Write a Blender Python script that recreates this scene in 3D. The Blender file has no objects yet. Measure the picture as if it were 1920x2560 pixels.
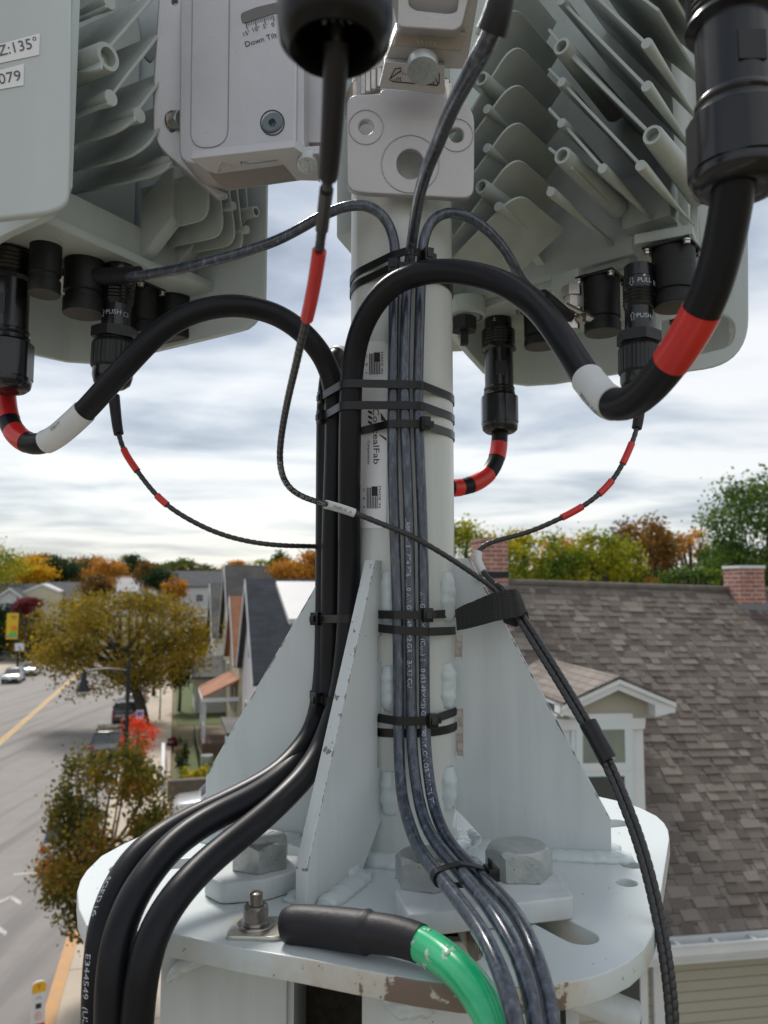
import bpy, bmesh, math, random
from mathutils import Vector, Matrix, Euler, noise
V = Vector
R = math.radians
random.seed(7)
SC = bpy.context.scene
COL = SC.collection
# ---------------------------------------------------------------- camera, sky, sun
FPX = 1950.0
PITCH = R(5.6)
GZ = -10.0
cd = bpy.data.cameras.new("camera")
cam = bpy.data.objects.new("camera", cd)
COL.objects.link(cam)
cam.location = (0, 0, 0)
cam.rotation_euler = (math.pi / 2 + PITCH, 0, 0)
cd.sensor_fit = 'VERTICAL'
cd.sensor_height = 34.13
cd.lens = 34.13 * FPX / 2560.0
cd.clip_start = 0.05
cd.clip_end = 3000
cd.dof.use_dof = True
cd.dof.focus_distance = 0.88
cd.dof.aperture_fstop = 8.0
SC.camera = cam
SUN_EL, SUN_AZ = R(50), R(335)      # azimuth clockwise from +Y (north)
sd = bpy.data.lights.new("sun", 'SUN')
so = bpy.data.objects.new("sun", sd)
COL.objects.link(so)
sd.energy = 2.6
sd.angle = R(14)
sd.color = (1.0, 0.95, 0.88)
sdir = V((math.sin(SUN_AZ) * math.cos(SUN_EL), math.cos(SUN_AZ) * math.cos(SUN_EL), math.sin(SUN_EL)))
so.rotation_euler = sdir.to_track_quat('Z', 'Y').to_euler()
so.location = (0, -5, 20)
w = bpy.data.worlds.new("World")
SC.world = w
w.use_nodes = True
nt = w.node_tree
nt.nodes.clear()
def N(tp, **kw):
    n = nt.nodes.new(tp)
    for k, v in kw.items():
        if k in n.inputs: n.inputs[k].default_value = v
        else: setattr(n, k, v)
    return n
def L(a, ao, b, bi): nt.links.new(a.outputs[ao], b.inputs[bi])
sky = N('ShaderNodeTexSky', sky_type='NISHITA', sun_disc=False)
sky.sun_elevation = SUN_EL
sky.sun_rotation = SUN_AZ
bg1 = N('ShaderNodeBackground', Strength=0.12)
L(sky, 'Color', bg1, 'Color')
tc = N('ShaderNodeTexCoord')
sx = N('ShaderNodeSeparateXYZ'); L(tc, 'Generated', sx, 0)
zc = N('ShaderNodeMath', operation='MAXIMUM'); zc.inputs[1].default_value = 0.0; L(sx, 'Z', zc, 0)
za = N('ShaderNodeMath', operation='ADD'); za.inputs[1].default_value = 0.075; L(zc, 0, za, 0)
dx = N('ShaderNodeMath', operation='DIVIDE'); L(sx, 'X', dx, 0); L(za, 0, dx, 1)
dy = N('ShaderNodeMath', operation='DIVIDE'); L(sx, 'Y', dy, 0); L(za, 0, dy, 1)
cx = N('ShaderNodeCombineXYZ'); L(dx, 0, cx, 'X'); L(dy, 0, cx, 'Y')
mp = N('ShaderNodeMapping'); mp.inputs['Scale'].default_value = (0.62, 0.78, 1); mp.inputs['Rotation'].default_value = (0, 0, R(-12)); mp.inputs['Location'].default_value = (2.3, 1.1, 0)
L(cx, 0, mp, 0)
ns = N('ShaderNodeTexNoise', Scale=1.35, Detail=7.0, Roughness=0.52, Distortion=0.3); L(mp, 0, ns, 'Vector')
ns2 = N('ShaderNodeTexNoise', Scale=0.5, Detail=3.0, Roughness=0.5); L(mp, 0, ns2, 'Vector')
mx = N('ShaderNodeMath', operation='MULTIPLY_ADD'); mx.inputs[1].default_value = 0.5; L(ns2, 0, mx, 0)
hm = N('ShaderNodeMath', operation='MULTIPLY'); hm.inputs[1].default_value = 0.62; L(ns, 0, hm, 0); L(hm, 0, mx, 2)
cr = N('ShaderNodeValToRGB'); L(mx, 0, cr, 0)
e = cr.color_ramp.elements
e[0].position = 0.44; e[0].color = (0.25, 0.29, 0.35, 1)
e[1].position = 0.62; e[1].color = (0.86, 0.86, 0.85, 1)
a = e.new(0.495); a.color = (0.40, 0.45, 0.52, 1)
a = e.new(0.555); a.color = (0.64, 0.67, 0.70, 1)
hz = N('ShaderNodeValToRGB'); L(sx, 'Z', hz, 0)
h = hz.color_ramp.elements
h[0].position = 0.0; h[0].color = (0.55, 0.55, 0.55, 1)
h[1].position = 0.32; h[1].color = (0, 0, 0, 1)
a = h.new(0.1); a.color = (0.22, 0.22, 0.22, 1)
mc = N('ShaderNodeMix', data_type='RGBA'); L(hz, 'Color', mc, 0)
L(cr, 'Color', mc, 6); mc.inputs[7].default_value = (0.74, 0.72, 0.66, 1)
bg2 = N('ShaderNodeBackground', Strength=0.83); L(mc, 2, bg2, 'Color')
ms = N('ShaderNodeMixShader'); ms.inputs[0].default_value = 0.85
L(bg1, 0, ms, 1); L(bg2, 0, ms, 2)
wo = N('ShaderNodeOutputWorld'); L(ms, 0, wo, 'Surface')
SC.view_settings.view_transform = 'Standard'
SC.view_settings.look = 'None'
SC.view_settings.gamma = 1.0
SC.view_settings.exposure = 0.50
SC.render.engine = 'CYCLES'
SC.cycles.max_bounces = 6
SC.cycles.use_denoising = True
# ---------------------------------------------------------------- pixel <-> space
def ray(u, v):
    x = (u - 960) / FPX; y = -(v - 1280) / FPX
    return V((x, math.cos(PITCH) - y * math.sin(PITCH), math.sin(PITCH) + y * math.cos(PITCH)))
def P(u, v, Y):
    d = ray(u, v); return d * (Y / d.y)
def G(u, v, z):
    d = ray(u, v); return d * (z / d.z)
class Plane:
    def __init__(s, p, n): s.p = V(p); s.n = V(n).normalized()
    def at(s, u, v):
        d = ray(u, v); return d * (s.p.dot(s.n) / d.dot(s.n))
    def off(s, k): return Plane(s.p + s.n * k, s.n)
def px(p):
    c, sn = math.cos(PITCH), math.sin(PITCH)
    zc = p.y * c + p.z * sn; yc = -p.y * sn + p.z * c
    return (960 + FPX * p.x / zc, 1280 - FPX * yc / zc)
# ---------------------------------------------------------------- mesh helpers
class MB:
    def __init__(s): s.v = []; s.f = []; s.uv = []
    def add(s, vs, fs):
        b = len(s.v); s.v += [V(q) for q in vs]; s.f += [tuple(i + b for i in f) for f in fs]; return s
    def box(s, c, size, rot=None):
        hx, hy, hz_ = size[0] / 2, size[1] / 2, size[2] / 2
        vs = [V((x, y, z)) for x in (-hx, hx) for y in (-hy, hy) for z in (-hz_, hz_)]
        if rot is not None: vs = [rot @ q for q in vs]
        c = V(c)
        return s.add([q + c for q in vs], [(0, 1, 3, 2), (4, 6, 7, 5), (0, 4, 5, 1), (2, 3, 7, 6), (0, 2, 6, 4), (1, 5, 7, 3)])
    def prism(s, pts, d):          # pts: 3D polygon, d: extrusion vector
        n = len(pts); pts = [V(q) for q in pts]; d = V(d)
        return s.add(pts + [q + d for q in pts], [tuple(range(n)), tuple(range(2 * n - 1, n - 1, -1))] + [(i, i + n, (i + 1) % n + n, (i + 1) % n) for i in range(n)])
    def tube(s, pts, r, n=14, caps=True, flat=1.0):
        m = len(pts); rs = r if isinstance(r, (list, tuple)) else [r] * m
        vs = []; up = None
        for i in range(m):
            t = (pts[min(i + 1, m - 1)] - pts[max(i - 1, 0)]).normalized()
            if up is None:
                up = V((0, 0, 1)) if abs(t.z) < .9 else V((1, 0, 0))
            sd_ = t.cross(up).normalized(); up = sd_.cross(t).normalized()
            for k in range(n):
                a_ = 2 * math.pi * k / n
                vs.append(pts[i] + (sd_ * math.cos(a_) + up * math.sin(a_) * flat) * rs[i])
        fs = []
        for i in range(m - 1):
            for k in range(n):
                k2 = (k + 1) % n
                fs.append((i * n + k, i * n + k2, (i + 1) * n + k2, (i + 1) * n + k))
        if caps: fs += [tuple(range(n - 1, -1, -1)), tuple((m - 1) * n + k for k in range(n))]
        return s.add(vs, fs)
    def lathe(s, prof, o, ax, n=28, caps=True):    # prof [(r, h)] along axis ax from o
        ax = V(ax).normalized(); o = V(o)
        a0 = ax.cross(V((0, 1, 0)) if abs(ax.y) < .9 else V((1, 0, 0))).normalized(); b0 = ax.cross(a0)
        vs = []; m = len(prof)
        for r, hh in prof:
            for k in range(n):
                t = 2 * math.pi * k / n
                vs.append(o + ax * hh + (a0 * math.cos(t) + b0 * math.sin(t)) * r)
        fs = [(i * n + k, i * n + (k + 1) % n, (i + 1) * n + (k + 1) % n, (i + 1) * n + k) for i in range(m - 1) for k in range(n)]
        if caps: fs += [tuple(range(n - 1, -1, -1)), tuple((m - 1) * n + k for k in range(n))]
        return s.add(vs, fs)
    def hexh(s, o, ax, ap, hh, n=72, ch=1.1, rot=0, clip=9):    # hex head with chamfered top
        ax = V(ax).normalized(); o = V(o)
        a0 = ax.cross(V((0, 1, 0)) if abs(ax.y) < .9 else V((1, 0, 0))).normalized(); b0 = ax.cross(a0)
        rings = [[], [], []]
        for k in range(n):
            t = 2 * math.pi * k / n
            q = ((t + math.pi / 6) % (math.pi / 3)) - math.pi / 6
            Rr = min(ap / math.cos(q), ap * clip); d = a0 * math.cos(t + rot) + b0 * math.sin(t + rot)
            rings[0].append(o + d * Rr); rings[1].append(o + d * Rr + ax * (hh - ch * (Rr - ap * .96))); rings[2].append(o + d * ap * .93 + ax * hh)
        vs = sum(rings, []); fs = [(i * n + k, i * n + (k + 1) % n, (i + 1) * n + (k + 1) % n, (i + 1) * n + k) for i in range(2) for k in range(n)]
        fs += [tuple(range(n - 1, -1, -1)), tuple(2 * n + k for k in range(n))]
        return s.add(vs, fs)
def bev(mb, wd, seg=2):
    bm = bmesh.new()
    vs = [bm.verts.new(q) for q in mb.v]
    for f in mb.f:
        try: bm.faces.new([vs[i] for i in f])
        except ValueError: pass
    bmesh.ops.recalc_face_normals(bm, faces=bm.faces)
    es = [e_ for e_ in bm.edges if len(e_.link_faces) == 2 and e_.calc_face_angle(0) > .5]
    bmesh.ops.bevel(bm, geom=es, offset=wd, segments=seg, affect='EDGES', profile=.5, clamp_overlap=True)
    o = MB(); bm.verts.index_update(); o.v = [q.co.copy() for q in bm.verts]; o.f = [tuple(q.index for q in f.verts) for f in bm.faces]
    bm.free(); return o
def link(name, me, m, parent=None, kind=None, smooth=True, ang=38):
    o = bpy.data.objects.new(name, me); COL.objects.link(o)
    if m is not None:
        me.materials.clear()
        for q in (m if isinstance(m, (list, tuple)) else [m]): me.materials.append(q)
    if smooth:
        me.polygons.foreach_set('use_smooth', [True] * len(me.polygons))
        me.set_sharp_from_angle(angle=R(ang))
    if parent is not None:
        o.parent = parent; root = parent; off = V(root.location) if root.parent is None else V((0, 0, 0)) + rootloc(root)
        o.matrix_parent_inverse = Matrix.Translation(-off) if root.parent is None else Matrix.Identity(4)
        if root.parent is not None: o.matrix_parent_inverse = Matrix.Translation(V((0, 0, 0)))
    if kind: o['kind'] = kind
    return o
def rootloc(o): return V((0, 0, 0))
def build(name, mb, m, parent=None, kind=None, smooth=True, ang=38, uv=True, fix=True):
    me = bpy.data.meshes.new(name)
    me.from_pydata([tuple(q) for q in mb.v], [], mb.f)
    if fix:
        bm = bmesh.new(); bm.from_mesh(me); bmesh.ops.recalc_face_normals(bm, faces=bm.faces); bm.to_mesh(me); bm.free()
    if uv:
        l = me.uv_layers.new(name='UVMap'); me.calc_loop_triangles() if False else None
        for p_ in me.polygons:
            n_ = p_.normal
            if abs(n_.z) > .97: a_, b_ = V((1, 0, 0)), V((0, 1, 0))
            else:
                a_ = V((0, 0, 1)).cross(n_).normalized(); b_ = n_.cross(a_)
            for li in p_.loop_indices:
                c = me.vertices[me.loops[li].vertex_index].co
                l.data[li].uv = (c.dot(a_), c.dot(b_))
    return link(name, me, m, parent, kind, smooth, ang)
def thing(name, label, cat, group=None, loc=(0, 0, 0)):
    o = bpy.data.objects.new(name, None); COL.objects.link(o); o.location = loc; o.empty_display_size = .1
    return tag(o, label, cat, group)
def tag(o, label, cat, group=None):
    o['label'] = label; o['category'] = cat
    if group: o['group'] = group
    return o
def cr_path(pts, step=.006, up=None):      # Catmull-Rom, resampled
    pts = [V(q) for q in pts]; out = []
    q = [pts[0] * 2 - pts[1]] + pts + [pts[-1] * 2 - pts[-2]]
    for i in range(1, len(q) - 2):
        p0, p1, p2, p3 = q[i - 1:i + 3]; n = max(2, int((p2 - p1).length / step))
        for k in range(n):
            t = k / n
            out.append(.5 * ((2 * p1) + (p2 - p0) * t + (2 * p0 - 5 * p1 + 4 * p2 - p3) * t * t + (3 * p1 - p0 - 3 * p2 + p3) * t ** 3))
    out.append(pts[-1]); return out
def smooth_path(pts, it=6):
    for _ in range(it):
        pts = [pts[0]] + [(pts[i - 1] + pts[i] * 2 + pts[i + 1]) / 4 for i in range(1, len(pts) - 1)] + [pts[-1]]
    return pts
def near(path, u, v):
    return min(range(len(path)), key=lambda i: (px(path[i])[0] - u) ** 2 + (px(path[i])[1] - v) ** 2)
def seg(path, a_, b_):
    i, j = near(path, *a_), near(path, *b_)
    if i > j: i, j = j, i
    return path[i:j + 1]
def curve2d(outline, holes, t, bevel=0.0, text=None):
    cu = bpy.data.curves.new('tmp', 'CURVE'); cu.dimensions = '2D'; cu.fill_mode = 'BOTH'; cu.extrude = max(t / 2 - bevel, 0); cu.bevel_depth = bevel; cu.bevel_resolution = 2
    for pl in [outline] + holes:
        s = cu.splines.new('POLY'); s.points.add(len(pl) - 1); s.use_cyclic_u = True
        for i, q in enumerate(pl): s.points[i].co = (q[0], q[1], 0, 1)
    ob = bpy.data.objects.new('tmp', cu); COL.objects.link(ob)
    dg = bpy.context.evaluated_depsgraph_get(); me = bpy.data.meshes.new_from_object(ob.evaluated_get(dg))
    mb = MB(); mb.v = [q.co.copy() for q in me.vertices]; mb.f = [tuple(p_.vertices) for p_ in me.polygons]
    bpy.data.objects.remove(ob); bpy.data.curves.remove(cu); bpy.data.meshes.remove(me)
    return mb
_tx = {}
def text2d(s):
    if s in _tx: return _tx[s]
    cu = bpy.data.curves.new('tmp', 'FONT'); cu.body = s; cu.size = 1; cu.resolution_u = 3
    ob = bpy.data.objects.new('tmp', cu); COL.objects.link(ob)
    dg = bpy.context.evaluated_depsgraph_get(); me = bpy.data.meshes.new_from_object(ob.evaluated_get(dg))
    vs = [q.co.copy() for q in me.vertices]; fs = [tuple(p_.vertices) for p_ in me.polygons]
    bpy.data.objects.remove(ob); bpy.data.curves.remove(cu); bpy.data.meshes.remove(me)
    x0 = min(q.x for q in vs); x1 = max(q.x for q in vs); _tx[s] = (vs, fs, x0, x1); return _tx[s]
def px_text(mb, s, p0, p1, hgt, fn):      # baseline px p0->p1, cap height px hgt; fn(u,v)->3D
    vs, fs, x0, x1 = text2d(s)
    dx_, dy_ = p1[0] - p0[0], p1[1] - p0[1]; ln = math.hypot(dx_, dy_); ux, uy = dx_ / ln, dy_ / ln
    k = ln / (x1 - x0); kh = hgt / .69
    mb.add([fn(p0[0] + (q.x - x0) * k * ux + q.y * kh * uy, p0[1] + (q.x - x0) * k * uy - q.y * kh * ux) for q in vs], fs)
    return mb
def cable_text(mb, s, path, i0, height, r, flip=False, spacing=1.0, ang0=0.0):
    vs, fs, x0, x1 = text2d(s); k = height / .69
    acc = [0]
    for i in range(i0, len(path) - 1): acc.append(acc[-1] + (path[i + 1] - path[i]).length)
    out = []
    for q in vs:
        x = (q.x - x0) * k * spacing; y = (q.y * k - height / 2)
        j = 0
        while j < len(acc) - 2 and acc[j + 1] < x: j += 1
        f = (x - acc[j]) / max(acc[j + 1] - acc[j], 1e-9); a_, b_ = path[i0 + j], path[i0 + j + 1]
        p_ = a_.lerp(b_, f); t = (b_ - a_).normalized(); n_ = (-p_); n_ = (n_ - t * n_.dot(t)).normalized(); sd_ = t.cross(n_)
        if flip: sd_ = -sd_
        an = y / r + ang0
        out.append(p_ + (n_ * math.cos(an) - sd_ * math.sin(an)) * (r * 1.012))
    mb.add(out, fs); return mb
def frame_plate(pl, outline, thick, holes=(), bevel=.0008):
    """plate whose front face lies on plane pl, outline/holes in pixels (lists) -> MB, extruded away from the normal"""
    c = pl.at(*outline[0]); zx = pl.n; ax_ = V((0, 0, 1)).cross(zx)
    ax_ = ax_.normalized() if ax_.length > .1 else V((1, 0, 0)); ay = zx.cross(ax_)
    def to2(q): p_ = pl.at(*q) - c; return (p_.dot(ax_), p_.dot(ay))
    mb = curve2d([to2(q) for q in outline], [[to2(q) for q in h_] for h_ in holes], thick, bevel)
    mb.v = [c + ax_ * q.x + ay * q.y + zx * (q.z - thick / 2) for q in mb.v]
    return mb
def rnd(pts, r, n=5):       # round polygon corners (2D), r scalar or list
    out = []; m = len(pts)
    for i in range(m):
        p0, p1, p2 = V(pts[i - 1]).to_2d(), V(pts[i]).to_2d(), V(pts[(i + 1) % m]).to_2d()
        rr = r[i] if isinstance(r, (list, tuple)) else r
        if rr <= 0: out.append(tuple(p1)); continue
        a_ = (p0 - p1); b_ = (p2 - p1); rr = min(rr, a_.length * .49, b_.length * .49)
        A = p1 + a_.normalized() * rr; B = p1 + b_.normalized() * rr
        for k in range(n + 1):
            t = k / n; out.append(tuple((1 - t) ** 2 * A + 2 * t * (1 - t) * p1 + t * t * B))
    return out
def circ(c, rx, ry=None, n=28, rot=0):
    ry = ry or rx
    return [(c[0] + rx * math.cos(t) * math.cos(rot) - ry * math.sin(t) * math.sin(rot), c[1] + rx * math.cos(t) * math.sin(rot) + ry * math.sin(t) * math.cos(rot)) for t in [2 * math.pi * k / n for k in range(n)]]
def copy_tree(o, loc=None, rotz=None, label=None, scale=None, parent=None):
    c = o.copy(); COL.objects.link(c); c.parent = parent
    if loc is not None: c.location = loc
    if rotz is not None: c.rotation_euler = (0, 0, rotz)
    if label: c['label'] = label
    if scale: c.scale = scale
    for ch in list(o.children):
        if parent is None or True: copy_tree(ch, parent=c)
    return c
# ---------------------------------------------------------------- materials
def mat(name, col, rough=.5, metal=0., var=None, vs=3., vamt=.5, bump=0., bs=200., spec=.5, coat=0., specks=None, sp_s=250, sp_t=.72, trans=0.0, detail=4):
    m = bpy.data.materials.new(name); m.use_nodes = True; t = m.node_tree; b = t.nodes['Principled BSDF']
    b.inputs['Base Color'].default_value = (*col, 1); b.inputs['Roughness'].default_value = rough; b.inputs['Metallic'].default_value = metal
    b.inputs['Specular IOR Level'].default_value = spec; b.inputs['Coat Weight'].default_value = coat; b.inputs['Coat Roughness'].default_value = .12
    if trans: b.inputs['Transmission Weight'].default_value = trans
    tcn = t.nodes.new('ShaderNodeTexCoord'); last = None
    def noi(sc, det=4, ro=.55):
        n = t.nodes.new('ShaderNodeTexNoise'); n.inputs['Scale'].default_value = sc; n.inputs['Detail'].default_value = det; n.inputs['Roughness'].default_value = ro
        t.links.new(tcn.outputs['Object'], n.inputs['Vector']); return n
    def mixc(fac, a_, bcol):
        x = t.nodes.new('ShaderNodeMix'); x.data_type = 'RGBA'; t.links.new(fac, x.inputs[0])
        if a_ is None: x.inputs[6].default_value = (*col, 1)
        else: t.links.new(a_, x.inputs[6])
        x.inputs[7].default_value = (*bcol, 1); return x.outputs[2]
    def ramp(src, a_, b_):
        r_ = t.nodes.new('ShaderNodeMapRange'); r_.inputs[1].default_value = a_; r_.inputs[2].default_value = b_; t.links.new(src, r_.inputs[0]); return r_.outputs[0]
    if var:
        n = noi(vs, detail); last = mixc(ramp(n.outputs[0], .5 - vamt * .5, .5 + vamt * .5), last, var)
    if specks:
        n = noi(sp_s, 2, .5); last = mixc(ramp(n.outputs[0], sp_t, sp_t + .03), last, specks)
    if last is not None: t.links.new(last, b.inputs['Base Color'])
    if bump:
        n = noi(bs, 3); bp = t.nodes.new('ShaderNodeBump'); bp.inputs['Strength'].default_value = bump; bp.inputs['Distance'].default_value = .001 if bs > 40 else .02
        t.links.new(n.outputs[0], bp.inputs['Height']); t.links.new(bp.outputs[0], b.inputs['Normal'])
    return m
M = {}
M['paint'] = mat('painted_steel', (.575, .61, .615), .30, var=(.51, .55, .56), vs=9, vamt=.5, bump=.12, bs=260, specks=(.10, .10, .09), sp_s=170, sp_t=.775)
M['pole'] = mat('pole_paint', (.58, .60, .575), .28, var=(.52, .55, .53), vs=6, vamt=.6, bump=.05, bs=120, coat=.15)
M['weld'] = mat('painted_weld', (.53, .59, .60), .22, bump=.5, bs=90, coat=.3)
M['radio'] = mat('radio_casting', (.435, .475, .455), .38, var=(.375, .41, .39), vs=14, vamt=.6, bump=.1, bs=500)
M['shroud'] = mat('shroud_plastic', (.50, .555, .56), .38, var=(.47, .52, .52), vs=5, vamt=.6)
M['cast'] = mat('cast_aluminium', (.52, .51, .52), .40, metal=.45, var=(.43, .42, .435), vs=12, vamt=.6, bump=.6, bs=900, specks=(.2, .19, .18), sp_s=420, sp_t=.74)
M['zinc'] = mat('zinc_plated', (.36, .38, .38), .42, metal=.6, var=(.26, .29, .29), vs=60, vamt=.5, bump=.4, bs=300)
M['galv'] = mat('galvanised_bolt', (.50, .52, .51), .34, metal=.6, var=(.33, .355, .35), vs=45, vamt=.5, bump=.7, bs=160, specks=(.10, .10, .09), sp_s=220, sp_t=.70)
M['steel'] = mat('stainless', (.55, .52, .48), .28, metal=.95, var=(.36, .33, .30), vs=90, vamt=.5)
M['tin'] = mat('tinned_copper', (.62, .60, .54), .35, metal=.8, var=(.5, .48, .42), vs=60)
M['black'] = mat('black_jacket', (.007, .0075, .010), .38, var=(.013, .013, .016), vs=8, bump=.05, bs=500, spec=.2)
M['shrink'] = mat('heat_shrink', (.014, .013, .017), .50, bump=.3, bs=220, spec=.35)
M['gloss'] = mat('black_anodised', (.008, .008, .010), .24, spec=.45, coat=.12)
M['rubber'] = mat('rubber_cap', (.010, .010, .010), .55, spec=.35)
M['ridged'] = mat('matte_black', (.011, .011, .012), .42, bump=.1, bs=600, spec=.4)
M['nylon'] = mat('nylon_tie', (.006, .006, .007), .33, spec=.4)
M['red'] = mat('red_tape', (.62, .022, .018), .33, var=(.52, .02, .018), vs=30, coat=.1)
M['white'] = mat('white_label', (.62, .63, .63), .5, var=(.55, .57, .58), vs=25)
M['sticker'] = mat('sticker', (.74, .74, .76), .35)
M['ink'] = mat('black_ink', (.02, .02, .025), .6)
M['inkw'] = mat('grey_print', (.45, .48, .55), .6)
M['green'] = mat('green_insulation', (.006, .40, .16), .25, var=(.04, .52, .23), vs=18, vamt=.3, coat=.5)
M['grease'] = mat('grease', (.38, .55, .42), .3, coat=.5)
M['fibre'] = mat('fibre_sheath', (.026, .025, .027), .3, spec=.5)
def streaks(m, amt=.14, sc=28):
    t = m.node_tree; b = t.nodes['Principled BSDF']; src = b.inputs['Base Color'].links[0].from_socket; tcn = t.nodes['Texture Coordinate']
    mp_ = t.nodes.new('ShaderNodeMapping'); mp_.inputs['Scale'].default_value = (1, 1, .09); t.links.new(tcn.outputs['Object'], mp_.inputs[0])
    n = t.nodes.new('ShaderNodeTexNoise'); n.inputs['Scale'].default_value = sc; n.inputs['Detail'].default_value = 6; n.inputs['Roughness'].default_value = .6; t.links.new(mp_.outputs[0], n.inputs[0])
    r_ = t.nodes.new('ShaderNodeMapRange'); r_.inputs[1].default_value = .45; r_.inputs[2].default_value = .75; r_.inputs[3].default_value = 1; r_.inputs[4].default_value = 1 - amt; t.links.new(n.outputs[0], r_.inputs[0])
    x = t.nodes.new('ShaderNodeMix'); x.data_type = 'RGBA'; x.blend_type = 'MULTIPLY'; x.inputs[0].default_value = 1; t.links.new(src, x.inputs[6]); t.links.new(r_.outputs[0], x.inputs[7]); t.links.new(x.outputs[2], b.inputs['Base Color'])
    rr = t.nodes.new('ShaderNodeMapRange'); rr.inputs[1].default_value = .4; rr.inputs[2].default_value = .75; rr.inputs[3].default_value = b.inputs['Roughness'].default_value; rr.inputs[4].default_value = b.inputs['Roughness'].default_value + .18; t.links.new(n.outputs[0], rr.inputs[0]); t.links.new(rr.outputs[0], b.inputs['Roughness'])
streaks(M['paint'], .16); streaks(M['pole'], .12); streaks(M['radio'], .16, 22); streaks(M['shroud'], .08, 14)
def edgewear(base, nrm, c0, w_=.0045, thr=.515):      # paint knocked off along one straight edge: |P.nrm - c0| small
    m = base.copy(); m.name = 'edge_worn_paint'; t = m.node_tree; b = t.nodes['Principled BSDF']; src = b.inputs['Base Color'].links[0].from_socket; tcn = t.nodes['Texture Coordinate']
    d = t.nodes.new('ShaderNodeVectorMath'); d.operation = 'DOT_PRODUCT'; t.links.new(tcn.outputs['Object'], d.inputs[0]); d.inputs[1].default_value = nrm
    s_ = t.nodes.new('ShaderNodeMath'); s_.operation = 'SUBTRACT'; s_.inputs[1].default_value = c0; t.links.new(d.outputs['Value'], s_.inputs[0]); a_ = t.nodes.new('ShaderNodeMath'); a_.operation = 'ABSOLUTE'; t.links.new(s_.outputs[0], a_.inputs[0])
    r_ = t.nodes.new('ShaderNodeMapRange'); r_.inputs[1].default_value = 0; r_.inputs[2].default_value = w_; r_.inputs[3].default_value = .10; r_.inputs[4].default_value = -.35; t.links.new(a_.outputs[0], r_.inputs[0])
    n = t.nodes.new('ShaderNodeTexNoise'); n.inputs['Scale'].default_value = 75; n.inputs['Detail'].default_value = 7; n.inputs['Roughness'].default_value = .7; t.links.new(tcn.outputs['Object'], n.inputs[0])
    ad = t.nodes.new('ShaderNodeMath'); t.links.new(n.outputs[0], ad.inputs[0]); t.links.new(r_.outputs[0], ad.inputs[1]); f = t.nodes.new('ShaderNodeMapRange'); f.inputs[1].default_value = thr + .085; f.inputs[2].default_value = thr + .10; t.links.new(ad.outputs[0], f.inputs[0])
    x = t.nodes.new('ShaderNodeMix'); x.data_type = 'RGBA'; t.links.new(f.outputs[0], x.inputs[0]); t.links.new(src, x.inputs[6]); x.inputs[7].default_value = (.17, .16, .15, 1); t.links.new(x.outputs[2], b.inputs['Base Color']); return m
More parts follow.
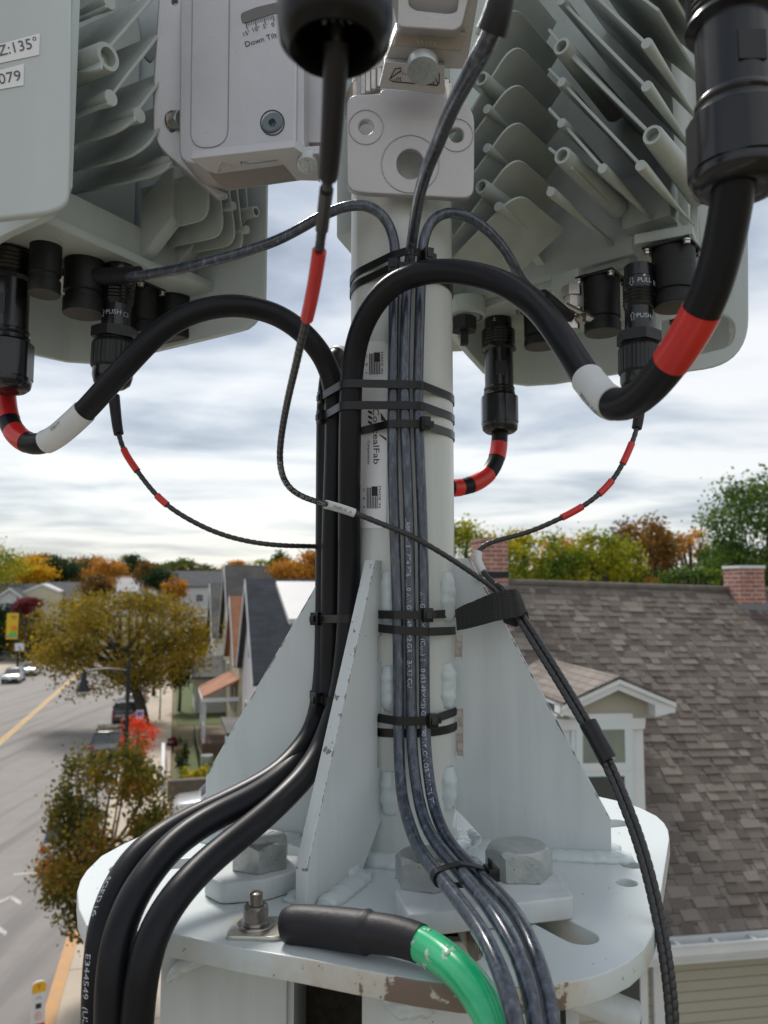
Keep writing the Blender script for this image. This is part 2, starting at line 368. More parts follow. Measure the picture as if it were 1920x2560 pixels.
def chipped():
    m = mat('chipped_paint', (.58, .62, .61), .34, bump=.1, bs=200); t = m.node_tree; b = t.nodes['Principled BSDF']
    tcn = t.nodes.new('ShaderNodeTexCoord'); g = t.nodes.new('ShaderNodeNewGeometry'); s = t.nodes.new('ShaderNodeSeparateXYZ'); t.links.new(g.outputs['True Normal'], s.inputs[0])
    ab = t.nodes.new('ShaderNodeMath'); ab.operation = 'LESS_THAN'; ab.inputs[1].default_value = .9; t.links.new(s.outputs['Z'], ab.inputs[0])
    so_ = t.nodes.new('ShaderNodeSeparateXYZ'); t.links.new(tcn.outputs['Object'], so_.inputs[0])
    # wear is worst on the front rim between x=-.16 and x=.16
    r1 = t.nodes.new('ShaderNodeMapRange'); r1.inputs[1].default_value = -.2; r1.inputs[2].default_value = .05; t.links.new(so_.outputs['X'], r1.inputs[0])
    r2 = t.nodes.new('ShaderNodeMapRange'); r2.inputs[1].default_value = .17; r2.inputs[2].default_value = .12; t.links.new(so_.outputs['X'], r2.inputs[0])
    r3 = t.nodes.new('ShaderNodeMapRange'); r3.inputs[1].default_value = .74; r3.inputs[2].default_value = .72; t.links.new(so_.outputs['Y'], r3.inputs[0])
    mm = t.nodes.new('ShaderNodeMath'); mm.operation = 'MULTIPLY'; t.links.new(r1.outputs[0], mm.inputs[0]); t.links.new(r2.outputs[0], mm.inputs[1])
    m2 = t.nodes.new('ShaderNodeMath'); m2.operation = 'MULTIPLY'; t.links.new(mm.outputs[0], m2.inputs[0]); t.links.new(r3.outputs[0], m2.inputs[1])
    n = t.nodes.new('ShaderNodeTexNoise'); n.inputs['Scale'].default_value = 22; n.inputs['Detail'].default_value = 6; n.inputs['Roughness'].default_value = .6; t.links.new(tcn.outputs['Object'], n.inputs['Vector'])
    ad = t.nodes.new('ShaderNodeMath'); ad.operation = 'MULTIPLY_ADD'; ad.inputs[1].default_value = .32; t.links.new(m2.outputs[0], ad.inputs[0]); t.links.new(n.outputs[0], ad.inputs[2])
    th = t.nodes.new('ShaderNodeMapRange'); th.inputs[1].default_value = .74; th.inputs[2].default_value = .76; t.links.new(ad.outputs[0], th.inputs[0])
    th2 = t.nodes.new('ShaderNodeMapRange'); th2.inputs[1].default_value = .5; th2.inputs[2].default_value = .78; t.links.new(ad.outputs[0], th2.inputs[0])
    n4 = t.nodes.new('ShaderNodeTexNoise'); n4.inputs['Scale'].default_value = 140; n4.inputs['Detail'].default_value = 3; t.links.new(tcn.outputs['Object'], n4.inputs['Vector'])
    sp = t.nodes.new('ShaderNodeMapRange'); sp.inputs[1].default_value = .70; sp.inputs[2].default_value = .73; t.links.new(n4.outputs[0], sp.inputs[0])
    def mix(f, a_, bb):
        x = t.nodes.new('ShaderNodeMix'); x.data_type = 'RGBA'; t.links.new(f, x.inputs[0])
        if isinstance(a_, tuple): x.inputs[6].default_value = (*a_, 1)
        else: t.links.new(a_, x.inputs[6])
        x.inputs[7].default_value = (*bb, 1) ; return x.outputs[2]
    f2 = t.nodes.new('ShaderNodeMath'); f2.operation = 'MULTIPLY'; t.links.new(th2.outputs[0], f2.inputs[0]); t.links.new(ab.outputs[0], f2.inputs[1])
    f1 = t.nodes.new('ShaderNodeMath'); f1.operation = 'MULTIPLY'; t.links.new(th.outputs[0], f1.inputs[0]); t.links.new(ab.outputs[0], f1.inputs[1])
    c = mix(f2.outputs[0], (.555, .605, .61), (.50, .44, .36)); c = mix(f1.outputs[0], c, (.17, .125, .10)); c = mix(sp.outputs[0], c, (.12, .11, .10))
    t.links.new(c, b.inputs['Base Color']); return m
M['chip'] = chipped()
def clearjacket():      # clear nylon over dark conductor: dark blue-grey with frosty mottling
    m = mat('clear_jacket', (.03, .04, .06), .28, coat=.45, bump=.15, bs=60); t = m.node_tree; b = t.nodes['Principled BSDF']
    tcn = t.nodes.new('ShaderNodeTexCoord'); mp_ = t.nodes.new('ShaderNodeMapping'); mp_.inputs['Scale'].default_value = (1, 1, .25); t.links.new(tcn.outputs['Object'], mp_.inputs[0])
    n = t.nodes.new('ShaderNodeTexNoise'); n.inputs['Scale'].default_value = 190; n.inputs['Detail'].default_value = 6; n.inputs['Roughness'].default_value = .7; t.links.new(mp_.outputs[0], n.inputs[0])
    r_ = t.nodes.new('ShaderNodeValToRGB'); t.links.new(n.outputs[0], r_.inputs[0]); e_ = r_.color_ramp.elements
    e_[0].position = .36; e_[0].color = (.014, .019, .03, 1); e_[1].position = .76; e_[1].color = (.17, .20, .25, 1); q = e_.new(.54); q.color = (.045, .058, .085, 1)
    t.links.new(r_.outputs[0], b.inputs['Base Color']); return m
M['clear'] = clearjacket()
def webbing():
    m = mat('woven_webbing', (.010, .010, .011), .6); t = m.node_tree; b = t.nodes['Principled BSDF']
    uvn = t.nodes.new('ShaderNodeTexCoord'); v_ = t.nodes.new('ShaderNodeTexVoronoi'); v_.inputs['Scale'].default_value = 620; v_.inputs['Randomness'].default_value = .25
    t.links.new(uvn.outputs['Object'], v_.inputs['Vector']); bp = t.nodes.new('ShaderNodeBump'); bp.inputs['Strength'].default_value = 1; bp.inputs['Distance'].default_value = .0012; bp.invert = True; cr_ = t.nodes.new('ShaderNodeMapRange'); cr_.inputs[1].default_value = .15; cr_.inputs[2].default_value = .6; cr_.inputs[3].default_value = .035; cr_.inputs[4].default_value = .003; t.links.new(v_.outputs['Distance'], cr_.inputs[0]); t.links.new(cr_.outputs[0], b.inputs['Base Color'])  # weave highlight put into the colour: paler cell centres, near-black gaps
    t.links.new(v_.outputs['Distance'], bp.inputs['Height']); t.links.new(bp.outputs[0], b.inputs['Normal']); return m
M['web'] = webbing()
def bricky(name, c1, c2, mortar, bw, rh, ms_, rough=.85, var=None, bump=.3, noise_s=2.5, vamt=.5):
    m = mat(name, c1, rough); t = m.node_tree; b = t.nodes['Principled BSDF']
    uvn = t.nodes.new('ShaderNodeTexCoord'); br = t.nodes.new('ShaderNodeTexBrick'); br.inputs['Scale'].default_value = 1
    br.inputs['Brick Width'].default_value = bw; br.inputs['Row Height'].default_value = rh; br.inputs['Mortar Size'].default_value = ms_; br.inputs['Mortar Smooth'].default_value = .3; br.inputs['Bias'].default_value = 0
    br.offset = .37; br.inputs['Color1'].default_value = (*c1, 1); br.inputs['Color2'].default_value = (*c2, 1); br.inputs['Mortar'].default_value = (*mortar, 1)
    t.links.new(uvn.outputs['UV'], br.inputs['Vector'])
    n = t.nodes.new('ShaderNodeTexNoise'); n.inputs['Scale'].default_value = noise_s; n.inputs['Detail'].default_value = 6; t.links.new(uvn.outputs['UV'], n.inputs['Vector'])
    mr = t.nodes.new('ShaderNodeMapRange'); mr.inputs[1].default_value = .3; mr.inputs[2].default_value = .7; mr.inputs[3].default_value = 1 - vamt * .5; mr.inputs[4].default_value = 1 + vamt * .4; t.links.new(n.outputs[0], mr.inputs[0])
    x = t.nodes.new('ShaderNodeMix'); x.data_type = 'RGBA'; x.blend_type = 'MULTIPLY'; x.inputs[0].default_value = 1; t.links.new(br.outputs['Color'], x.inputs[6]); t.links.new(mr.outputs[0], x.inputs[7])
    t.links.new(x.outputs[2], b.inputs['Base Color'])
    if bump:
        bp = t.nodes.new('ShaderNodeBump'); bp.inputs['Strength'].default_value = bump; bp.inputs['Distance'].default_value = .02; bp.invert = True; t.links.new(br.outputs['Fac'], bp.inputs['Height']); t.links.new(bp.outputs[0], b.inputs['Normal'])
    return m
# ================================================================ FOREGROUND: the antenna mast
def fine(path):
    out = []
    for a_, b_ in zip(path, path[1:]):
        n_ = max(1, round((b_ - a_).length / .0016)); out += [a_.lerp(b_, k / n_) for k in range(n_)]
    return out + [path[-1]]
AX = V((.022, .95, 0)); PR = .0635
mast = thing('antenna_mast', 'pale painted steel mast with triangular gussets welded to a thick rounded base plate', 'mast', loc=(AX.x, AX.y, -.3))
tb = MB().lathe([(PR, -.30), (PR, .95)], AX, (0, 0, 1), 72)
build('tube', tb, M['pole'], mast)
plate_px = [(196, 2227), (200, 2270), (219, 2312), (300, 2322), (430, 2332), (600, 2368), (760, 2395), (916, 2425), (1040, 2448), (1148, 2463), (1260, 2468), (1389, 2459), (1460, 2446), (1515, 2429), (1570, 2402), (1608, 2370), (1628, 2335), (1640, 2290), (1671, 2096), (1668, 2075), (1659, 2058), (1640, 2040), (1600, 2020), (1560, 2006), (1507, 1994)]
out = [G(u, v, -.3) for u, v in plate_px]
out = [(q.x, q.y) for q in out] + [(.26, 1.22), (.12, 1.27), (-.08, 1.26), (-.18, 1.20), (-.245, 1.11)] + [(G(u, v, -.3).x, G(u, v, -.3).y) for u, v in [(456, 2045), (380, 2078), (312, 2109), (255, 2140), (219, 2176), (204, 2200)]]
def slot(ang, r0, r1, wd, c=AX):
    d = V((math.cos(R(ang)), math.sin(R(ang)))); n_ = V((-d.y, d.x)); c2 = V((c.x, c.y)); pts = []
    for k in range(9):
        a_ = -math.pi / 2 + math.pi * k / 8; pts.append(tuple(c2 + d * (r1 + wd * math.cos(a_)) + n_ * wd * math.sin(a_)))
    for k in range(9):
        a_ = math.pi / 2 + math.pi * k / 8; pts.append(tuple(c2 + d * (r0 + wd * math.cos(a_)) + n_ * wd * math.sin(a_)))
    return pts
holes = [slot(-58.5, .16, .283, .017), slot(-81, .16, .277, .017), slot(17.5, .20, .292, .016), slot(194, .20, .312, .016), slot(223, .17, .23, .015), slot(120, .18, .26, .016)]
for c in [(1579, 2162), (1566, 2206)]:
    q = G(*c, -.3); holes.append(circ((q.x, q.y), .0125, n=20))
pm = curve2d(out, holes, .02, .0012); pm.v = [q + V((0, 0, -.31)) for q in pm.v]
build('base_plate', pm, M['chip'], mast, ang=30)
def gusset(ang, Lg, ztop, zlip, flat, thick=.0135, chamf=.05, r0=PR - .004):
    d = V((math.cos(R(ang)), math.sin(R(ang)), 0)); n_ = V((-d.y, d.x, 0)); zb = -.2995
    prof = [(r0, ztop), (r0 + flat, ztop), (Lg, zlip), (Lg, zb), (r0 + chamf, zb), (r0, zb + chamf), (r0, -.198), (.073, -.198), (.073, -.140), (r0, -.140), (r0, -.083), (.073, -.083), (.073, -.052), (r0, -.052)]
    # two notches beside the pole for the bands
    base = AX + V((0, 0, 0)); mb = curve2d([(a_, b_) for a_, b_ in prof], [], thick, .001)
    mb.v = [base + d * q.x + V((0, 0, 1)) * q.y + n_ * q.z for q in mb.v]
    e0_ = base + d * (r0 + flat) + V((0, 0, ztop)); e1_ = base + d * Lg + V((0, 0, zlip)); nn_ = (e1_ - e0_).normalized().cross(n_).normalized()
    build('gusset', mb, edgewear(M['paint'], tuple(nn_), e0_.dot(nn_)), mast, ang=30)
gusset(241, .206, .031, -.262, .018)
gusset(-9, .236, .035, -.259, .022)
gusset(171, .241, .03, -.228, .03)
gusset(70, .236, .03, -.26, .02)
def weld(pts, r, fl=1.0, seed=0):
    p_ = cr_path(pts, .004); rs = []
    for i in range(len(p_)):
        e_ = min(i, len(p_) - 1 - i) / 3; k = min(1, .72 + .28 * min(1, e_)); rs.append(r * k * (1 + .035 * math.sin(i * 1.9 + seed) + .06 * noise.noise(p_[i] * 60)))
    mb = MB().tube(p_, rs, 14, True, fl)
    for i, q in enumerate(mb.v): mb.v[i] = q + V((noise.noise(q * 160), noise.noise(q * 160 + V((9, 0, 0))), noise.noise(q * 160 + V((0, 9, 0))))) * r * .10
    build('weld_bead', mb, M['weld'], mast, ang=80)
def polept(ang, z, k=-.0045): return V((AX.x + (PR + k) * math.cos(R(ang)), AX.y + (PR + k) * math.sin(R(ang)), z))
for z0, z1 in [(.020, -.038), (-.086, -.136), (-.202, -.248)]:
    weld([polept(255, z0), polept(255, (z0 + z1) / 2), polept(255, z1)], .0115, 1, z0 * 50)
    weld([polept(345 - 20, z0), polept(345 - 20, (z0 + z1) / 2), polept(345 - 20, z1)], .0135, 1, z1 * 70)
    weld([polept(185, z0), polept(185, z1)], .008)
def on(ang, r, z=-.2985): return V((AX.x + r * math.cos(R(ang)), AX.y + r * math.sin(R(ang)), z))
weld([on(246, .105), on(247, .15), on(246.5, .195)], .0135, .5); weld([on(235, .11), on(236, .16), on(237, .205)], .013, .5)
weld([on(-14, .12), on(-13.5, .17), on(-12.5, .22), on(-11, .258)], .016, .42); weld([on(-3, .12), on(-4.5, .2), on(-6, .25)], .014, .6)
weld([on(165, .12), on(167, .2), on(168, .25)], .014, .9); weld([on(177, .12), on(176, .24)], .012, .9)
weld([on(a_, PR + .004) for a_ in range(-75, 345, 20)], .017, .6)
weld([G(1180, 2160, -.297), G(1215, 2120, -.297), G(1180, 2090, -.297)], .016, .7)
weld([G(860, 2200, -.297), G(880, 2150, -.297), G(905, 2120, -.297)], .016, .9)
# maker's sticker on the tube: printed strip, flags, words
def onpole(u, v, k=.0006):
    d = ray(u, v); A = d.x ** 2 + d.y ** 2; B = -2 * (d.x * AX.x + d.y * AX.y); Cc = AX.x ** 2 + AX.y ** 2 - (PR + k) ** 2
    s_ = (-B - math.sqrt(max(B * B - 4 * A * Cc, 0))) / (2 * A); return d * s_
mb = MB(); nu, nv = 10, 40; u0, u1, v0, v1 = 900, 971, 853, 1320
for j in range(nv + 1):
    for i in range(nu + 1):
        v = v0 + (v1 - v0) * j / nv; ins = 0
        if i in (0, nu) and (j == 0 or j == nv): ins = 8 if i == 0 else -8
        mb.v.append(onpole(u0 + (u1 - u0) * i / nu + ins - (v - v0) * .012, v))
mb.f = [(j * (nu + 1) + i, j * (nu + 1) + i + 1, (j + 1) * (nu + 1) + i + 1, (j + 1) * (nu + 1) + i) for j in range(nv) for i in range(nu)]
stk = build('sticker', mb, M['sticker'], mast, fix=False)
ik = MB(); f_ = lambda u, v: onpole(u, v, .0011)
def pquad(mb, u0, v0, u1, v1, fn, n=2):
    b = len(mb.v)
    for j in range(n + 1):
        for i in range(n + 1): mb.v.append(fn(u0 + (u1 - u0) * i / n, v0 + (v1 - v0) * j / n))
    mb.f += [(b + j * (n + 1) + i, b + j * (n + 1) + i + 1, b + (j + 1) * (n + 1) + i + 1, b + (j + 1) * (n + 1) + i) for j in range(n) for i in range(n)]
for (bx_, by_) in [(921, 881), (915, 1216)]:
    ik = MB()
    pquad(ik, bx_ + 14, by_, bx_ + 29, by_ + 24, f_)
    for k in range(7):
        x = bx_ + 2 + k * 4.1; y0_ = by_ + (25 if k > 2 else 3); pquad(ik, x, y0_, x + 2.2, by_ + 55, f_, 2)
    px_text(ik, 'MADE IN', (bx_ + 31, by_ - 1), (bx_ + 31, by_ + 53), 6, f_)
    for k, ch in enumerate('USA'): px_text(ik, ch, (bx_ - 8, by_ + 6 + k * 21), (bx_ - 8, by_ + 12 + k * 21), 6, f_)
    build('flag_print', ik, M['ink'], stk, smooth=False, uv=False)
ik = MB()
px_text(ik, 'ConcealFab', (932, 1020), (934, 1160), 15, f_)
px_text(ik, 'Corporation', (919, 1102), (919, 1160), 6, f_)
ik.add([f_(*q) for q in [(951, 1030), (966, 1052), (953, 1052)]], [(0, 1, 2)])
ik.add([f_(*q) for q in [(951, 1086), (966, 1096), (966, 1102), (948, 1088)]], [(0, 1, 2, 3)])
for k in range(3): ik.add([f_(*q) for q in [(920, 1025 + k * 13), (930, 1030 + k * 13), (930, 1036 + k * 13), (920, 1031 + k * 13)]], [(0, 1, 2, 3)])
build('print', ik, M['ink'], stk, smooth=False, uv=False)
# ---- anchor bolts, clamp plates, ground lug
def zplate(name, label, pts, ztop, th, group=None):
    mb = curve2d(pts, [], th, .002); mb.v = [q + V((0, 0, ztop - th / 2)) for q in mb.v]
    o = build(name, mb, M['paint'], None, ang=30); return tag(o, label, 'washer plate', group)
zplate('clamp_plate', 'rectangular painted plate under the two hex bolts at the front of the base plate', rnd([(.023, .704), (.171, .743), (.170, .80), (.155, .83), (.03, .80), (.012, .757)], .004), -.2795, .0198)
zplate('clamp_plate', 'six-sided painted plate under the hex bolt left of the front gusset', rnd([(-.176, .80), (-.155, .777), (-.115, .785), (-.085, .812), (-.09, .85), (-.15, .86)], .006), -.2795, .0198)
zplate('clamp_plate', 'painted plate half hidden behind the front gusset beyond the left hex bolt', rnd([(-.105, .89), (-.06, .85), (-.04, .90), (-.08, .94)], .005), -.2795, .0198)
def bolt(c, ap, hh, label, rot=0, mark=False):
    t = thing('hex_bolt', label, 'bolt', 'large hex bolts on the base plate', loc=(c[0], c[1], -.2795))
    mb = MB().hexh(V((c[0], c[1], -.279)), (0, 0, 1), ap, hh, rot=rot)
    mb.v = [q + V((noise.noise(q * 90), noise.noise(q * 90 + V((5, 5, 5))), noise.noise(q * 60))) * .0007 for q in mb.v]
    build('bolt_head', mb, M['galv'], t, ang=32)
    build('bolt_shank', MB().lathe([(ap * .62, 0), (ap * .62, -.08)], (c[0], c[1], -.279), (0, 0, 1), 24), M['galv'], t)
    if mark:
        k = MB()
        for i in range(6):
            a_ = i * 1.05; k.box(V((c[0] + .017 * math.cos(a_), c[1] + .017 * math.sin(a_), -.279 + hh)), (.008, .0012, .0006), Matrix.Rotation(a_, 3, 'Z'))
        build('head_marking', k, M['zinc'], t)
bolt((.040, .778), .0265, .026, 'large grey hex bolt head behind the three clear-jacketed cables', .2)
bolt((.133, .800), .0285, .027, 'large hex bolt at the right end of the front clamp plate, near the right gusset', .5)
bolt((-.126, .825), .0265, .027, 'grey hex bolt head with grade marks, left of the front gusset behind the black cables', .1, True)
gl = thing('ground_stud', 'short threaded stud with nut and washers at the front edge of the base plate', 'stud', loc=(-.117, .715, -.3))
S0 = G(650, 2330, -.30); S0 = V((S0.x, S0.y, -.2965)); S0 = V((-.1135, .722, -.2965))
build('flat_washer', MB().lathe([(.0160, 0), (.0168, .0006), (.0168, .0017), (.0162, .0022)], S0, (0, 0, 1), 40), M['steel'], gl)
build('split_washer', MB().lathe([(.0113, .0022), (.0122, .0026), (.0122, .0050), (.0113, .0054)], S0, (0, 0, 1), 40), M['steel'], gl)
build('nut', MB().hexh(S0 + V((0, 0, .0054)), (0, 0, 1), .0102, .0125, rot=.3), mat('oxidised_nut', (.16, .15, .14), .42, metal=.8, var=(.34, .32, .30), vs=120, bump=.6, bs=300), gl, ang=30)
th_ = MB(); prof = []
for k in range(9): prof += [(.0052, .0155 + k * .0014), (.0062, .0162 + k * .0014)]
build('stud', th_.lathe([(.006, 0)] + prof + [(.0045, .0285)], S0, (0, 0, 1), 24), M['steel'], gl, ang=60)
# green ground cable with heat shrink and lug
gc = thing('ground_cable', 'thick green ground cable with a black heat-shrink sleeve at the front of the base plate', 'cable', loc=(S0.x, S0.y, -.3))
lugm = MB(); c2 = curve2d(rnd([(-.0225, -.021), (.020, -.024), (.034, -.013), (.034, .008), (.018, .018), (-.0225, .016)], [.003, .006, .004, .004, .006, .003]), [], .0042, .0012)
c2.v = [q + V((S0.x + .001, S0.y + .001, -.2982)) for q in c2.v]; build('lug', c2, M['tin'], gc, ang=30)
gp = smooth_path(cr_path([P(690, 2318, .706), P(740, 2311, .70), P(820, 2318, .69), P(900, 2328, .675), P(980, 2338, .662), P(1050, 2358, .648), P(1105, 2392, .632), P(1160, 2440, .61), P(1205, 2500, .592), P(1240, 2570, .58), P(1262, 2680, .57)], .003), 8)
i1 = near(gp, 1048, 2360)
build('insulation', MB().tube(gp[i1 - 6:], .0134, 24), M['green'], gc)
i0 = near(gp, 716, 2315); rs = []
for i in range(i0, i1 + 1):
    f = (i - i0) / (i1 - i0); rs.append(.0155 + .0012 * math.sin(f * 3) - (.0012 if f > .62 else 0) + (.0009 * math.exp(-((f - .62) / .02) ** 2)))
rs[0] = .0135; rs[1] = .0148
build('heat_shrink_sleeve', MB().tube(gp[i0:i1 + 1], rs, 28), M['shrink'], gc, ang=60)
def grn(q): return noise.noise(q * 95) + .45 * noise.noise(q * 260 + V((3, 1, 2))) - max(0, (q - gp[i1 + 6]).length - .018) * 12
for i in range(i1 - 2, i1 + 22):
    pass
gs = fine(gp[i1 - 1:i1 + 20]); gm = MB().tube(gs, [.0135 for q in gs], 110)
keep = MB(); keep.v = gm.v
keep.f = [f for f in gm.f if len(f) == 4 and grn(sum((gm.v[i] for i in f), V((0, 0, 0))) / 4) > .42]
for i, q in enumerate(keep.v): keep.v[i] = q + (q - gs[min(len(gs) - 1, i // 110)]).normalized() * max(-.0003, min(.0009, (grn(q) - .42) * .004))
build('grease', keep, M['grease'], gc, ang=70, fix=False)
# ---------------------------------------------------------------- cables
def rad_at(path, pts): pass
K = 1.07
def mk(pts, k=1.0, add=0.0, step=.006, sm=6): return smooth_path(cr_path([P(u, v, y * k + add) for u, v, y in pts], step), sm)
A = mk([(1842, 400, .425), (1838, 440, .427), (1829, 508, .435), (1811, 605, .445), (1777, 728, .458), (1743, 800, .472), (1701, 871, .492), (1642, 951, .52), (1591, 1000, .545), (1556, 1016, .56), (1522, 1008, .58), (1490, 975, .60), (1456, 930, .625), (1422, 875, .65), (1380, 812, .67), (1330, 757, .70), (1271, 715, .72), (1220, 694, .735), (1136, 678, .75), (1064, 681, .765), (985, 708, .78), (937, 757, .788), (905, 815, .80), (888, 874, .81), (880, 937, .815), (876, 1022, .822), (874, 1148, .83), (873, 1292, .84), (872, 1461, .85), (866, 1620, .85), (848, 1740, .85), (812, 1850, .835), (765, 1935, .80), (700, 2003, .765), (633, 2062, .725), (570, 2113, .69), (506, 2168, .66), (447, 2231, .63), (401, 2299, .61), (371, 2366, .60), (354, 2451, .595), (342, 2560, .595), (336, 2700, .595)], K)
B = mk([(8, 900, .872), (9, 940, .872), (11, 980, .87), (14, 1020, .866), (25, 1061, .858), (46, 1093, .848), (84, 1112, .835), (127, 1101, .822), (177, 1061, .808), (219, 1021, .797), (262, 973, .787), (312, 918, .777), (363, 863, .772), (413, 818, .772), (473, 785, .777), (540, 767, .782), (599, 764, .788), (658, 775, .797), (710, 796, .805), (762, 835, .812), (800, 880, .82), (824, 928, .828), (836, 985, .833), (839, 1064, .84), (836, 1191, .845), (832, 1292, .85), (829, 1461, .855), (828, 1600, .855), (822, 1720, .855), (792, 1830, .842), (745, 1903, .805), (688, 1957, .765), (616, 2003, .724), (530, 2046, .690), (448, 2100, .660), (385, 2166, .630), (335, 2240, .604), (303, 2316, .588), (286, 2387, .580), (279, 2472, .576), (277, 2560, .575), (279, 2700, .575)], K, .028)
C = mk([(1250, 1060, 1.23), (1249, 1100, 1.228), (1243, 1145, 1.22), (1222, 1184, 1.21), (1190, 1207, 1.195), (1150, 1219, 1.175), (1100, 1216, 1.15), (1030, 1170, 1.11), (960, 1080, 1.08), (900, 980, 1.05), (866, 905, 1.02), (848, 884, .995), (828, 920, .98), (818, 1000, .972), (816, 1100, .968), (815, 1300, .965), (814, 1461, .965), (813, 1600, .96), (808, 1710, .95), (788, 1815, .925), (740, 1890, .893), (676, 1948, .86), (583, 1999, .83), (476, 2051, .793), (390, 2102, .755), (328, 2160, .727), (286, 2232, .703), (260, 2310, .688), (248, 2400, .68), (244, 2472, .678), (243, 2560, .678), (244, 2700, .678)])
RC = .0129
def sleeve(path, a_, b_, r, m, parent, name='red_tape', wob=.0):
    s = seg(path, a_, b_)
    if len(s) < 3: s = path[near(path, *a_) - 2:near(path, *a_) + 3]
    n_ = len(s); rs = [r * (1 + wob * noise.noise(q * 60)) for q in s]
    mb = MB().tube(s, rs, 28, True); o = build(name, mb, m, parent, ang=50); return o, s
def power_connector(parent, top, bottom, r, mark=True):
    """black anodised circular connector hanging from top to bottom (3D points)"""
    ax = (top - bottom); H = ax.length; ax.normalize(); bd = r * .90; c = thing
    root = build('connector', MB().lathe([(bd * .95, H), (bd * .95, H * .90), (bd * .82, H * .885), (bd * .84, H * .80)] + [(bd * (1.0 + (.03 if k % 2 else -.01)), H * (.79 - .012 * k)) for k in range(12)] + [(bd * 1.07, H * .64), (bd * .86, H * .625), (bd * .86, H * .335)], bottom, ax, 48), M['gloss'], parent, ang=30)
    build('collar', MB().lathe([(bd * .90, H * .345), (bd * .93, H * .335), (bd * .93, H * .325), (bd * .88, H * .315), (bd * .95, H * .305), (bd * .95, H * .29), (bd * .98, H * .28)], bottom, ax, 48), M['gloss'], root, ang=30)
    g = MB().hexh(bottom + ax * H * .07, ax, r * .975, H * .20, 96, .3, clip=1.045); g2 = bev(g, .0004, 1)
    build('gland_nut', g, M['gloss'], root, ang=25)
    build('gland_end', MB().lathe([(r * .50, 0), (r * .52, -H * .002), (r * .60, 0), (r * .78, H * .003), (r * .93, H * .02), (r * .98, H * .05), (r * .97, H * .075)], bottom, ax, 48), M['gloss'], root, ang=50)
    build('flat_key', MB().box(bottom + ax * H * .47 + V((0, -bd * .845, 0)), (bd * .62, .0015, H * .11)), M['ridged'], root)
    if mark:
        k = MB(); vs, fs, x0, x1 = text2d('PUSH')
        f2 = lambda a_, h_: bottom + ax * h_ + V((math.sin(a_), -math.cos(a_), 0)) * (bd * .98)
        for (a0, h0, s_) in [(-.35, .93, -1), (-.38, .845, 1)]:
            tri = [(0, s_ * .016), (-.06, -s_ * .012), (.06, -s_ * .012)]
            for i in range(3):
                p0, p1 = tri[i], tri[(i + 1) % 3]; k.tube([f2(a0 + p0[0], H * h0 + p0[1] * H), f2(a0 + p1[0], H * h0 + p1[1] * H)], .0004, 5)
        build('arrow_mark', k, M['inkw'], root)
    return root
pa = thing('power_cable', 'thick black cable from the near right connector, one red band and a white label', 'power cable', 'thick black power cables', loc=tuple(A[0]))
build('jacket', MB().tube(A, RC, 26), M['black'], pa, ang=60)
sleeve(A, (1752, 772), (1668, 905), RC * 1.035, M['red'], pa)
wl, ws = sleeve(A, (1538, 1013), (1468, 948), RC * 1.09, M['white'], pa, 'label_sleeve', .04)
wt = MB(); cable_text(wt, '7201 HNNH', A, near(A, 1530, 1010), .0045, RC * 1.12, ang0=.95); build('print', wt, M['ink'], pa, smooth=False, uv=False)
power_connector(pa, A[3] + V((.0048, 0, .17)), A[3] + V((.0048, 0, .0)), .0300)
pb = thing('power_cable', 'thick black cable looping from the far left connector, two red bands and long white label', 'power cable', 'thick black power cables', loc=tuple(B[0]))
build('jacket', MB().tube(B, RC, 26), M['black'], pb, ang=60)
sleeve(B, (10, 975), (22, 1048), RC * 1.035, M['red'], pb); sleeve(B, (34, 1080), (66, 1108), RC * 1.035, M['red'], pb)
sleeve(B, (112, 1106), (214, 1026), RC * 1.09, M['white'], pb, 'label_sleeve', .02)
kt = MB(); cable_text(kt, '7201Y', B, near(B, 150, 1084), .0045, RC * 1.10, ang0=.75); build('print', kt, M['ink'], pb, smooth=False, uv=False)
cb = P(10, 978, .91); power_connector(pb, cb + V((-.003, .004, .215)), cb, .0310)
pc = thing('power_cable', 'thick black cable passing behind the mast, three red bands below the back right connector', 'power cable', 'thick black power cables', loc=tuple(C[0]))
build('jacket', MB().tube(C, RC, 26), M['black'], pc, ang=60)
sleeve(C, (1249, 1105), (1243, 1147), RC * 1.04, M['red'], pc); sleeve(C, (1224, 1182), (1172, 1214), RC * 1.04, M['red'], pc); sleeve(C, (1153, 1219), (1128, 1219), RC * 1.04, M['red'], pc)
sleeve(C, (868, 908), (842, 890), RC * 1.09, M['white'], pc, 'label_sleeve')
cc = P(1250, 1082, 1.228); power_connector(pc, cc + V((.001, .01, .215)), cc, .0295)
cable_t = MB(); i = near(C, 284, 2222); cable_text(cable_t, 'SGED16', C, near(C, 296, 2205), .0052, RC, ang0=-.95, spacing=1.1); build('print', cable_t, M['inkw'], pc, smooth=False, uv=False); cable_t = MB(); cable_text(cable_t, 'E344549  (UL)', C, near(C, 252, 2372), .0056, RC, ang0=-.80, spacing=1.12)
build('print', cable_t, M['inkw'], pc, smooth=False, uv=False)
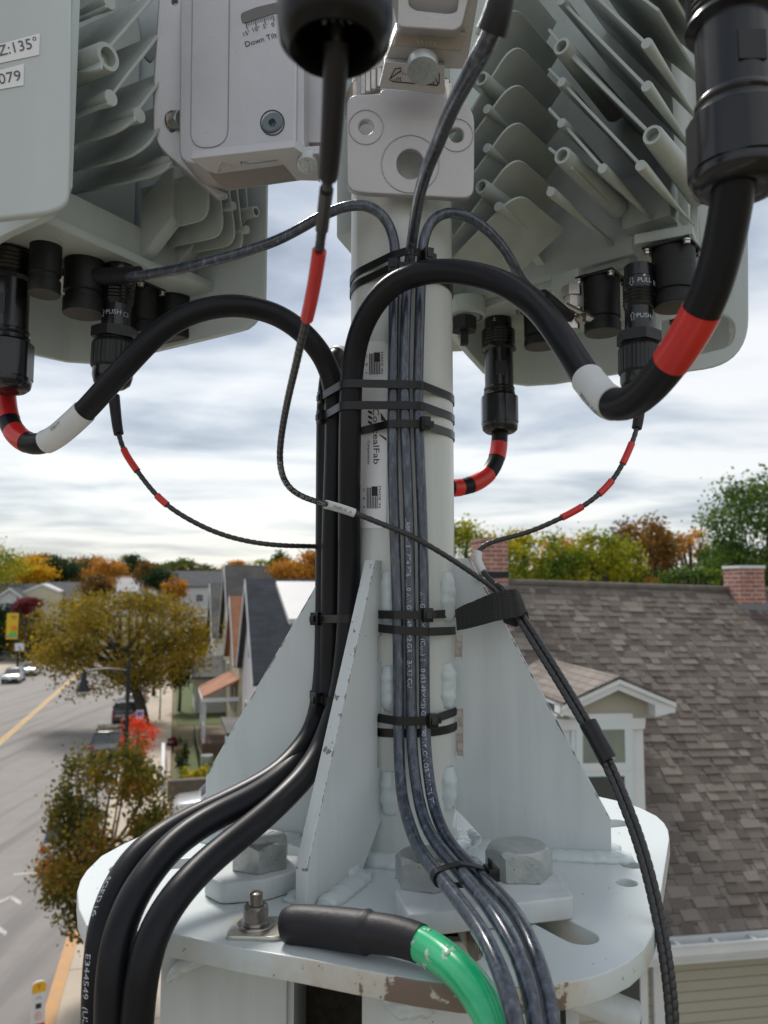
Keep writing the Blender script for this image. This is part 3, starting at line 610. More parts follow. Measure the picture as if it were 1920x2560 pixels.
# clear-jacketed ground cables
J1 = mk([(300, 690, .93), (345, 690, .92), (464, 669, .90), (600, 633, .89), (700, 598, .882), (770, 560, .877), (811, 536, .873), (853, 519, .868), (904, 511, .866), (941, 523, .866), (968, 552, .868), (984, 591, .870), (989, 640, .872), (984, 769, .873), (982, 980, .873), (982, 1148, .873), (986, 1300, .873), (994, 1545, .873), (996, 1714, .873), (998, 1883, .865), (1005, 1987, .835), (1020, 2050, .80), (1043, 2113, .765), (1077, 2164, .72), (1115, 2210, .68), (1157, 2265, .64), (1195, 2316, .605), (1229, 2379, .575), (1254, 2438, .555), (1275, 2493, .54), (1290, 2560, .53), (1306, 2700, .525)])
J2 = mk([(1262, -60, .445), (1248, 30, .45), (1229, 90, .46), (1212, 118, .465), (1193, 150, .475), (1161, 210, .51), (1127, 276, .56), (1098, 350, .62), (1068, 422, .68), (1049, 485, .74), (1038, 549, .80), (1029, 612, .85), (1021, 680, .871), (1015, 769, .872), (1011, 980, .872), (1016, 1148, .872), (1022, 1300, .872), (1026, 1545, .872), (1028, 1714, .872), (1030, 1860, .865), (1043, 1978, .835), (1060, 2050, .80), (1085, 2100, .765), (1125, 2151, .725), (1163, 2195, .685), (1203, 2242, .65), (1245, 2299, .61), (1280, 2360, .585), (1305, 2415, .565), (1328, 2484, .55), (1340, 2560, .54), (1348, 2700, .53)])
J3 = mk([(1425, 792, 1.02), (1400, 775, 1.0), (1368, 750, .98), (1322, 722, .95), (1297, 690, .93), (1275, 646, .91), (1246, 603, .90), (1203, 561, .888), (1161, 536, .88), (1119, 529, .876), (1085, 544, .874), (1065, 578, .873), (1056, 620, .873), (1050, 769, .874), (1045, 980, .874), (1050, 1148, .874), (1056, 1300, .874), (1060, 1545, .874), (1061, 1714, .874), (1064, 1860, .868), (1075, 1965, .84), (1091, 2037, .81), (1119, 2100, .775), (1161, 2151, .735), (1201, 2191, .70), (1245, 2234, .67), (1285, 2280, .64), (1320, 2342, .605), (1350, 2421, .575), (1370, 2493, .56), (1381, 2560, .55), (1390, 2700, .54)])
RJ = .0061
def jcable(path, label, boot, txt, i0):
    t = thing('ground_wire', label, 'cable', 'clear-jacketed cables down the front of the mast', loc=tuple(path[0]))
    rs = [RJ * (1 + .025 * noise.noise(q * 70)) for q in path]
    build('jacket', MB().tube(path, rs, 20), M['clear'], t, ang=70)
    if boot:
        s = path[boot[0]:boot[1]]; n_ = len(s)
        build('boot', MB().tube(s, [RJ * (1.75 - .55 * (i / n_ if boot[2] else 1 - i / n_)) for i in range(n_)], 22), M['shrink'], t, ang=60)
    if txt:
        k = MB(); cable_text(k, txt, path, i0, .0052, RJ, ang0=-.25); build('print', k, M['inkw'], t, smooth=False, uv=False)
    return t
bi = near(J1, 372, 689)
j1 = jcable(J1, 'blue-grey clear-jacketed cable arching left from the mast to the left radio, leftmost of the three', None, None, 0)
bs = [P(192, 692, .945), P(215, 692, .94), P(260, 692, .935), P(310, 689, .93), P(352, 684, .925)]
build('boot', MB().tube(cr_path(bs, .006), [.0105 if i < 2 else .0125 - .00012 * i * 2 for i in range(len(cr_path(bs, .006)))], 22), M['shrink'], j1)
ln = P(163, 690, .95)
lg = MB().lathe([(.015, .028), (.0155, .018), (.0125, .017), (.0135, .012), (.0135, .008), (.011, .007), (.011, -.004), (.009, -.005)], ln, (0, 0, 1), 6); build('lug_bolt', lg, M['steel'], j1, ang=25)
jcable(J2, 'blue-grey clear-jacketed cable crossing the clamp plate to a black boot at the top right', (0, near(J2, 1228, 100), False), 'LR0052-13   FT4 FT6   1/0 AWG 53.49MM2 GR I  BARE CU', near(J2, 1022, 1300))
jcable(J3, 'blue-grey clear-jacketed cable arching right from the mast to the right radio, rightmost of the three', (0, near(J3, 1350, 738), False), 'AWG 53.5MM2 (CUL) E 1/0 (53.49MM2) GR I T90 NYLON OR TWN75  FT1', near(J3, 1056, 1480))
lb = P(1432, 806, 1.03); k = MB().lathe([(.014, .05), (.014, .036), (.010, .035), (.010, .02), (.014, .018), (.014, .006), (.009, .004), (.009, -.01)], lb, (0, 0, 1), 6)
k.tube([lb + V((-.012, -.01, .02)), lb + V((.03, -.012, -.004))], .005, 10); k.tube([lb + V((.005, -.015, .0)), lb + V((.03, .0, .016))], .006, 10)
tag(build('ground_terminal', k, M['steel'], None, ang=25), 'small shiny bolted terminal under the right radio between the round caps', 'terminal')
# fibre cables
S1 = [(1233, 1469, .872), (1262, 1500, .868), (1298, 1552, .86), (1345, 1627, .845), (1400, 1715, .83), (1448, 1795, .815), (1497, 1880, .80), (1530, 1950, .79), (1563, 2030, .775), (1592, 2110, .76), (1615, 2190, .745), (1634, 2270, .735), (1649, 2345, .725), (1661, 2420, .715), (1670, 2495, .71), (1675, 2570, .705), (1679, 2700, .70)]
def off(pts, du, dv, dy): return [(u + du, v + dv, y + dy) for u, v, y in pts]
F1 = mk([(843, 60, .345), (841, 130, .347), (836, 220, .36), (830, 330, .38), (822, 430, .40), (813, 500, .43), (805, 570, .455), (797, 640, .475), (784, 720, .50), (768, 795, .53), (756, 840, .55), (739, 916, .59), (719, 1001, .64), (704, 1085, .69), (699, 1148, .725), (706, 1192, .75), (724, 1222, .77), (754, 1241, .79), (811, 1260, .83), (850, 1270, .843), (891, 1284, .85), (959, 1312, .852), (1022, 1337, .853), (1064, 1359, .856), (1127, 1397, .863), (1191, 1440, .87)] + S1)
F2 = mk([(284, 985, .96), (289, 1030, .955), (296, 1086, .95), (309, 1125, .945), (325, 1152, .94), (345, 1180, .935), (375, 1220, .93), (416, 1262, .925), (464, 1294, .925), (527, 1326, .93), (591, 1347, .935), (654, 1359, .94), (710, 1364, .95), (790, 1366, .975), (880, 1370, 1.03), (980, 1385, 1.06), (1100, 1410, 1.03), (1180, 1440, .95)] + off(S1, 14, -6, .001))
F3 = mk([(1601, 985, .95), (1598, 1036, .948), (1592, 1075, .945), (1580, 1107, .94), (1558, 1158, .935), (1532, 1200, .93), (1498, 1236, .925), (1456, 1267, .92), (1403, 1295, .918), (1325, 1329, .915), (1262, 1346, .912), (1220, 1357, .91), (1197, 1369, .908), (1188, 1388, .905), (1195, 1412, .90), (1212, 1440, .893)] + off(S1, 6, -9, .008))
RF = .0031
def fibre(path, label, conn, sl, reds, lab, grp='thin fibre cables'):
    t = thing('fibre_cable', label, 'fibre cable', grp, loc=tuple(path[0]))
    path = smooth_path(fine(path), 1); rs = [(RF + (.0005 if path[i].z < -.05 else 0)) * (1 if i % 5 else .86) for i in range(len(path))]
    build('sheath', MB().tube(path, rs, 14), M['fibre'], t, ang=30)
    if sl:
        s = seg(path, *sl[:2]); build('strain_sleeve', MB().tube(s, [sl[2] - (sl[2] - sl[3]) * (i / len(s)) for i in range(len(s))], 20), M['shrink'], t, ang=60)
    for r_ in reds: sleeve(path, r_[0], r_[1], r_[2] if len(r_) > 2 else RF * 1.35, M['red'], t, 'red_sleeve')
    if lab: sleeve(path, lab[0], lab[1], RF * 1.55, M['white'], t, 'label_sleeve')
    return t
f1 = fibre(F1, 'thin dark fibre cable dropping from the blurred top centre connector, with a long red sleeve', None, ((842, 110), (823, 440), .0062, .0054), [((798, 628), (768, 798), .0046)], ((815, 1262), (888, 1283)))
kt = MB(); cable_text(kt, 'F3G002-0116', F1, near(F1, 822, 1263), .0032, RF * 1.57); build('print', kt, M['ink'], f1, smooth=False, uv=False)
build('sleeve_end', MB().tube(seg(F1, (815, 470), (803, 575)), [.0040] * len(seg(F1, (815, 470), (803, 575))), 14), M['fibre'], f1)
f2 = fibre(F2, 'thin dark fibre cable hanging in an arc from the left radio to the mast', None, ((284, 990), (296, 1086), .0072, .0060), [((309, 1122), (342, 1177)), ((392, 1241), (418, 1263))], ((792, 1365), (815, 1367)))
f3 = fibre(F3, 'thin dark fibre cable hanging in an arc from the right radio, with a white tag', None, ((1600, 1000), (1593, 1072), .0072, .0060), [((1579, 1108), (1556, 1160)), ((1530, 1202), (1499, 1235)), ((1456, 1267), (1404, 1295))], ((1190, 1375), (1206, 1430)))
kt = MB(); cable_text(kt, 'F3G002-0116-51952 MTR  38518 FT K=  CORNING', F1, near(F1, 1497, 1880) - 80, .004, RF * 1.02, ang0=-.2); build('print', kt, M['inkw'], f1, smooth=False, uv=False)
# tape wrap
tp = smooth_path(cr_path([P(u, v, y - .001) for u, v, y in [(1470, 1808, .812), (1485, 1835, .806), (1500, 1862, .80), (1522, 1902, .792)]], .004), 2)
tag(build('tape_wrap', MB().tube(tp, [.0092 + .0006 * noise.noise(q * 90) for q in tp], 20), M['nylon'], None, ang=60), 'black electrical tape wrapped round the fibre cables in front of the dormer window', 'tape')
# fibre connectors
def fibre_connector(parent, top, bottom, r):
    ax = top - bottom; H = ax.length; ax.normalize()
    c = build('connector', MB().lathe([(r * .70, H), (r * .70, H * .90), (r * .76, H * .89), (r * .76, H * .80)] + [(r * (.76 if k % 2 else .72), H * (.79 - .014 * k)) for k in range(9)] + [(r * .70, H * .66), (r * .66, H * .65), (r * .66, H * .47), (r * .82, H * .46)], bottom, ax, 44), M['gloss'], parent, ang=30)
    build('ring_nut', MB().hexh(bottom + ax * H * .37, ax, r * .93, H * .09, 48, .3), M['ridged'], c, ang=25)
    kn = MB().lathe([(r * .92, H * .12), (r * 1.0, H * .14), (r * 1.0, H * .32), (r * .94, H * .34), (r * .8, H * .36), (r * .8, H * .39)], bottom, ax, 64)
    for i, q in enumerate(kn.v):
        if (i % 64) % 2 and i < 64 * 4: d = q - bottom; d = d - ax * d.dot(ax); kn.v[i] = q - d * .025
    build('grip_nut', kn, M['ridged'], c, ang=20)
    build('dome_nut', MB().lathe([(r * .30, -H * .045), (r * .55, -H * .035), (r * .80, .0), (r * .90, H * .06), (r * .90, H * .125)], bottom, ax, 40), M['gloss'], c, ang=50)
    k = MB(); rb = r * .77; rc_ = r * .667
    def f(rr, h0):
        return lambda a_, y: bottom + ax * (h0 * H + y) + V((math.sin(a_), -math.cos(a_), 0)) * rr
    for s_, h0, rr in [('PULL', .83, rb), ('PUSH', .55, rc_)]:
        vs, fs, x0, x1 = text2d(s_); kk = .0085; g_ = f(rr, h0); k.add([g_((q.x - (x0 + x1) / 2) * kk / rr + .1, q.y * kk) for q in vs], fs)
        sg = 1 if s_ == 'PUSH' else -1; ar = [(0, .0055), (.0034, .001), (.0016, .001), (.0016, -.0045), (-.0016, -.0045), (-.0016, .001), (-.0034, .001)]
        pts = [g_(-.75 + x / rr, .0026 + sg * y) for x, y in ar]
        for i in range(7): k.tube([pts[i], pts[(i + 1) % 7]], .0003, 5)
        lk = [g_(1.0 + x / rr, y) for x, y in [(-.003, -.001), (.003, -.001), (.003, .004), (-.003, .004)]]
        for i in range(4): k.tube([lk[i], lk[(i + 1) % 4]], .0003, 5)
    dt = f(rb, .885); k.add([dt(.05, .0)] + [dt(.05 + .0017 / rb * math.cos(q), .0017 * math.sin(q)) for q in [i * .6283 for i in range(10)]], [(0, i + 1, (i + 1) % 10 + 1) for i in range(10)])
    build('print', k, M['inkw'], c, smooth=False, uv=False)
    return c
fb = P(1598, 985, .95); fibre_connector(f3, P(1596, 668, .955), P(1598, 975, .95), .0255)
fibre_connector(f2, P(300, 665, .96), P(280, 960, .96), .0275)
# big blurred connector above, at the top centre
tp_ = P(838, 62, .345); k = .0265
cn = build('connector', MB().lathe([(.0062, .030), (.0150, .028), (.0165, -.004), (.0185, -.0095), (.0215, -.011), (.0262, -.006), (.0275, .004), (.0275, .016), (.0255, .026)], tp_ + V((0, 0, -.002)), (0, 0, 1), 56, caps=False), mat('black_gland', (.005, .005, .0055), .3, spec=.25), f1, ang=50)
build('grip_nut', MB().lathe([(.026, .024), (.0295, .027), (.0300, .033), (.0300, .085)], tp_, (0, 0, 1), 56, caps=False), M['gloss'], cn, ang=50)
k = MB()
for i in range(11):
    a_ = math.pi * (.15 + 1.35 * i / 10); k.box(tp_ + V((.0105 * math.cos(a_), .0105 * math.sin(a_), .010)), (.0022, .0014, .005), Matrix.Rotation(a_, 3, 'Z'))
build('gland_teeth', k, mat('grey_nylon', (.30, .34, .33), .4), cn)
# ---------------------------------------------------------------- cable ties
def hull(cs):
    pts = []
    for (x, y, r) in cs:
        for k in range(28): a_ = 2 * math.pi * k / 28; pts.append((x + r * math.cos(a_), y + r * math.sin(a_)))
    pts = sorted(set(pts)); lo = []; up = []
    for q in pts:
        while len(lo) > 1 and (lo[-1][0] - lo[-2][0]) * (q[1] - lo[-2][1]) - (lo[-1][1] - lo[-2][1]) * (q[0] - lo[-2][0]) <= 0: lo.pop()
        lo.append(q)
    for q in reversed(pts):
        while len(up) > 1 and (up[-1][0] - up[-2][0]) * (q[1] - up[-2][1]) - (up[-1][1] - up[-2][1]) * (q[0] - up[-2][0]) <= 0: up.pop()
        up.append(q)
    h_ = lo[:-1] + up[:-1]
    res = []
    for i in range(len(h_)):
        a_, b_ = V(h_[i]), V(h_[(i + 1) % len(h_)]); n_ = max(1, int((b_ - a_).length / .006))
        for k in range(n_): res.append(a_.lerp(b_, k / n_))
    return res
def tie(label, cs, O, a_, b_, w_, head, tilt=(0, 0), wd=.0092, hs=1.3, grp='black nylon cable ties', hm=None, tail=True):
    O, a_, b_, w_ = V(O), V(a_), V(b_), V(w_)
    h_ = hull([(x, y, r + .0004) for x, y, r in cs]); n_ = len(h_)
    cen = sum(h_, V((0, 0))) / n_
    t = thing('cable_tie', label, 'cable tie', grp, loc=tuple(O + a_ * h_[0].x + b_ * h_[0].y)); mb = MB(); vs = []
    for q in h_:
        nn = (q - cen).normalized(); base = O + a_ * q.x + b_ * q.y + w_ * ((q.x - cen.x) * tilt[0] + (q.y - cen.y) * tilt[1]); o_ = (a_ * nn.x + b_ * nn.y) * .0016
        vs += [base - w_ * wd / 2, base + w_ * wd / 2, base + w_ * wd / 2 + o_, base - w_ * wd / 2 + o_]
    fs = [(i * 4 + k, i * 4 + (k + 1) % 4, ((i + 1) % n_) * 4 + (k + 1) % 4, ((i + 1) % n_) * 4 + k) for i in range(n_) for k in range(4)]
    build('strap', mb.add(vs, fs), M['nylon'], t, ang=50)
    hu, hv = head      # pixel of the head: nearest hull point
    def w3(q, k=.004):
        nn = (q - cen).normalized(); return O + a_ * q.x + b_ * q.y + w_ * ((q.x - cen.x) * tilt[0] + (q.y - cen.y) * tilt[1]) + (a_ * nn.x + b_ * nn.y) * k
    i = min(range(n_), key=lambda j: (px(w3(h_[j]))[0] - hu) ** 2 + (px(w3(h_[j]))[1] - hv) ** 2 + (w3(h_[j]).length - O.length) * 400)
    if not tail: i = max(range(n_), key=lambda j: w3(h_[j]).y)
    q = h_[i]; nn = (q - cen).normalized(); N3 = (a_ * nn.x + b_ * nn.y).normalized(); T3 = w_.cross(N3)
    rot = Matrix((T3, N3, w_)).transposed(); c = w3(q, .0045)
    hd = curve2d(rnd([(-.0068, -.0068), (.0068, -.0068), (.0068, .0068), (-.0068, .0068)], .0012), [rnd([(-.004, -.003), (.004, -.003), (.004, .003), (-.004, .003)], .0004)], .0085 * hs, .0006)
    hd.v = [c + rot @ V((p_.z * 1.0 * hs, p_.y * .6 * hs, p_.x * .95 * hs)) for p_ in hd.v]
    hd2 = bev(MB().box(c, (.0085 * hs, .0078 * hs, .0118 * hs), rot), .0006, 2)
    hd2.add([c + rot @ (V(p_) * hs) for p_ in [(-.0025, .0041, -.0035), (.0025, .0041, -.0035), (.0025, .0041, .0035), (-.0025, .0041, .0035), (-.0025, .0052, -.003), (.0025, .0052, -.003), (.0025, .0052, .0015), (-.0025, .0052, .0015)]], [(0, 1, 5, 4), (1, 2, 6, 5), (2, 3, 7, 6), (3, 0, 4, 7), (4, 5, 6, 7)])
    build('head', hd2, M['nylon'], t, ang=30)
    if tail: build('cut_tail', bev(MB().box(c + T3 * .0065 * hs + N3 * -.001, (.006, .0022, .0075), rot), .0004, 1), M['nylon'], t, ang=30)
    return t
def at_z(path, z):
    c = [q for q in path if abs(q.z - z) < .008 and q.y > .7]; q = min(c, key=lambda p_: abs(p_.z - z)); return (q.x, q.y)
PC = (AX.x, AX.y, PR)
def js(z): return [(*at_z(p_[near(p_, 1020, 640) - 20:], z), RJ) for p_ in (J1, J2, J3)]
def cbz(z, ps=None): return [(*at_z([q for q in p_ if q.x < .02 and q.x > -.09], z), RC) for p_ in (ps or (A, B, C))]
X3, Y3, Z3 = (1, 0, 0), (0, 1, 0), (0, 0, 1)
tie('highest black tie round the mast, above the black cable arch, head to the right', [PC] + js(.378), (0, 0, .382), X3, Y3, Z3, (1072, 634))
tie('second highest black tie round the mast, its head left of the highest one', [PC] + js(.368), (0, 0, .368), X3, Y3, Z3, (982, 655))
tie('upper of the long ties binding the black cables to the mast at the maker sticker', [PC] + js(.23) + cbz(.23), (0, 0, .230), X3, Y3, Z3, (800, 1010))
tie('lower of the long ties binding the black cables to the mast at the maker sticker', [PC] + js(.206) + cbz(.206), (0, 0, .206), X3, Y3, Z3, (800, 1052))
tie('tie over the maker sticker with its head on the rightmost grey cable', [PC] + js(.185), (0, 0, .185), X3, Y3, Z3, (1064, 1063))
tie('tie with its head on the right grey cable beside the woven strap', [PC] + js(-.029), (0, 0, -.029), X3, Y3, Z3, (1064, 1537))
tie('slanting tie just under the one beside the woven strap', [PC] + js(-.047), (0, 0, -.046), X3, Y3, Z3, (1180, 1700), tilt=(-.06, 0), tail=False)
tie('upper of the two lower ties round the mast between the gussets', [PC] + js(-.142), (0, 0, -.143), X3, Y3, Z3, (1082, 1798))
tie('lower of the two lower ties round the mast, passing behind the grey cables', [PC] + [], (0, 0, -.160), X3, Y3, Z3, (1180, 1900), tail=False)
tie('tie holding only the three black cables, its head left of them beside the left gusset', cbz(-.035), (0, 0, -.035), X3, Y3, Z3, (790, 1558), tilt=(.05, 0))
tt = tie('tie with a pale printed band where the black cables bend away from the mast', cbz(-.128), (0, 0, -.128), X3, Y3, Z3, (782, 1778), tilt=(-.1, 0))
# tie round the three grey cables over the bolts
ip = near(J2, 1150, 2180); O_ = J2[ip]; tg = (J2[ip + 3] - J2[ip - 3]).normalized(); sd_ = tg.cross(V((0, 0, 1))).normalized(); n_ = sd_.cross(tg)
cs = []
for p_ in (J1, J2, J3):
    q = min(p_[near(p_, 1020, 1900):], key=lambda z: abs((z - O_).dot(tg))); cs.append(((q - O_).dot(sd_), (q - O_).dot(n_), RJ))
tie('tie round the three grey cables above the hex bolts, its head on the right', cs, O_, sd_, n_, tg, (1226, 2181))
# woven strap
mb = MB(); top = [(1139, 1524), (1160, 1512), (1182, 1504), (1210, 1492), (1232, 1483), (1262, 1475), (1284, 1472), (1294, 1480)]; bot = [(1143, 1576), (1162, 1573), (1184, 1568), (1210, 1561), (1238, 1553), (1272, 1546), (1300, 1540), (1313, 1530)]
Yf = [.878, .874, .868, .860, .852, .848, .850, .858]
rows = [(P(*a_, y), P(*b_, y)) for a_, b_, y in zip(top, bot, Yf)]
rows += [(P(1297, 1488, .868) + V((.001, 0, 0)), P(1316, 1532, .868)), (P(1290, 1488, .895), P(1310, 1534, .895)), (P(1262, 1495, .925), P(1280, 1548, .925)), (P(1180, 1520, .955), P(1195, 1575, .955)), (P(1150, 1530, .95), P(1155, 1580, .95))]
vs = []; m_ = len(rows)
fine = []
for i in range(m_ - 1):
    for k in range(4): fine.append((rows[i][0].lerp(rows[i + 1][0], k / 4), rows[i][1].lerp(rows[i + 1][1], k / 4)))
fine.append(rows[-1])
for i, (a_, b_) in enumerate(fine):
    t_ = (fine[min(i + 1, len(fine) - 1)][0] - fine[max(i - 1, 0)][0]).normalized(); w_ = (a_ - b_).normalized(); nn = t_.cross(w_).normalized() * .0016
    for k in range(7):
        q = a_.lerp(b_, k / 6); vs.append(q + nn + V((0, 0, .0006 * noise.noise(q * 400)))); 
    for k in range(6, -1, -1): vs.append(a_.lerp(b_, k / 6) - nn)
mb.add(vs, [(i * 14 + k, i * 14 + (k + 1) % 14, (i + 1) * 14 + (k + 1) % 14, (i + 1) * 14 + k) for i in range(len(fine) - 1) for k in range(14)] + [tuple(range(14)), tuple(len(vs) - 14 + k for k in range(14))])
st = build('woven_strap', mb, M['web'], None, ang=60); tag(st, 'black woven hook-and-loop strap holding the fibre cables to the right gusset', 'strap')
inner = MB(); ra = [(P(1262, 1560, .86), P(1268, 1560, .86))]
lay = frame_plate(Plane(P(1260, 1530, .862), V((.15, -1, 0))), rnd([(1258, 1540), (1316, 1522), (1322, 1548), (1290, 1566), (1262, 1556)], 5), .004)
build('strap_end', lay, M['web'], st, ang=30)
# ================================================================ RADIOS, CLAMP, BRACKETS, SUPPORT
Zu = V((0, 0, 1))
def face_fins(root, pl, dep, h, fins, rr=.03, th=.0032):
    """fins: (A_px, B_px, [boss px...], h factor); outer edge A->B on plane pl, end edge at B runs along dep"""
    for A_, B_, bosses, hf in fins:
        a_, b_ = pl.at(*A_), pl.at(*B_); hh = h * hf; r = min(rr, (a_ - b_).length * .8)
        e_ = (a_ - b_).normalized(); pts = [a_, b_ + e_ * r]
        for k in range(1, 8):
            t = k / 8; p0, p2 = b_ + e_ * r, b_ + dep * r; pts.append(p0 * (1 - t) ** 2 + b_ * 2 * t * (1 - t) + p2 * t * t)
        pts += [b_ + dep * r, b_ + dep * hh, a_ + dep * hh]
        n_ = e_.cross(dep).normalized(); m_ = MB().prism([q - n_ * th / 2 for q in pts], n_ * th); f = build('cooling_fin', bev(m_, .0006, 1), M['radio'], root, ang=30)
        for bp, rad, hole in bosses:
            c = pl.at(*bp); o_ = -dep * .004
            k = MB().lathe(([(rad * 1.25, hh)] if hole else [(rad * .22, .085), (rad * .7, .03)]) + [(rad * 1.0, .0), (rad * .93, -.003)] + ([(rad * .64, -.003), (rad * .6, .0085)] if hole else []), c + o_ * (2.8 if hole else 1), dep, 24)
            build('boss', k, M['radio'], f, ang=40)
def shroud(root, O, t_, n_, path, zt, zb, th=.009, lift=.0):
    """wall along plan path [(s, d, zbottom)] ; O origin, t_ along, n_ outward depth"""
    m_ = len(path); vs = []
    for i, (s, d, z0) in enumerate(path):
        a_ = V(path[max(i - 1, 0)][:2]); b_ = V(path[min(i + 1, m_ - 1)][:2]); tt = (b_ - a_).normalized(); nn = V((-tt.y, tt.x)) * th / 2
        for sg, z in ((1, z0), (-1, z0), (-1, zt), (1, zt)):
            q = O + t_ * (s + nn.x * sg) + n_ * (d + nn.y * sg); vs.append(V((q.x, q.y, z)))
    fs = [(i * 4 + k, i * 4 + (k + 1) % 4, (i + 1) * 4 + (k + 1) % 4, (i + 1) * 4 + k) for i in range(m_ - 1) for k in range(4)] + [(3, 2, 1, 0), tuple((m_ - 1) * 4 + k for k in range(4))]
    return build('shroud', bev(MB().add(vs, fs), .0015, 2), M['shroud'], root, ang=40)
def arc(c, r, a0, a1, n=6, z=lambda a_: 0): return [(c[0] + r * math.cos(R(a0 + (a1 - a0) * k / n)), c[1] + r * math.sin(R(a0 + (a1 - a0) * k / n))) for k in range(n + 1)]
def dust_cap(root, cx_, top_v, bot_v, rad_px, Y, lab=None):
    c = P(cx_, bot_v, Y); H = P(cx_, top_v, Y).z - c.z; r = rad_px * Y / FPX
    o = build('port_cap', MB().lathe([(r * .99, 0), (r, .001), (r, H * .17), (r * .985, H * .18), (r * .9, H * .19), (r * .9, H * .25), (r, H * .27)] + [(r * (.995 if k % 2 else .975), H * (.29 + .035 * k)) for k in range(12)] + [(r, H * .75), (r, H)], c, Zu, 44), M['rubber'], root, ang=30)
    build('cap_face', MB().lathe([(r * .96, -.0012), (r * .96, .001)], c, Zu, 44), mat('cap_face', (.075, .072, .066), .8), o)
    fl = MB().box(c + V((0, 0, H + .002)), (r * 2.25, r * 2.25, .004), Matrix.Rotation(root_rot, 3, 'Z')); build('flange', bev(fl, .001, 1), M['gloss'], o, ang=30)
    for sx_, sy_ in ((-1, -1), (1, -1), (1, 1), (-1, 1)):
        q = c + Matrix.Rotation(root_rot, 3, 'Z') @ V((sx_ * r * .93, sy_ * r * .93, H - .006))
        build('screw', MB().lathe([(.0025, -.0005), (.0040, 0), (.0042, .003), (.0035, .0032), (.0048, .004), (.0048, .006)], q, Zu, 16), M['steel'], o, ang=30)
    return o
# ---- left radio
OL = V((-.393, .838, 0)); tL = V((.526, .851, 0)).normalized(); nL = V((.851, -.526, 0)).normalized(); dL = (-nL + V((0, 0, .085))).normalized()
lr = thing('radio_unit', 'grey-green radio with cooling fins and labelled side panel, left of the mast', 'radio', 'outdoor radio units', loc=(-.40, .95, .42))
PL = Plane(OL + nL * .10, nL); root_rot = math.atan2(tL.y, tL.x)
def LL(s, n, z): q = OL + tL * s + nL * n; return V((q.x, q.y, z))
body = MB().prism([LL(-.01, .0, .42), LL(.242, .0, .42), LL(.242, -.16, .42), LL(-.01, -.16, .42)], V((0, 0, .045)))
build('lower_block', bev(body, .004, 2), M['radio'], lr, ang=30)
body = MB().prism([LL(-.055, -.12, .46), LL(.242, -.12, .46), LL(.242, -.17, .46), LL(-.055, -.17, .46)], V((0, 0, .62)))
build('housing', bev(body, .004, 2), M['radio'], lr, ang=30)
fl = MB().prism([LL(-.012, .012, .408), LL(.20, .012, .408), LL(.205, .03, .408), LL(.262, .03, .408), LL(.245, -.16, .408), LL(-.012, -.165, .408)], V((0, 0, .0125)))
build('bottom_flange', bev(fl, .003, 2), M['radio'], lr, ang=30)
Q = lambda x, y: (x * .3014, y * .3014)
UF = [([(1100, -260), (905, 0), (880, 60), (820, 100), (740, 140), (670, 170), (600, 188), (500, 210)], 1, (880, 25), .0085, False),
 ([(1300, -50), (1130, 140), (860, 450), (845, 575), (760, 600), (590, 632), (480, 655)], 2, (828, 500), .0150, True),
 ([(1330, 280), (1210, 430), (925, 795), (900, 868), (840, 888), (770, 920), (680, 955), (585, 978), (480, 1000)], 2, (893, 822), .0088, False),
 ([(1400, 590), (1275, 750), (1145, 915), (1120, 1000), (1080, 1025), (1030, 1062), (940, 1110), (830, 1145), (700, 1180), (590, 1203), (480, 1226)], 2, (1128, 965), .0088, False),
 ([(1500, 830), (1400, 950), (1290, 1120), (1240, 1190), (1180, 1240), (1100, 1290), (1000, 1330), (850, 1370), (590, 1422), (480, 1444)], 2, None, 0, False),
 ([(1620, 1040), (1550, 1130), (1440, 1290), (1428, 1355), (1400, 1390), (1340, 1430), (1260, 1465), (1100, 1505), (900, 1548), (700, 1590), (590, 1612), (480, 1634)], 2, (1415, 1330), .0085, False)]
for pts, nb, bp, rad, hole in UF:
    A3 = PL.at(*Q(*pts[0])); B3 = PL.at(*Q(*pts[nb])); e_ = (A3 - B3).normalized(); n_ = e_.cross(dL).normalized(); FP = Plane(B3, n_)
    poly = [A3, B3] + [FP.at(*Q(*q)) for q in pts[nb + 1:]]; last = (poly[-1] - B3).dot(dL); poly += [A3 + dL * max(last, .15)]; th = .0034
    f = build('cooling_fin', bev(MB().prism([q - n_ * th / 2 for q in poly], n_ * th), .0007, 1), M['radio'], lr, ang=30)
    if bp:
        c = PL.at(*Q(*bp)); build('boss', MB().lathe(([(rad * 1.25, .2)] if hole else [(rad * .22, .085), (rad * .7, .03)]) + [(rad, .0), (rad * .93, -.003)] + ([(rad * .64, -.003), (rad * .6, .0085)] if hole else []), c - dL * (.011 if hole else .003), dL, 24), M['radio'], f, ang=40)
q1 = lambda x, y: (x * .4219, y * .4219)
fins = [(q1(1228, 1010), q1(1245, 1300), [], .75), (q1(1300, 1060), q1(1330, 1400), [], .8), (q1(1350, 1060), q1(1405, 1450), [(q1(1362, 1225), .0055, False)], .85),
        (q1(1400, 1060), q1(1450, 1490), [(q1(1442, 1365), .0055, False)], .85), (q1(1455, 1060), q1(1478, 1330), [(q1(1470, 1265), .0075, True)], .8)]
face_fins(lr, PL, dL, .16, fins, .024)
for s_, z_ in ((.15, .45), (.21, .46)):
    mb = MB(); mb.prism([LL(s_, -.002, z_ - .03), LL(s_ + .02, -.002, z_ - .03), LL(s_ + .03, .045, z_ + .02), LL(s_ + .012, .045, z_ + .02)], V((0, 0, .08)))
    build('casting_rib', bev(mb, .003, 2), M['radio'], lr, ang=40)
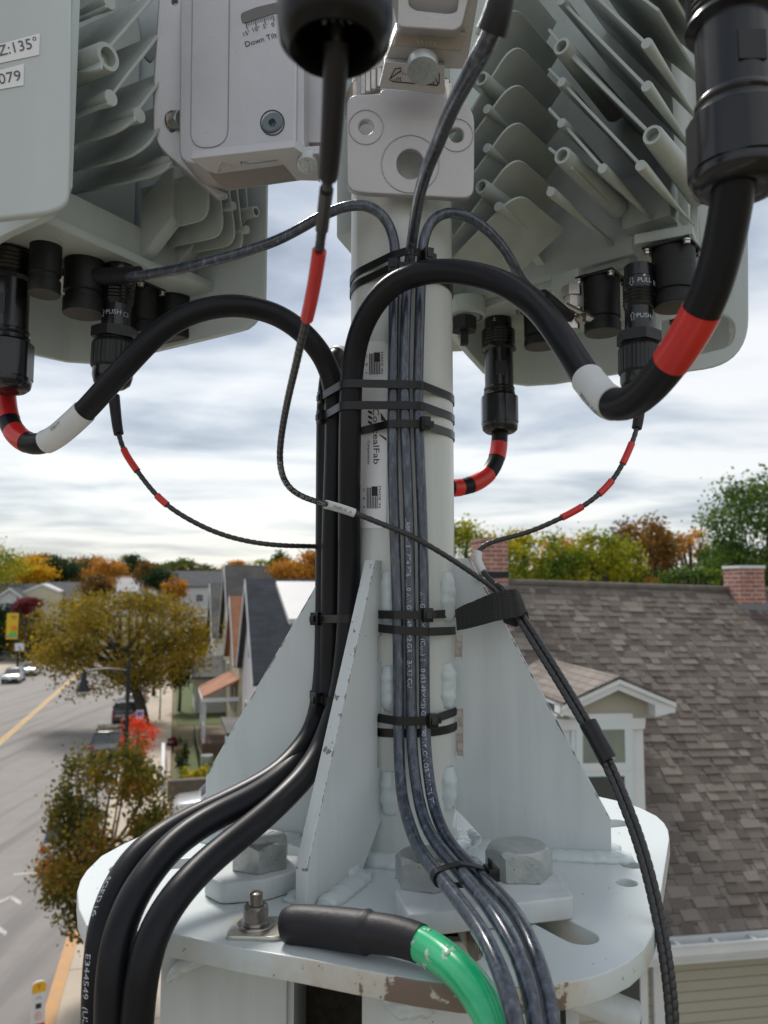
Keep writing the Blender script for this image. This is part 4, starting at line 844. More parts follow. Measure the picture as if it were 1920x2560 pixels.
pth = [(-.028, -.100, .41), (-.028, -.09, .394), (-.028, -.07, .384), (-.028, 0, .382), (-.026, .06, .376), (-.02, .16, .352), (-.01, .205, .345), (.02, .235, .34), (.1, .245, .34), (.17, .245, .34), (.22, .235, .34), (.244, .21, .34), (.254, .17, .34), (.258, .0, .343), (.260, -.07, .345), (.2605, -.085, .346), (.261, -.096, .351), (.2615, -.104, .358), (.262, -.110, .368), (.2625, -.114, .381), (.263, -.115, .40)]
pth = [(s, d, z) for s, d, z in pth]
shroud(lr, OL, tL, -nL, pth, 1.05, .34)
# near side panel with the two labels
PP = Plane(P(100, 300, .735), V((.42, -1.0, -.05)))
npn = frame_plate(PP, rnd([(-160, -120), (172, -120), (169, 380), (165, 508), (115, 526), (-160, 556)], [0, 0, 0, 34, 20, 0]), .012, [], .003)
sp = build('side_panel', npn, M['shroud'], lr, ang=40)
for pts, nm in (([(-30, 160), (99, 84), (99, 138), (-30, 170)], None),): pass
lf = lambda k: (lambda u, v: PP.off(k).at(u, v))
for pts in ([(-20, 115), (100, 83), (98, 137), (-20, 162)], [(-20, 180), (60, 159), (59, 213), (-20, 227)]):
    lb_ = MB().add([lf(.0008)(*q) for q in pts], [(0, 1, 2, 3)]); ls = build('label_strip', lb_, M['sticker'], sp, smooth=False)
    k = MB()
    if pts[1][0] == 100: px_text(k, 'AZ:135°', (-27, 146), (96, 117), 26, lf(.0014))
    else: px_text(k, '5079', (-20, 214), (54, 200), 26, lf(.0014))
    build('print', k, mat('print_grey', (.10, .10, .11), .6), ls, smooth=False, uv=False)
dust_cap(lr, 110, 560, 735, 40, .90); dust_cap(lr, 208, 595, 785, 51, .945); dust_cap(lr, 352, 725, 838, 38, 1.03); dust_cap(lr, 432, 722, 850, 48, 1.07)
kk = MB(); px_text(kk, '19070019', (126, 585), (150, 601), 5, Plane(P(130, 590, .862), V((.3, -1, 0))).at)
build('print', kk, M['inkw'], lr, smooth=False, uv=False)
b_ = MB().lathe([(.018, 0), (.018, .085)], P(178, 692, .955), Zu, 4); b_ = MB().box(P(178, 650, .965), (.032, .032, .05), Matrix.Rotation(root_rot, 3, 'Z')); build('ground_boss', bev(b_, .003, 2), M['radio'], lr, ang=30)
# ---- right radio
OR_ = V((.306, 1.04, 0)); tR = V((.78, -.625, 0)).normalized(); nR = V((-.625, -.78, 0)).normalized(); dR = -nR
rr_ = thing('radio_unit', 'grey-green radio with herringbone cooling fins and perforated shroud corner, right of the mast', 'radio', 'outdoor radio units', loc=(.32, 1.1, .43))
PRr = Plane(OR_ + nR * .18, nR); root_rot = math.atan2(tR.y, tR.x)
def RL(s, n, z): q = OR_ + tR * s + nR * n; return V((q.x, q.y, z))
body = MB().prism([RL(-.26, .0, .45), RL(.10, .0, .45), RL(.10, -.11, .45), RL(-.26, -.11, .45)], V((0, 0, .75))); build('housing', bev(body, .004, 2), M['radio'], rr_, ang=30)
body = MB().prism([RL(.035, .028, .475), RL(.10, .028, .475), RL(.10, -.05, .475), RL(.035, -.05, .475)], V((0, 0, .07))); build('corner_block', bev(body, .004, 2), M['radio'], rr_, ang=30)
fl = MB().prism([RL(-.265, -.03, .437), RL(.03, -.03, .437), RL(.035, .03, .437), RL(.115, .03, .437), RL(.115, -.12, .437), RL(-.265, -.12, .437)], V((0, 0, .013)))
fl = frame_plate(Plane(V((0, 0, .437)), V((0, 0, -1))), [(1120, 800), (1338, 734), (1572, 668), (1592, 668), (1598, 650), (1584, 624), (1590, 612), (1728, 588), (1745, 640), (1745, 690), (1640, 775), (1500, 820), (1310, 868), (1120, 880)], .014, [], .002)
build('bottom_flange', fl, M['radio'], rr_, ang=30)
z3 = lambda x, y: (1220 + x * .4219, y * .4219)
top = [((x, y - 235), (x2, y2 - 235)) for (x, y), (x2, y2) in ()]
def strip(pts, bosses, dr):
    # right-hand fins: outer edge polyline on plane, far end falls to the body
    P3 = [PRr.at(*z3(*q)) for q in pts]; end = P3[-1]; hh = .178
    poly = P3 + [end + dR * hh, P3[0] + dR * hh]
    e_ = (P3[-1] - P3[0]).normalized(); n_ = e_.cross(dR).normalized(); th = .0034
    f = build('cooling_fin', bev(MB().prism([q - n_ * th / 2 for q in poly], n_ * th), .0006, 1), M['radio'], rr_, ang=30)
    for bp, rad, hole in bosses:
        c = PRr.at(*z3(*bp)); build('boss', MB().lathe(([(rad * 1.4, .16)] if hole else [(rad * .3, .15), (rad * .8, .05)]) + [(rad * 1.0, .0), (rad * .93, -.003)] + ([(rad * .64, -.003), (rad * .6, .0085)] if hole else []), c + nR * (.011 if hole else .004), dR, 24), M['radio'], f, ang=40)
strip([(355, 1105), (385, 1140), (392, 1150)], [((387, 1148), .0060, False)], 0)
strip([(358, 875), (465, 950), (500, 1000)], [((470, 950), .0105, True)], 0)
strip([(358, 640), (450, 740), (690, 1010)], [((450, 743), .0060, False), ((692, 1012), .0060, False)], 0)
strip([(358, 405), (450, 500), (917, 990)], [((450, 502), .0060, False), ((917, 995), .0064, False)], 0)
strip([(358, 172), (465, 305), (1000, 830)], [((465, 310), .0105, True), ((1000, 832), .0112, True)], 0)
strip([(358, -75), (450, 20), (952, 528)], [((450, 20), .0060, False), ((952, 528), .0064, False)], 0)
strip([(358, -300), (450, -200), (952, 272)], [((952, 275), .0064, False)], 0)
strip([(500, -330), (1010, 60)], [], 0); strip([(560, -480), (1080, -60)], [], 0); strip([(640, -600), (1180, -160)], [], 0)
# left-hand rounded fins
cz = lambda x, y: (600 + x * .4219, y * .4219)
lf_ = []
for k, (bx_, by_, hole) in enumerate([(1465, 497, True), (1480, 660, False), (1480, 890, False), (1465, 1130, True), (1545, 1235, False)]):
    yy = 250 + k * 225; B_ = (1628, yy - 15) if k < 4 else (1648, 1130)
    sl = (B_[0] - bx_) / (by_ - B_[1]); L2 = 640 if k < 4 else 420; lf_.append((cz(B_[0] - sl * L2, B_[1] + L2), cz(*B_), [(cz(bx_, by_), .0062 if not hole else .0095, hole)], 1))
lf_.insert(0, (cz(1340, 480), cz(1610, 10), [], 1)); lf_.insert(0, (cz(1400, 200), cz(1600, -210), [], 1))
# fins are ruled toward the body; h shorter so that they meet the centre web
face_fins(rr_, PRr, dR, .13, lf_, .03, .0034)
wx0 = PRr.at(1300, 300); web_c = RL(-.075, .0, .45)
mb = MB().prism([RL(-.235, 0, .45), RL(-.235, .09, .45), RL(-.228, .09, .45), RL(-.228, 0, .45)], V((0, 0, .3)))
mb.prism([RL(-.104, -.001, .47), RL(-.104, .075, .50), RL(-.092, .075, .50), RL(-.092, -.001, .47)], V((0, 0, .7))); build('centre_web', mb, M['radio'], rr_, ang=30)
pth = [(-.262, .02, .40), (-.264, .06, .385), (-.266, .12, .365), (-.262, .18, .36), (-.24, .222, .36), (-.20, .24, .36), (-.08, .247, .36), (.02, .245, .36), (.075, .238, .36), (.105, .215, .362), (.118, .18, .368), (.120, .165, .372)]
pth = [(s, d, z) for s, d, z in pth]
shroud(rr_, OR_, tR, -nR, pth, 1.2, .36, .011)
wing = frame_plate(Plane(P(1800, 650, 1.05), V((-.35, -1, -.1))), rnd([(1728, 548), (1748, 500), (1866, 380), (1868, 903), (1640, 935), (1640, 780), (1745, 700)], [8, 8, 0, 110, 0, 0, 30], 9), .010, [rnd([(1650, 800), (1750, 772), (1842, 790), (1838, 868), (1650, 912)], [4, 30, 40, 50, 4], 8), circ((1855, 680), 2.5, 7, 12), circ((1848, 692), 2, 5, 12), circ((1858, 715), 2.5, 8, 12)], .002)
build('shroud_corner', wing, M['shroud'], rr_, ang=40)
sl = frame_plate(Plane(P(1735, 650, .97), V((-.35, -1, -.1))), rnd([(1727, 300), (1744, 300), (1744, 660), (1737, 690), (1729, 600)], 5), .006, [], .001); build('edge_strip', sl, M['shroud'], rr_, ang=40)
dust_cap(rr_, 1507, 702, 832, 46, 1.03); dust_cap(rr_, 1688, 628, 768, 54, .95); dust_cap(rr_, 1352, 780, 866, 42, 1.2); dust_cap(rr_, 1700, 790, 806, 26, 1.15)
bb = MB().box(P(1428, 735, 1.05), (.042, .04, .055), Matrix.Rotation(root_rot, 3, 'Z')); build('ground_boss', bev(bb, .004, 2), M['radio'], rr_, ang=30)
lb_ = MB().lathe([(.026, 0), (.030, .003), (.030, .028)], P(1165, 795, 1.17), Zu, 32, caps=False); lb_.lathe([(.022, .0), (.022, .028)], P(1165, 795, 1.17), Zu, 32, caps=False); build('lifting_socket', lb_, M['radio'], rr_, ang=40)
build('port_plug', MB().hexh(P(1160, 828, 1.16), (0, 0, 1), .018, .022, 24).box(P(1160, 838, 1.16), (.012, .012, .03)), M['rubber'], rr_, ang=30)
hm = MB().lathe([(.0135, 0), (.0135, .004)], P(1426, 692, 1.125) , nR, 24); build('drain_hole', hm, M['rubber'], rr_)
# ---- centre pipe clamp
cl = thing('pipe_clamp', 'silver cast clamp with three round holes at the mast top, protractor label above it', 'clamp', loc=(.03, .86, .5))
CP = Plane(P(1026, 380, .853), V((.02, -1, -.16)))
zc_ = lambda x, y: (830 + x * .2411, y * .2411)
o_ = [zc_(*q) for q in [(165, 1500), (165, 1180), (175, 1000), (500, 985), (540, 930), (1110, 960), (1150, 1020), (1380, 1060), (1462, 1200), (1462, 1700), (1455, 2040), (1250, 2035), (350, 1985), (170, 1960)]]
f_ = frame_plate(CP, rnd(o_, [0, 0, 36, 10, 12, 12, 20, 40, 30, 0, 42, 0, 0, 46]), .013, [circ(zc_(352, 1318), 22, 22.5), circ(zc_(1292, 1400), 21.5, 22), circ(zc_(812, 1700), 38, 41)], .0018)
pl_ = build('clamp_plate', f_, M['cast'], cl, ang=30)
for c, r in (((352, 1318), 43), ((1292, 1400), 41), ((812, 1700), 72)):
    pts = [CP.off(.0004).at(*q) for q in circ(zc_(*c), r, r * 1.0, 48)]; build('machined_ring', MB().tube(pts + [pts[0]], .0006, 6, False), M['cast'], pl_, ang=60)
bk = MB().prism([V((-.045, .885, .37)), V((.09, .885, .37)), V((.09, .865, .37)), V((-.045, .865, .37))], V((0, 0, .22)))
nk = frame_plate(Plane(P(1030, 220, .846), V((0, -1, -.16))), rnd([zc_(*q) for q in [(520, 1010), (540, 850), (1150, 880), (1170, 1030)]], 6), .02, [], .003); build('neck', nk, M['cast'], cl, ang=40)
T1 = Plane(P(1035, 200, .80), V((0, -.55, -.84)))
tg_ = frame_plate(T1, rnd([zc_(*q) for q in [(560, 650), (1160, 690), (1160, 975), (830, 935), (500, 905)]], [0, 0, 3, 0, 3]), .010, [], .001); tgo = build('tongue', tg_, M['cast'], cl, ang=30)
k = MB(); fT = T1.off(.0009).at
def pl_line(mb, pts, fn, r=.0005): mb.tube([fn(*zc_(*q)) for q in pts], r, 6)
pl_line(k, [(720, 708), (655, 712), (595, 830), (640, 848), (870, 870)], fT); pl_line(k, [(910, 872), (1095, 888), (1112, 860), (1112, 760)], fT); pl_line(k, [(605, 815), (720, 730)], fT); pl_line(k, [(1100, 872), (1072, 815)], fT)
for a_ in range(4): pl_line(k, [(700 + a_ * 30, 762 + a_ * 10), (715 + a_ * 26, 738 + a_ * 14)], fT, .0003)
px_text(k, '30°', zc_(725, 805), zc_(640, 800), 8, lambda u, v: fT(u, v)); px_text(k, '30°', zc_(1070, 850), zc_(990, 842), 8, fT)
build('print', k, M['ink'], tgo, smooth=False, uv=False)
hd = P(1057, 176, .765); d0 = V((0, -.35, -.94)).normalized()
build('pivot_bolt', MB().lathe([(.0165, -.011), (.0165, .0), (.0160, .0012)], hd, d0, 40), M['galv'], cl, ang=30)
ub = thing('upper_bracket', 'beige cast bracket with a dark rounded recess above the centre clamp', 'bracket', loc=(.04, .80, .65))
U1 = Plane(P(1060, 130, .785), V((0, -.45, -.9)))
build('lower_flange', frame_plate(U1, [zc_(*q) for q in [(560, 655), (690, 300), (640, 0), (640, -200), (1560, -200), (1500, 0), (1380, 705), (1160, 700), (1115, 760), (780, 660)]], .02, [], .0015), M['cast'], ub, ang=30)
U2 = Plane(P(1060, 40, .74), V((0, -1, -.3)))
build('block', frame_plate(U2, rnd([zc_(*q) for q in [(700, -200), (1395, -200), (1395, 0), (1330, 262), (1270, 300), (700, 262)]], [0, 0, 0, 14, 6, 8]), .045, [rnd([zc_(*q) for q in [(770, -150), (1345, -150), (1310, 130), (1220, 158), (850, 118), (785, 60)]], [0, 0, 14, 10, 14, 4])], .0015), M['cast'], ub, ang=30)
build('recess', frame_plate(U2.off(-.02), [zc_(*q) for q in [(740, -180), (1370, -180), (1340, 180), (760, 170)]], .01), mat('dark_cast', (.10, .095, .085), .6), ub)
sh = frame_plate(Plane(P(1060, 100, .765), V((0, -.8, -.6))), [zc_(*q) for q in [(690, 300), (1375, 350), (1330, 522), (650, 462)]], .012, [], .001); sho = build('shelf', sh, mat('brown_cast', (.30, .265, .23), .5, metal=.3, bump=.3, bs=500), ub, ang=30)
k = MB(); fs_ = Plane(P(1060, 100, .7645), V((0, -.8, -.6))).at
px_text(k, 'S21VL', zc_(1085, 440), zc_(860, 410), 10, lambda u, v: fs_(u, v)); build('cast_mark', k, M['cast'], sho, smooth=False, uv=False)
# knurled collar and upper pipe section behind the clamp
ku = MB().lathe([(.070, 0), (.072, .002), (.072, .026), (.070, .028)], V((AX.x, AX.y, .60)), Zu, 110)
for i, q in enumerate(ku.v):
    if i % 2 and 110 <= i < 330: d = V((q.x - AX.x, q.y - AX.y, 0)); ku.v[i] = q - d * .04
co = build('knurled_collar', ku, M['steel'], None, ang=20); tag(co, 'knurled metal collar round the mast behind the protractor label', 'collar')
# back clamp half behind the mast
bc = MB().prism([V((-.066, 1.02, .475)), V((-.04, 1.05, .455)), V((.09, 1.05, .455)), V((.09, 1.03, .455)), V((-.045, 1.0, .475))], V((0, 0, .4)))
bco = build('rear_clamp', bev(bc, .004, 2), M['shroud'], None, ang=30); tag(bco, 'grey-green rear clamp half behind the mast, left of the clamp plate', 'clamp')
# ---- left tilt bracket
br = thing('tilt_bracket', 'silver cast bracket printed Down Tilt with a degree scale, left of the mast', 'bracket', loc=(-.13, .82, .48))
BP = Plane(P(733, 369, .80), (P(500, 400, .825) - P(733, 369, .80)).cross(V((0, .10, 1))).normalized())
if BP.n.y > 0: BP.n = -BP.n
zb_ = lambda x, y: (380 + x * .2893, y * .2893)
fc = frame_plate(BP, rnd([zb_(*q) for q in [(262, -300), (1240, -300), (1225, 1275), (440, 1395), (250, 1385), (250, 1000)]], [0, 0, 3, 0, 62, 0]), .055, [], .0025)
face = build('front_face', fc, M['cast'], br, ang=30)
k = MB(); gl_ = [(350, -60), (335, 1150), (420, 1300), (600, 1240), (660, 1080), (668, -60)]
pts = [BP.off(.0002).at(*q) for q in rnd([zb_(*q) for q in [(350, -160), (333, 1290), (655, 1260), (670, -160)]], [0, 50, 46, 0], 9)]
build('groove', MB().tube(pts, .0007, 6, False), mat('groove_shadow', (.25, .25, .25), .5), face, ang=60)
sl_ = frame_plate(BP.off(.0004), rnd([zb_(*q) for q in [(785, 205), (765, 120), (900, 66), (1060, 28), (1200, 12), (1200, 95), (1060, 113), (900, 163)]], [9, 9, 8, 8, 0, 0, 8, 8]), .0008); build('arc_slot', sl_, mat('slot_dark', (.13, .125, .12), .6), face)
fB = BP.off(.0006).at; k = MB()
for i in range(16):
    f = i / 15; x = 810 + 235 * f; y = 195 - 80 * f + 16 * f * f; ll = 52 if i % 5 == 0 else 30
    p0, p1 = fB(*zb_(x, y)), fB(*zb_(x + ll * .22, y + ll)); k.tube([p0, p1], .00045 if i % 5 == 0 else .0003, 5)
for s_, x0, y0, x1, y1 in (('15°', 795, 312, 850, 290), ('10°', 875, 275, 937, 255), ('5°', 965, 245, 1000, 236), ('0', 1035, 228, 1060, 223)): px_text(k, s_, zb_(x0, y0), zb_(x1, y1), 10, fB)
px_text(k, 'Down Tilt', zb_(812, 404), zb_(1085, 318), 13, fB)
build('print', k, M['ink'], face, smooth=False, uv=False)
sc = BP.off(.001).at(*zb_(1040, 1060)); bn = BP.n
scr = build('torx_screw', MB().lathe([(.0122, -.002), (.0122, .0005), (.0110, .0016), (.004, .0016), (.004, -.001)], sc, bn, 40), mat('blue_zinc', (.13, .16, .18), .55, metal=.3, bump=.2, bs=200), br, ang=30)
build('screw_rim', MB().tube([BP.off(.0004).at(*q) for q in circ(zb_(1040, 1060), 29.5, 31, 40)] + [BP.off(.0004).at(zb_(1040, 1060)[0] + 29.5, zb_(1040, 1060)[1])], .0006, 6, False), M['ink'], scr)
st_ = MB()
for i in range(6): a_ = i * math.pi / 3; c = BP.off(.0028).at(*zb_(1040 + 26 * math.cos(a_), 1060 + 26 * math.sin(a_))); st_.lathe([(.0011, 0), (.0011, .0004)], c, bn, 8)
build('drive_recess', st_, M['ink'], scr)
# side pillar with deep slot, underside, hinge pin
SP = Plane(P(745, 300, .805), V((.75, -.66, 0)))
build('side_rail', frame_plate(BP.off(-.003), [zb_(*q) for q in [(1227, -300), (1305, -300), (1305, 1210), (1325, 1330), (1290, 1300), (1225, 1275)]], .05, [], .001), M['cast'], br, ang=30)
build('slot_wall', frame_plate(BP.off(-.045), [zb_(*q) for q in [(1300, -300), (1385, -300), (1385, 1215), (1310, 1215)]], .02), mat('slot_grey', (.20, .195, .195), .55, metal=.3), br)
build('hinge_block', frame_plate(BP.off(-.02), rnd([zb_(*q) for q in [(1385, -300), (1480, -300), (1480, 1225), (1320, 1225)]], 3), .05, [], .001), M['cast'], br, ang=30)
UP = Plane(P(640, 420, .80), V((0, -.35, -.94)))
build('underside', frame_plate(UP, rnd([zb_(*q) for q in [(340, 1375), (1225, 1278), (1320, 1340), (1440, 1330), (1500, 1500), (1430, 1560), (1255, 1555), (1100, 1375), (750, 1395), (770, 1430), (600, 1400), (560, 1500), (470, 1470)]], 2), .012, [], .001), M['cast'], br, ang=30)
U3 = Plane(P(640, 440, .83), V((0, -.35, -.94)))
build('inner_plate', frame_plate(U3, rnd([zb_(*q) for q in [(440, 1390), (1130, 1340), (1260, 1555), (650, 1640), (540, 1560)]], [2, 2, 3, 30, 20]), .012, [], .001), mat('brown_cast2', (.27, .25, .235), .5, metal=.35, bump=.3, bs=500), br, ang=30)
build('slot_lip', frame_plate(UP.off(-.004), rnd([zb_(*q) for q in [(600, 1400), (1110, 1350), (1160, 1420), (560, 1500), (480, 1480), (450, 1440)]], 6), .006, [rnd([zb_(*q) for q in [(760, 1392), (1090, 1352), (1085, 1395), (840, 1425)]], 5)], .0008), M['cast'], br, ang=30)
hp = P(768, 413, .79); build('hinge_pin', MB().lathe([(.0115, -.012), (.0115, 0), (.011, .0008)], hp, V((0, -.35, -.94)), 36), M['galv'], br, ang=30)
# flat strap arm of the left bracket
sa = thing('bracket_arm', 'flat silver bar with a hex bolt, bending down behind the Down Tilt bracket', 'bracket arm', loc=(-.22, .86, .45))
AP = Plane(P(430, 300, .862), V((.10, -1, -.05)))
armo = build('bar', frame_plate(AP, rnd([(404, -60), (452, -60), (450, 270), (452, 368), (508, 425), (522, 438), (541, 474), (564, 484), (544, 488), (405, 370), (386, 335), (387, 200)], [0, 0, 0, 24, 10, 0, 0, 4, 6, 34, 20, 0]), .012, [circ((433, 304), 16, 30, 24, .15), circ((436, 2), 12, 14, 20)], .002), M['cast'], sa, ang=30)
build('back_of_slot', frame_plate(AP.off(-.011), [(412, 262), (452, 262), (452, 345), (412, 345)], .003), M['cast'], sa)
bo = AP.off(-.004).at(434, 306); ad = V((.75, -.6, -.15)).normalized()
hb = build('hex_bolt', MB().hexh(bo + ad * .006, ad, .0095, .010, rot=.4), M['zinc'], sa, ang=28); build('washer', MB().lathe([(.0125, 0), (.0125, .0025), (.0105, .003), (.0105, .006)], bo, ad, 28), M['steel'], hb, ang=30)
fp = frame_plate(Plane(P(370, 60, .90), V((.3, -1, -.1))), rnd([(330, -60), (420, -60), (398, 60), (386, 140), (375, 152), (362, 140)], [0, 0, 10, 6, 4, 8]), .006, [], .001); fpo = build('bracket_web', fp, M['shroud'], sa, ang=30)
# ---- support below the base plate
sb = thing('pole_top_bracket', 'painted steel saddle plates welded under the base plate on top of the wooden pole', 'bracket', loc=(0, .85, -.9))
def vplate(u0, u1, Y, zt=-.3215, zb=-1.5, th=.012, n=(0, -1, 0), name='saddle_plate'):
    a_, b_ = P(u0, 2500, Y), P(u1, 2500, Y); k = MB().prism([V((a_.x, a_.y, zb)), V((b_.x, b_.y, zb)), V((b_.x, b_.y + th, zb)), V((a_.x, a_.y + th, zb))], V((0, 0, zt - zb))); return build(name, bev(k, .001, 1), M['paint'], sb, ang=30)
vplate(400, 717, .765); vplate(905, 1400, .748)
vplate(717, 905, 1.0, name='rear_plate')
k = MB().prism([V((-.205, .78, -1.5)), V((-.193, .78, -1.5)), V((-.193, 1.08, -1.5)), V((-.205, 1.08, -1.5))], V((0, 0, 1.178))); build('side_plate', k, M['paint'], sb)
k = MB().prism([V((.168, .762, -1.5)), V((.18, .762, -1.5)), V((.20, 1.08, -1.5)), V((.188, 1.08, -1.5))], V((0, 0, 1.178))); build('side_plate', k, M['paint'], sb)
k = MB().prism([V((-.095, .777, -1.5)), V((-.085, .777, -1.5)), V((-.085, 1.0, -1.5)), V((-.095, 1.0, -1.5))], V((0, 0, 1.178))); build('inner_plate', k, M['paint'], sb)
e0, e1 = P(1400, 2470, .735), P(1590, 2545, .72); build('cross_rod', bev(MB().lathe([(.0135, 0), (.0135, (e1 - e0).length), (.0125, (e1 - e0).length + .002)], e0, e1 - e0, 30), .0005, 1) if False else MB().lathe([(.0135, 0), (.0135, (e1 - e0).length), (.0122, (e1 - e0).length + .002)], e0, e1 - e0, 30), M['paint'], sb, ang=30)
mast_save = mast
def weld2(pts, r):
    p_ = cr_path(pts, .004); rs = [r * (.4 + .6 * min(1, min(i, len(p_) - 1 - i) / 3)) for i in range(len(p_))]; mb = MB().tube(p_, rs, 12)
    for i, q in enumerate(mb.v): mb.v[i] = q + V((noise.noise(q * 160), noise.noise(q * 160 + V((9, 0, 0))), noise.noise(q * 160 + V((0, 9, 0))))) * r * .3
    build('weld_bead', mb, M['weld'], sb, ang=80)
weld2([P(420, 2455, .757), P(440, 2425, .757), P(480, 2408, .757), P(520, 2402, .757)], .006)
weld2([P(960, 2500, .74), P(1000, 2512, .738), P(1050, 2510, .737), P(1075, 2540, .738)], .011); weld2([P(1440, 2478, .742), P(1500, 2470, .742), P(1560, 2445, .75)], .005)
wp = MB(); n_ = 40
for j in range(30):
    z = -.40 - j * .02 if j else -.40
    for i in range(n_):
        a_ = 2 * math.pi * i / n_; rr0 = .155 + .012 * noise.noise(V((math.cos(a_) * 3, math.sin(a_) * 3, z * 4))); wp.v.append(V((.02 + rr0 * math.cos(a_), 1.0 + rr0 * math.sin(a_) * .9, z if j < 29 else GZ)))
wp.f = [(j * n_ + i, j * n_ + (i + 1) % n_, (j + 1) * n_ + (i + 1) % n_, (j + 1) * n_ + i) for j in range(29) for i in range(n_)]
b0 = len(wp.v)
for r_ in (.12, .08, .04):
    for i in range(n_): a_ = 2 * math.pi * i / n_; wp.v.append(V((.02 + r_ * math.cos(a_), 1.0 + r_ * math.sin(a_) * .9, -.385 + .02 * noise.noise(V((r_ * 60 * math.cos(a_), r_ * 60 * math.sin(a_), 0))))))
for q in range(3):
    a0 = 0 if q == 0 else b0 + (q - 1) * n_; a1 = b0 + q * n_; wp.f += [(a0 + i, a0 + (i + 1) % n_, a1 + (i + 1) % n_, a1 + i) for i in range(n_)]
wp.f.append(tuple(b0 + 2 * n_ + i for i in range(n_)))
for i, q in enumerate(wp.v):
    if q.z > -5: wp.v[i] = q + V((noise.noise(q * 30), noise.noise(q * 30 + V((7, 7, 7))), noise.noise(q * 45))) * .006
wo_ = build('utility_pole', wp, mat('weathered_wood', (.05, .042, .03), .95, var=(.012, .012, .010), vs=60, vamt=.4, bump=1, bs=90), None, ang=30)
tag(wo_, 'dark weathered wooden pole top seen in the gap under the base plate', 'utility pole')
# ================================================================ BACKGROUND: street, houses, trees
rd = V((-.269, .963, 0)).normalized(); ld = V((rd.y, -rd.x, 0))
def RF(s, l, z=GZ): q = rd * s + ld * l; return V((q.x, q.y, z))
rd2 = V((-.2575, .966, 0)).normalized(); ld2 = V((rd2.y, -rd2.x, 0))
def RS(s, l, z=GZ): q = rd2 * s + ld2 * l; return V((q.x, q.y, z))
def sheet(name, pts, z, m, kind='structure'):
    mb = MB().add([V((q[0], q[1], z)) for q in pts], [tuple(range(len(pts)))]); return build(name, mb, m, None, kind, smooth=False)
def ground_mat(name, c1, c2, sc=.35, c3=None, rough=.9, fine=6):
    m = mat(name, c1, rough, var=c2, vs=sc, vamt=.5, detail=8, bump=.4, bs=fine)
    return m
def road_mat():
    m = mat('asphalt', (.225, .208, .195), .85, var=(.185, .172, .163), vs=.9, vamt=.5, detail=8, bump=.3, bs=30); t = m.node_tree; b = t.nodes['Principled BSDF']
    src = b.inputs['Base Color'].links[0].from_socket; tcn = t.nodes['Texture Coordinate']; mp_ = t.nodes.new('ShaderNodeMapping'); mp_.inputs['Rotation'].default_value = (0, 0, R(-15.6)); mp_.inputs['Scale'].default_value = (1.2, .05, 1); t.links.new(tcn.outputs['Object'], mp_.inputs[0])
    n = t.nodes.new('ShaderNodeTexNoise'); n.inputs['Scale'].default_value = .8; n.inputs['Detail'].default_value = 5; t.links.new(mp_.outputs[0], n.inputs[0]); r_ = t.nodes.new('ShaderNodeMapRange'); r_.inputs[1].default_value = .50; r_.inputs[2].default_value = .68; r_.inputs[4].default_value = .85; t.links.new(n.outputs[0], r_.inputs[0])
    x = t.nodes.new('ShaderNodeMix'); x.data_type = 'RGBA'; t.links.new(r_.outputs[0], x.inputs[0]); t.links.new(src, x.inputs[6]); x.inputs[7].default_value = (.12, .112, .11, 1); t.links.new(x.outputs[2], b.inputs['Base Color']); return m
M['asphalt'] = road_mat()
M['conc'] = ground_mat('concrete_walk', (.46, .39, .31), (.38, .325, .26), .8)
M['earth'] = ground_mat('lot_ground', (.085, .085, .035), (.15, .12, .06), .25)
M['lawn'] = ground_mat('lawn_grass', (.045, .085, .012), (.08, .085, .025), .9, fine=40)
M['yellow'] = mat('yellow_line', (.62, .36, .04), .7, var=(.5, .32, .08), vs=3)
M['rwhite'] = mat('road_white', (.5, .48, .45), .8, var=(.25, .24, .22), vs=4, vamt=.4)
sheet('ground', [(-1500, -60), (1500, -60), (1500, 2500), (-1500, 2500)], GZ - .15, M['earth'])
def strip_(name, l0, l1, s0, s1, z, m, kind='structure'): return sheet(name, [RS(s0, l0), RS(s1, l0), RS(s1, l1), RS(s0, l1)], z, m, kind)
strip_('road', -19.5, -2.75, -20, 330, GZ - .13, M['asphalt'])
def slab(name, l0, l1, s0, s1, z1, m, h=.14, kind='structure'):
    a_, b_, c_, d_ = RS(s0, l0), RS(s1, l0), RS(s1, l1), RS(s0, l1); mb = MB().prism([V((q.x, q.y, z1 - h)) for q in (a_, b_, c_, d_)], V((0, 0, h))); return build(name, mb, m, None, kind, smooth=False)
slab('sidewalk', -2.45, 0, -20, 330, GZ, M['conc']); slab('kerb', -2.75, -2.452, -20, 330, GZ + .01, M['conc'])
slab('sidewalk', -23, -19.8, -20, 330, GZ, M['conc']); slab('kerb', -19.798, -19.5, -20, 330, GZ + .01, M['conc'])
slab('painted_kerb', -2.76, -2.44, 15, 25.5, GZ + .014, mat('kerb_paint', (.52, .27, .10), .8, var=(.4, .25, .13), vs=2))
mb = MB()
for l in (-11.12, -10.87): mb.prism([RS(-10, l, GZ - .126), RS(330, l, GZ - .126), RS(330, l + .13, GZ - .126), RS(-10, l + .13, GZ - .126)], V((0, 0, .001)))
build('centre_line', mb, M['yellow'], None, 'structure', smooth=False)
for i, s in enumerate((31.2, 64)): strip_('parking_tick', -5.3, -4.5, s, s + .18, GZ - .125, M['rwhite'])
for s in (26, 28.3):
    mb = MB(); z = GZ - .125
    for sg in (-1, 1): mb.add([RS(s, -5.0 + sg * .45, z), RS(s + .28, -5.0 + sg * .45, z), RS(s + .95, -5.0 + sg * .02, z), RS(s + .67, -5.0 + sg * .02, z)], [(0, 1, 2, 3)])
    build('road_chevron', mb, M['rwhite'], None, 'structure', smooth=False)
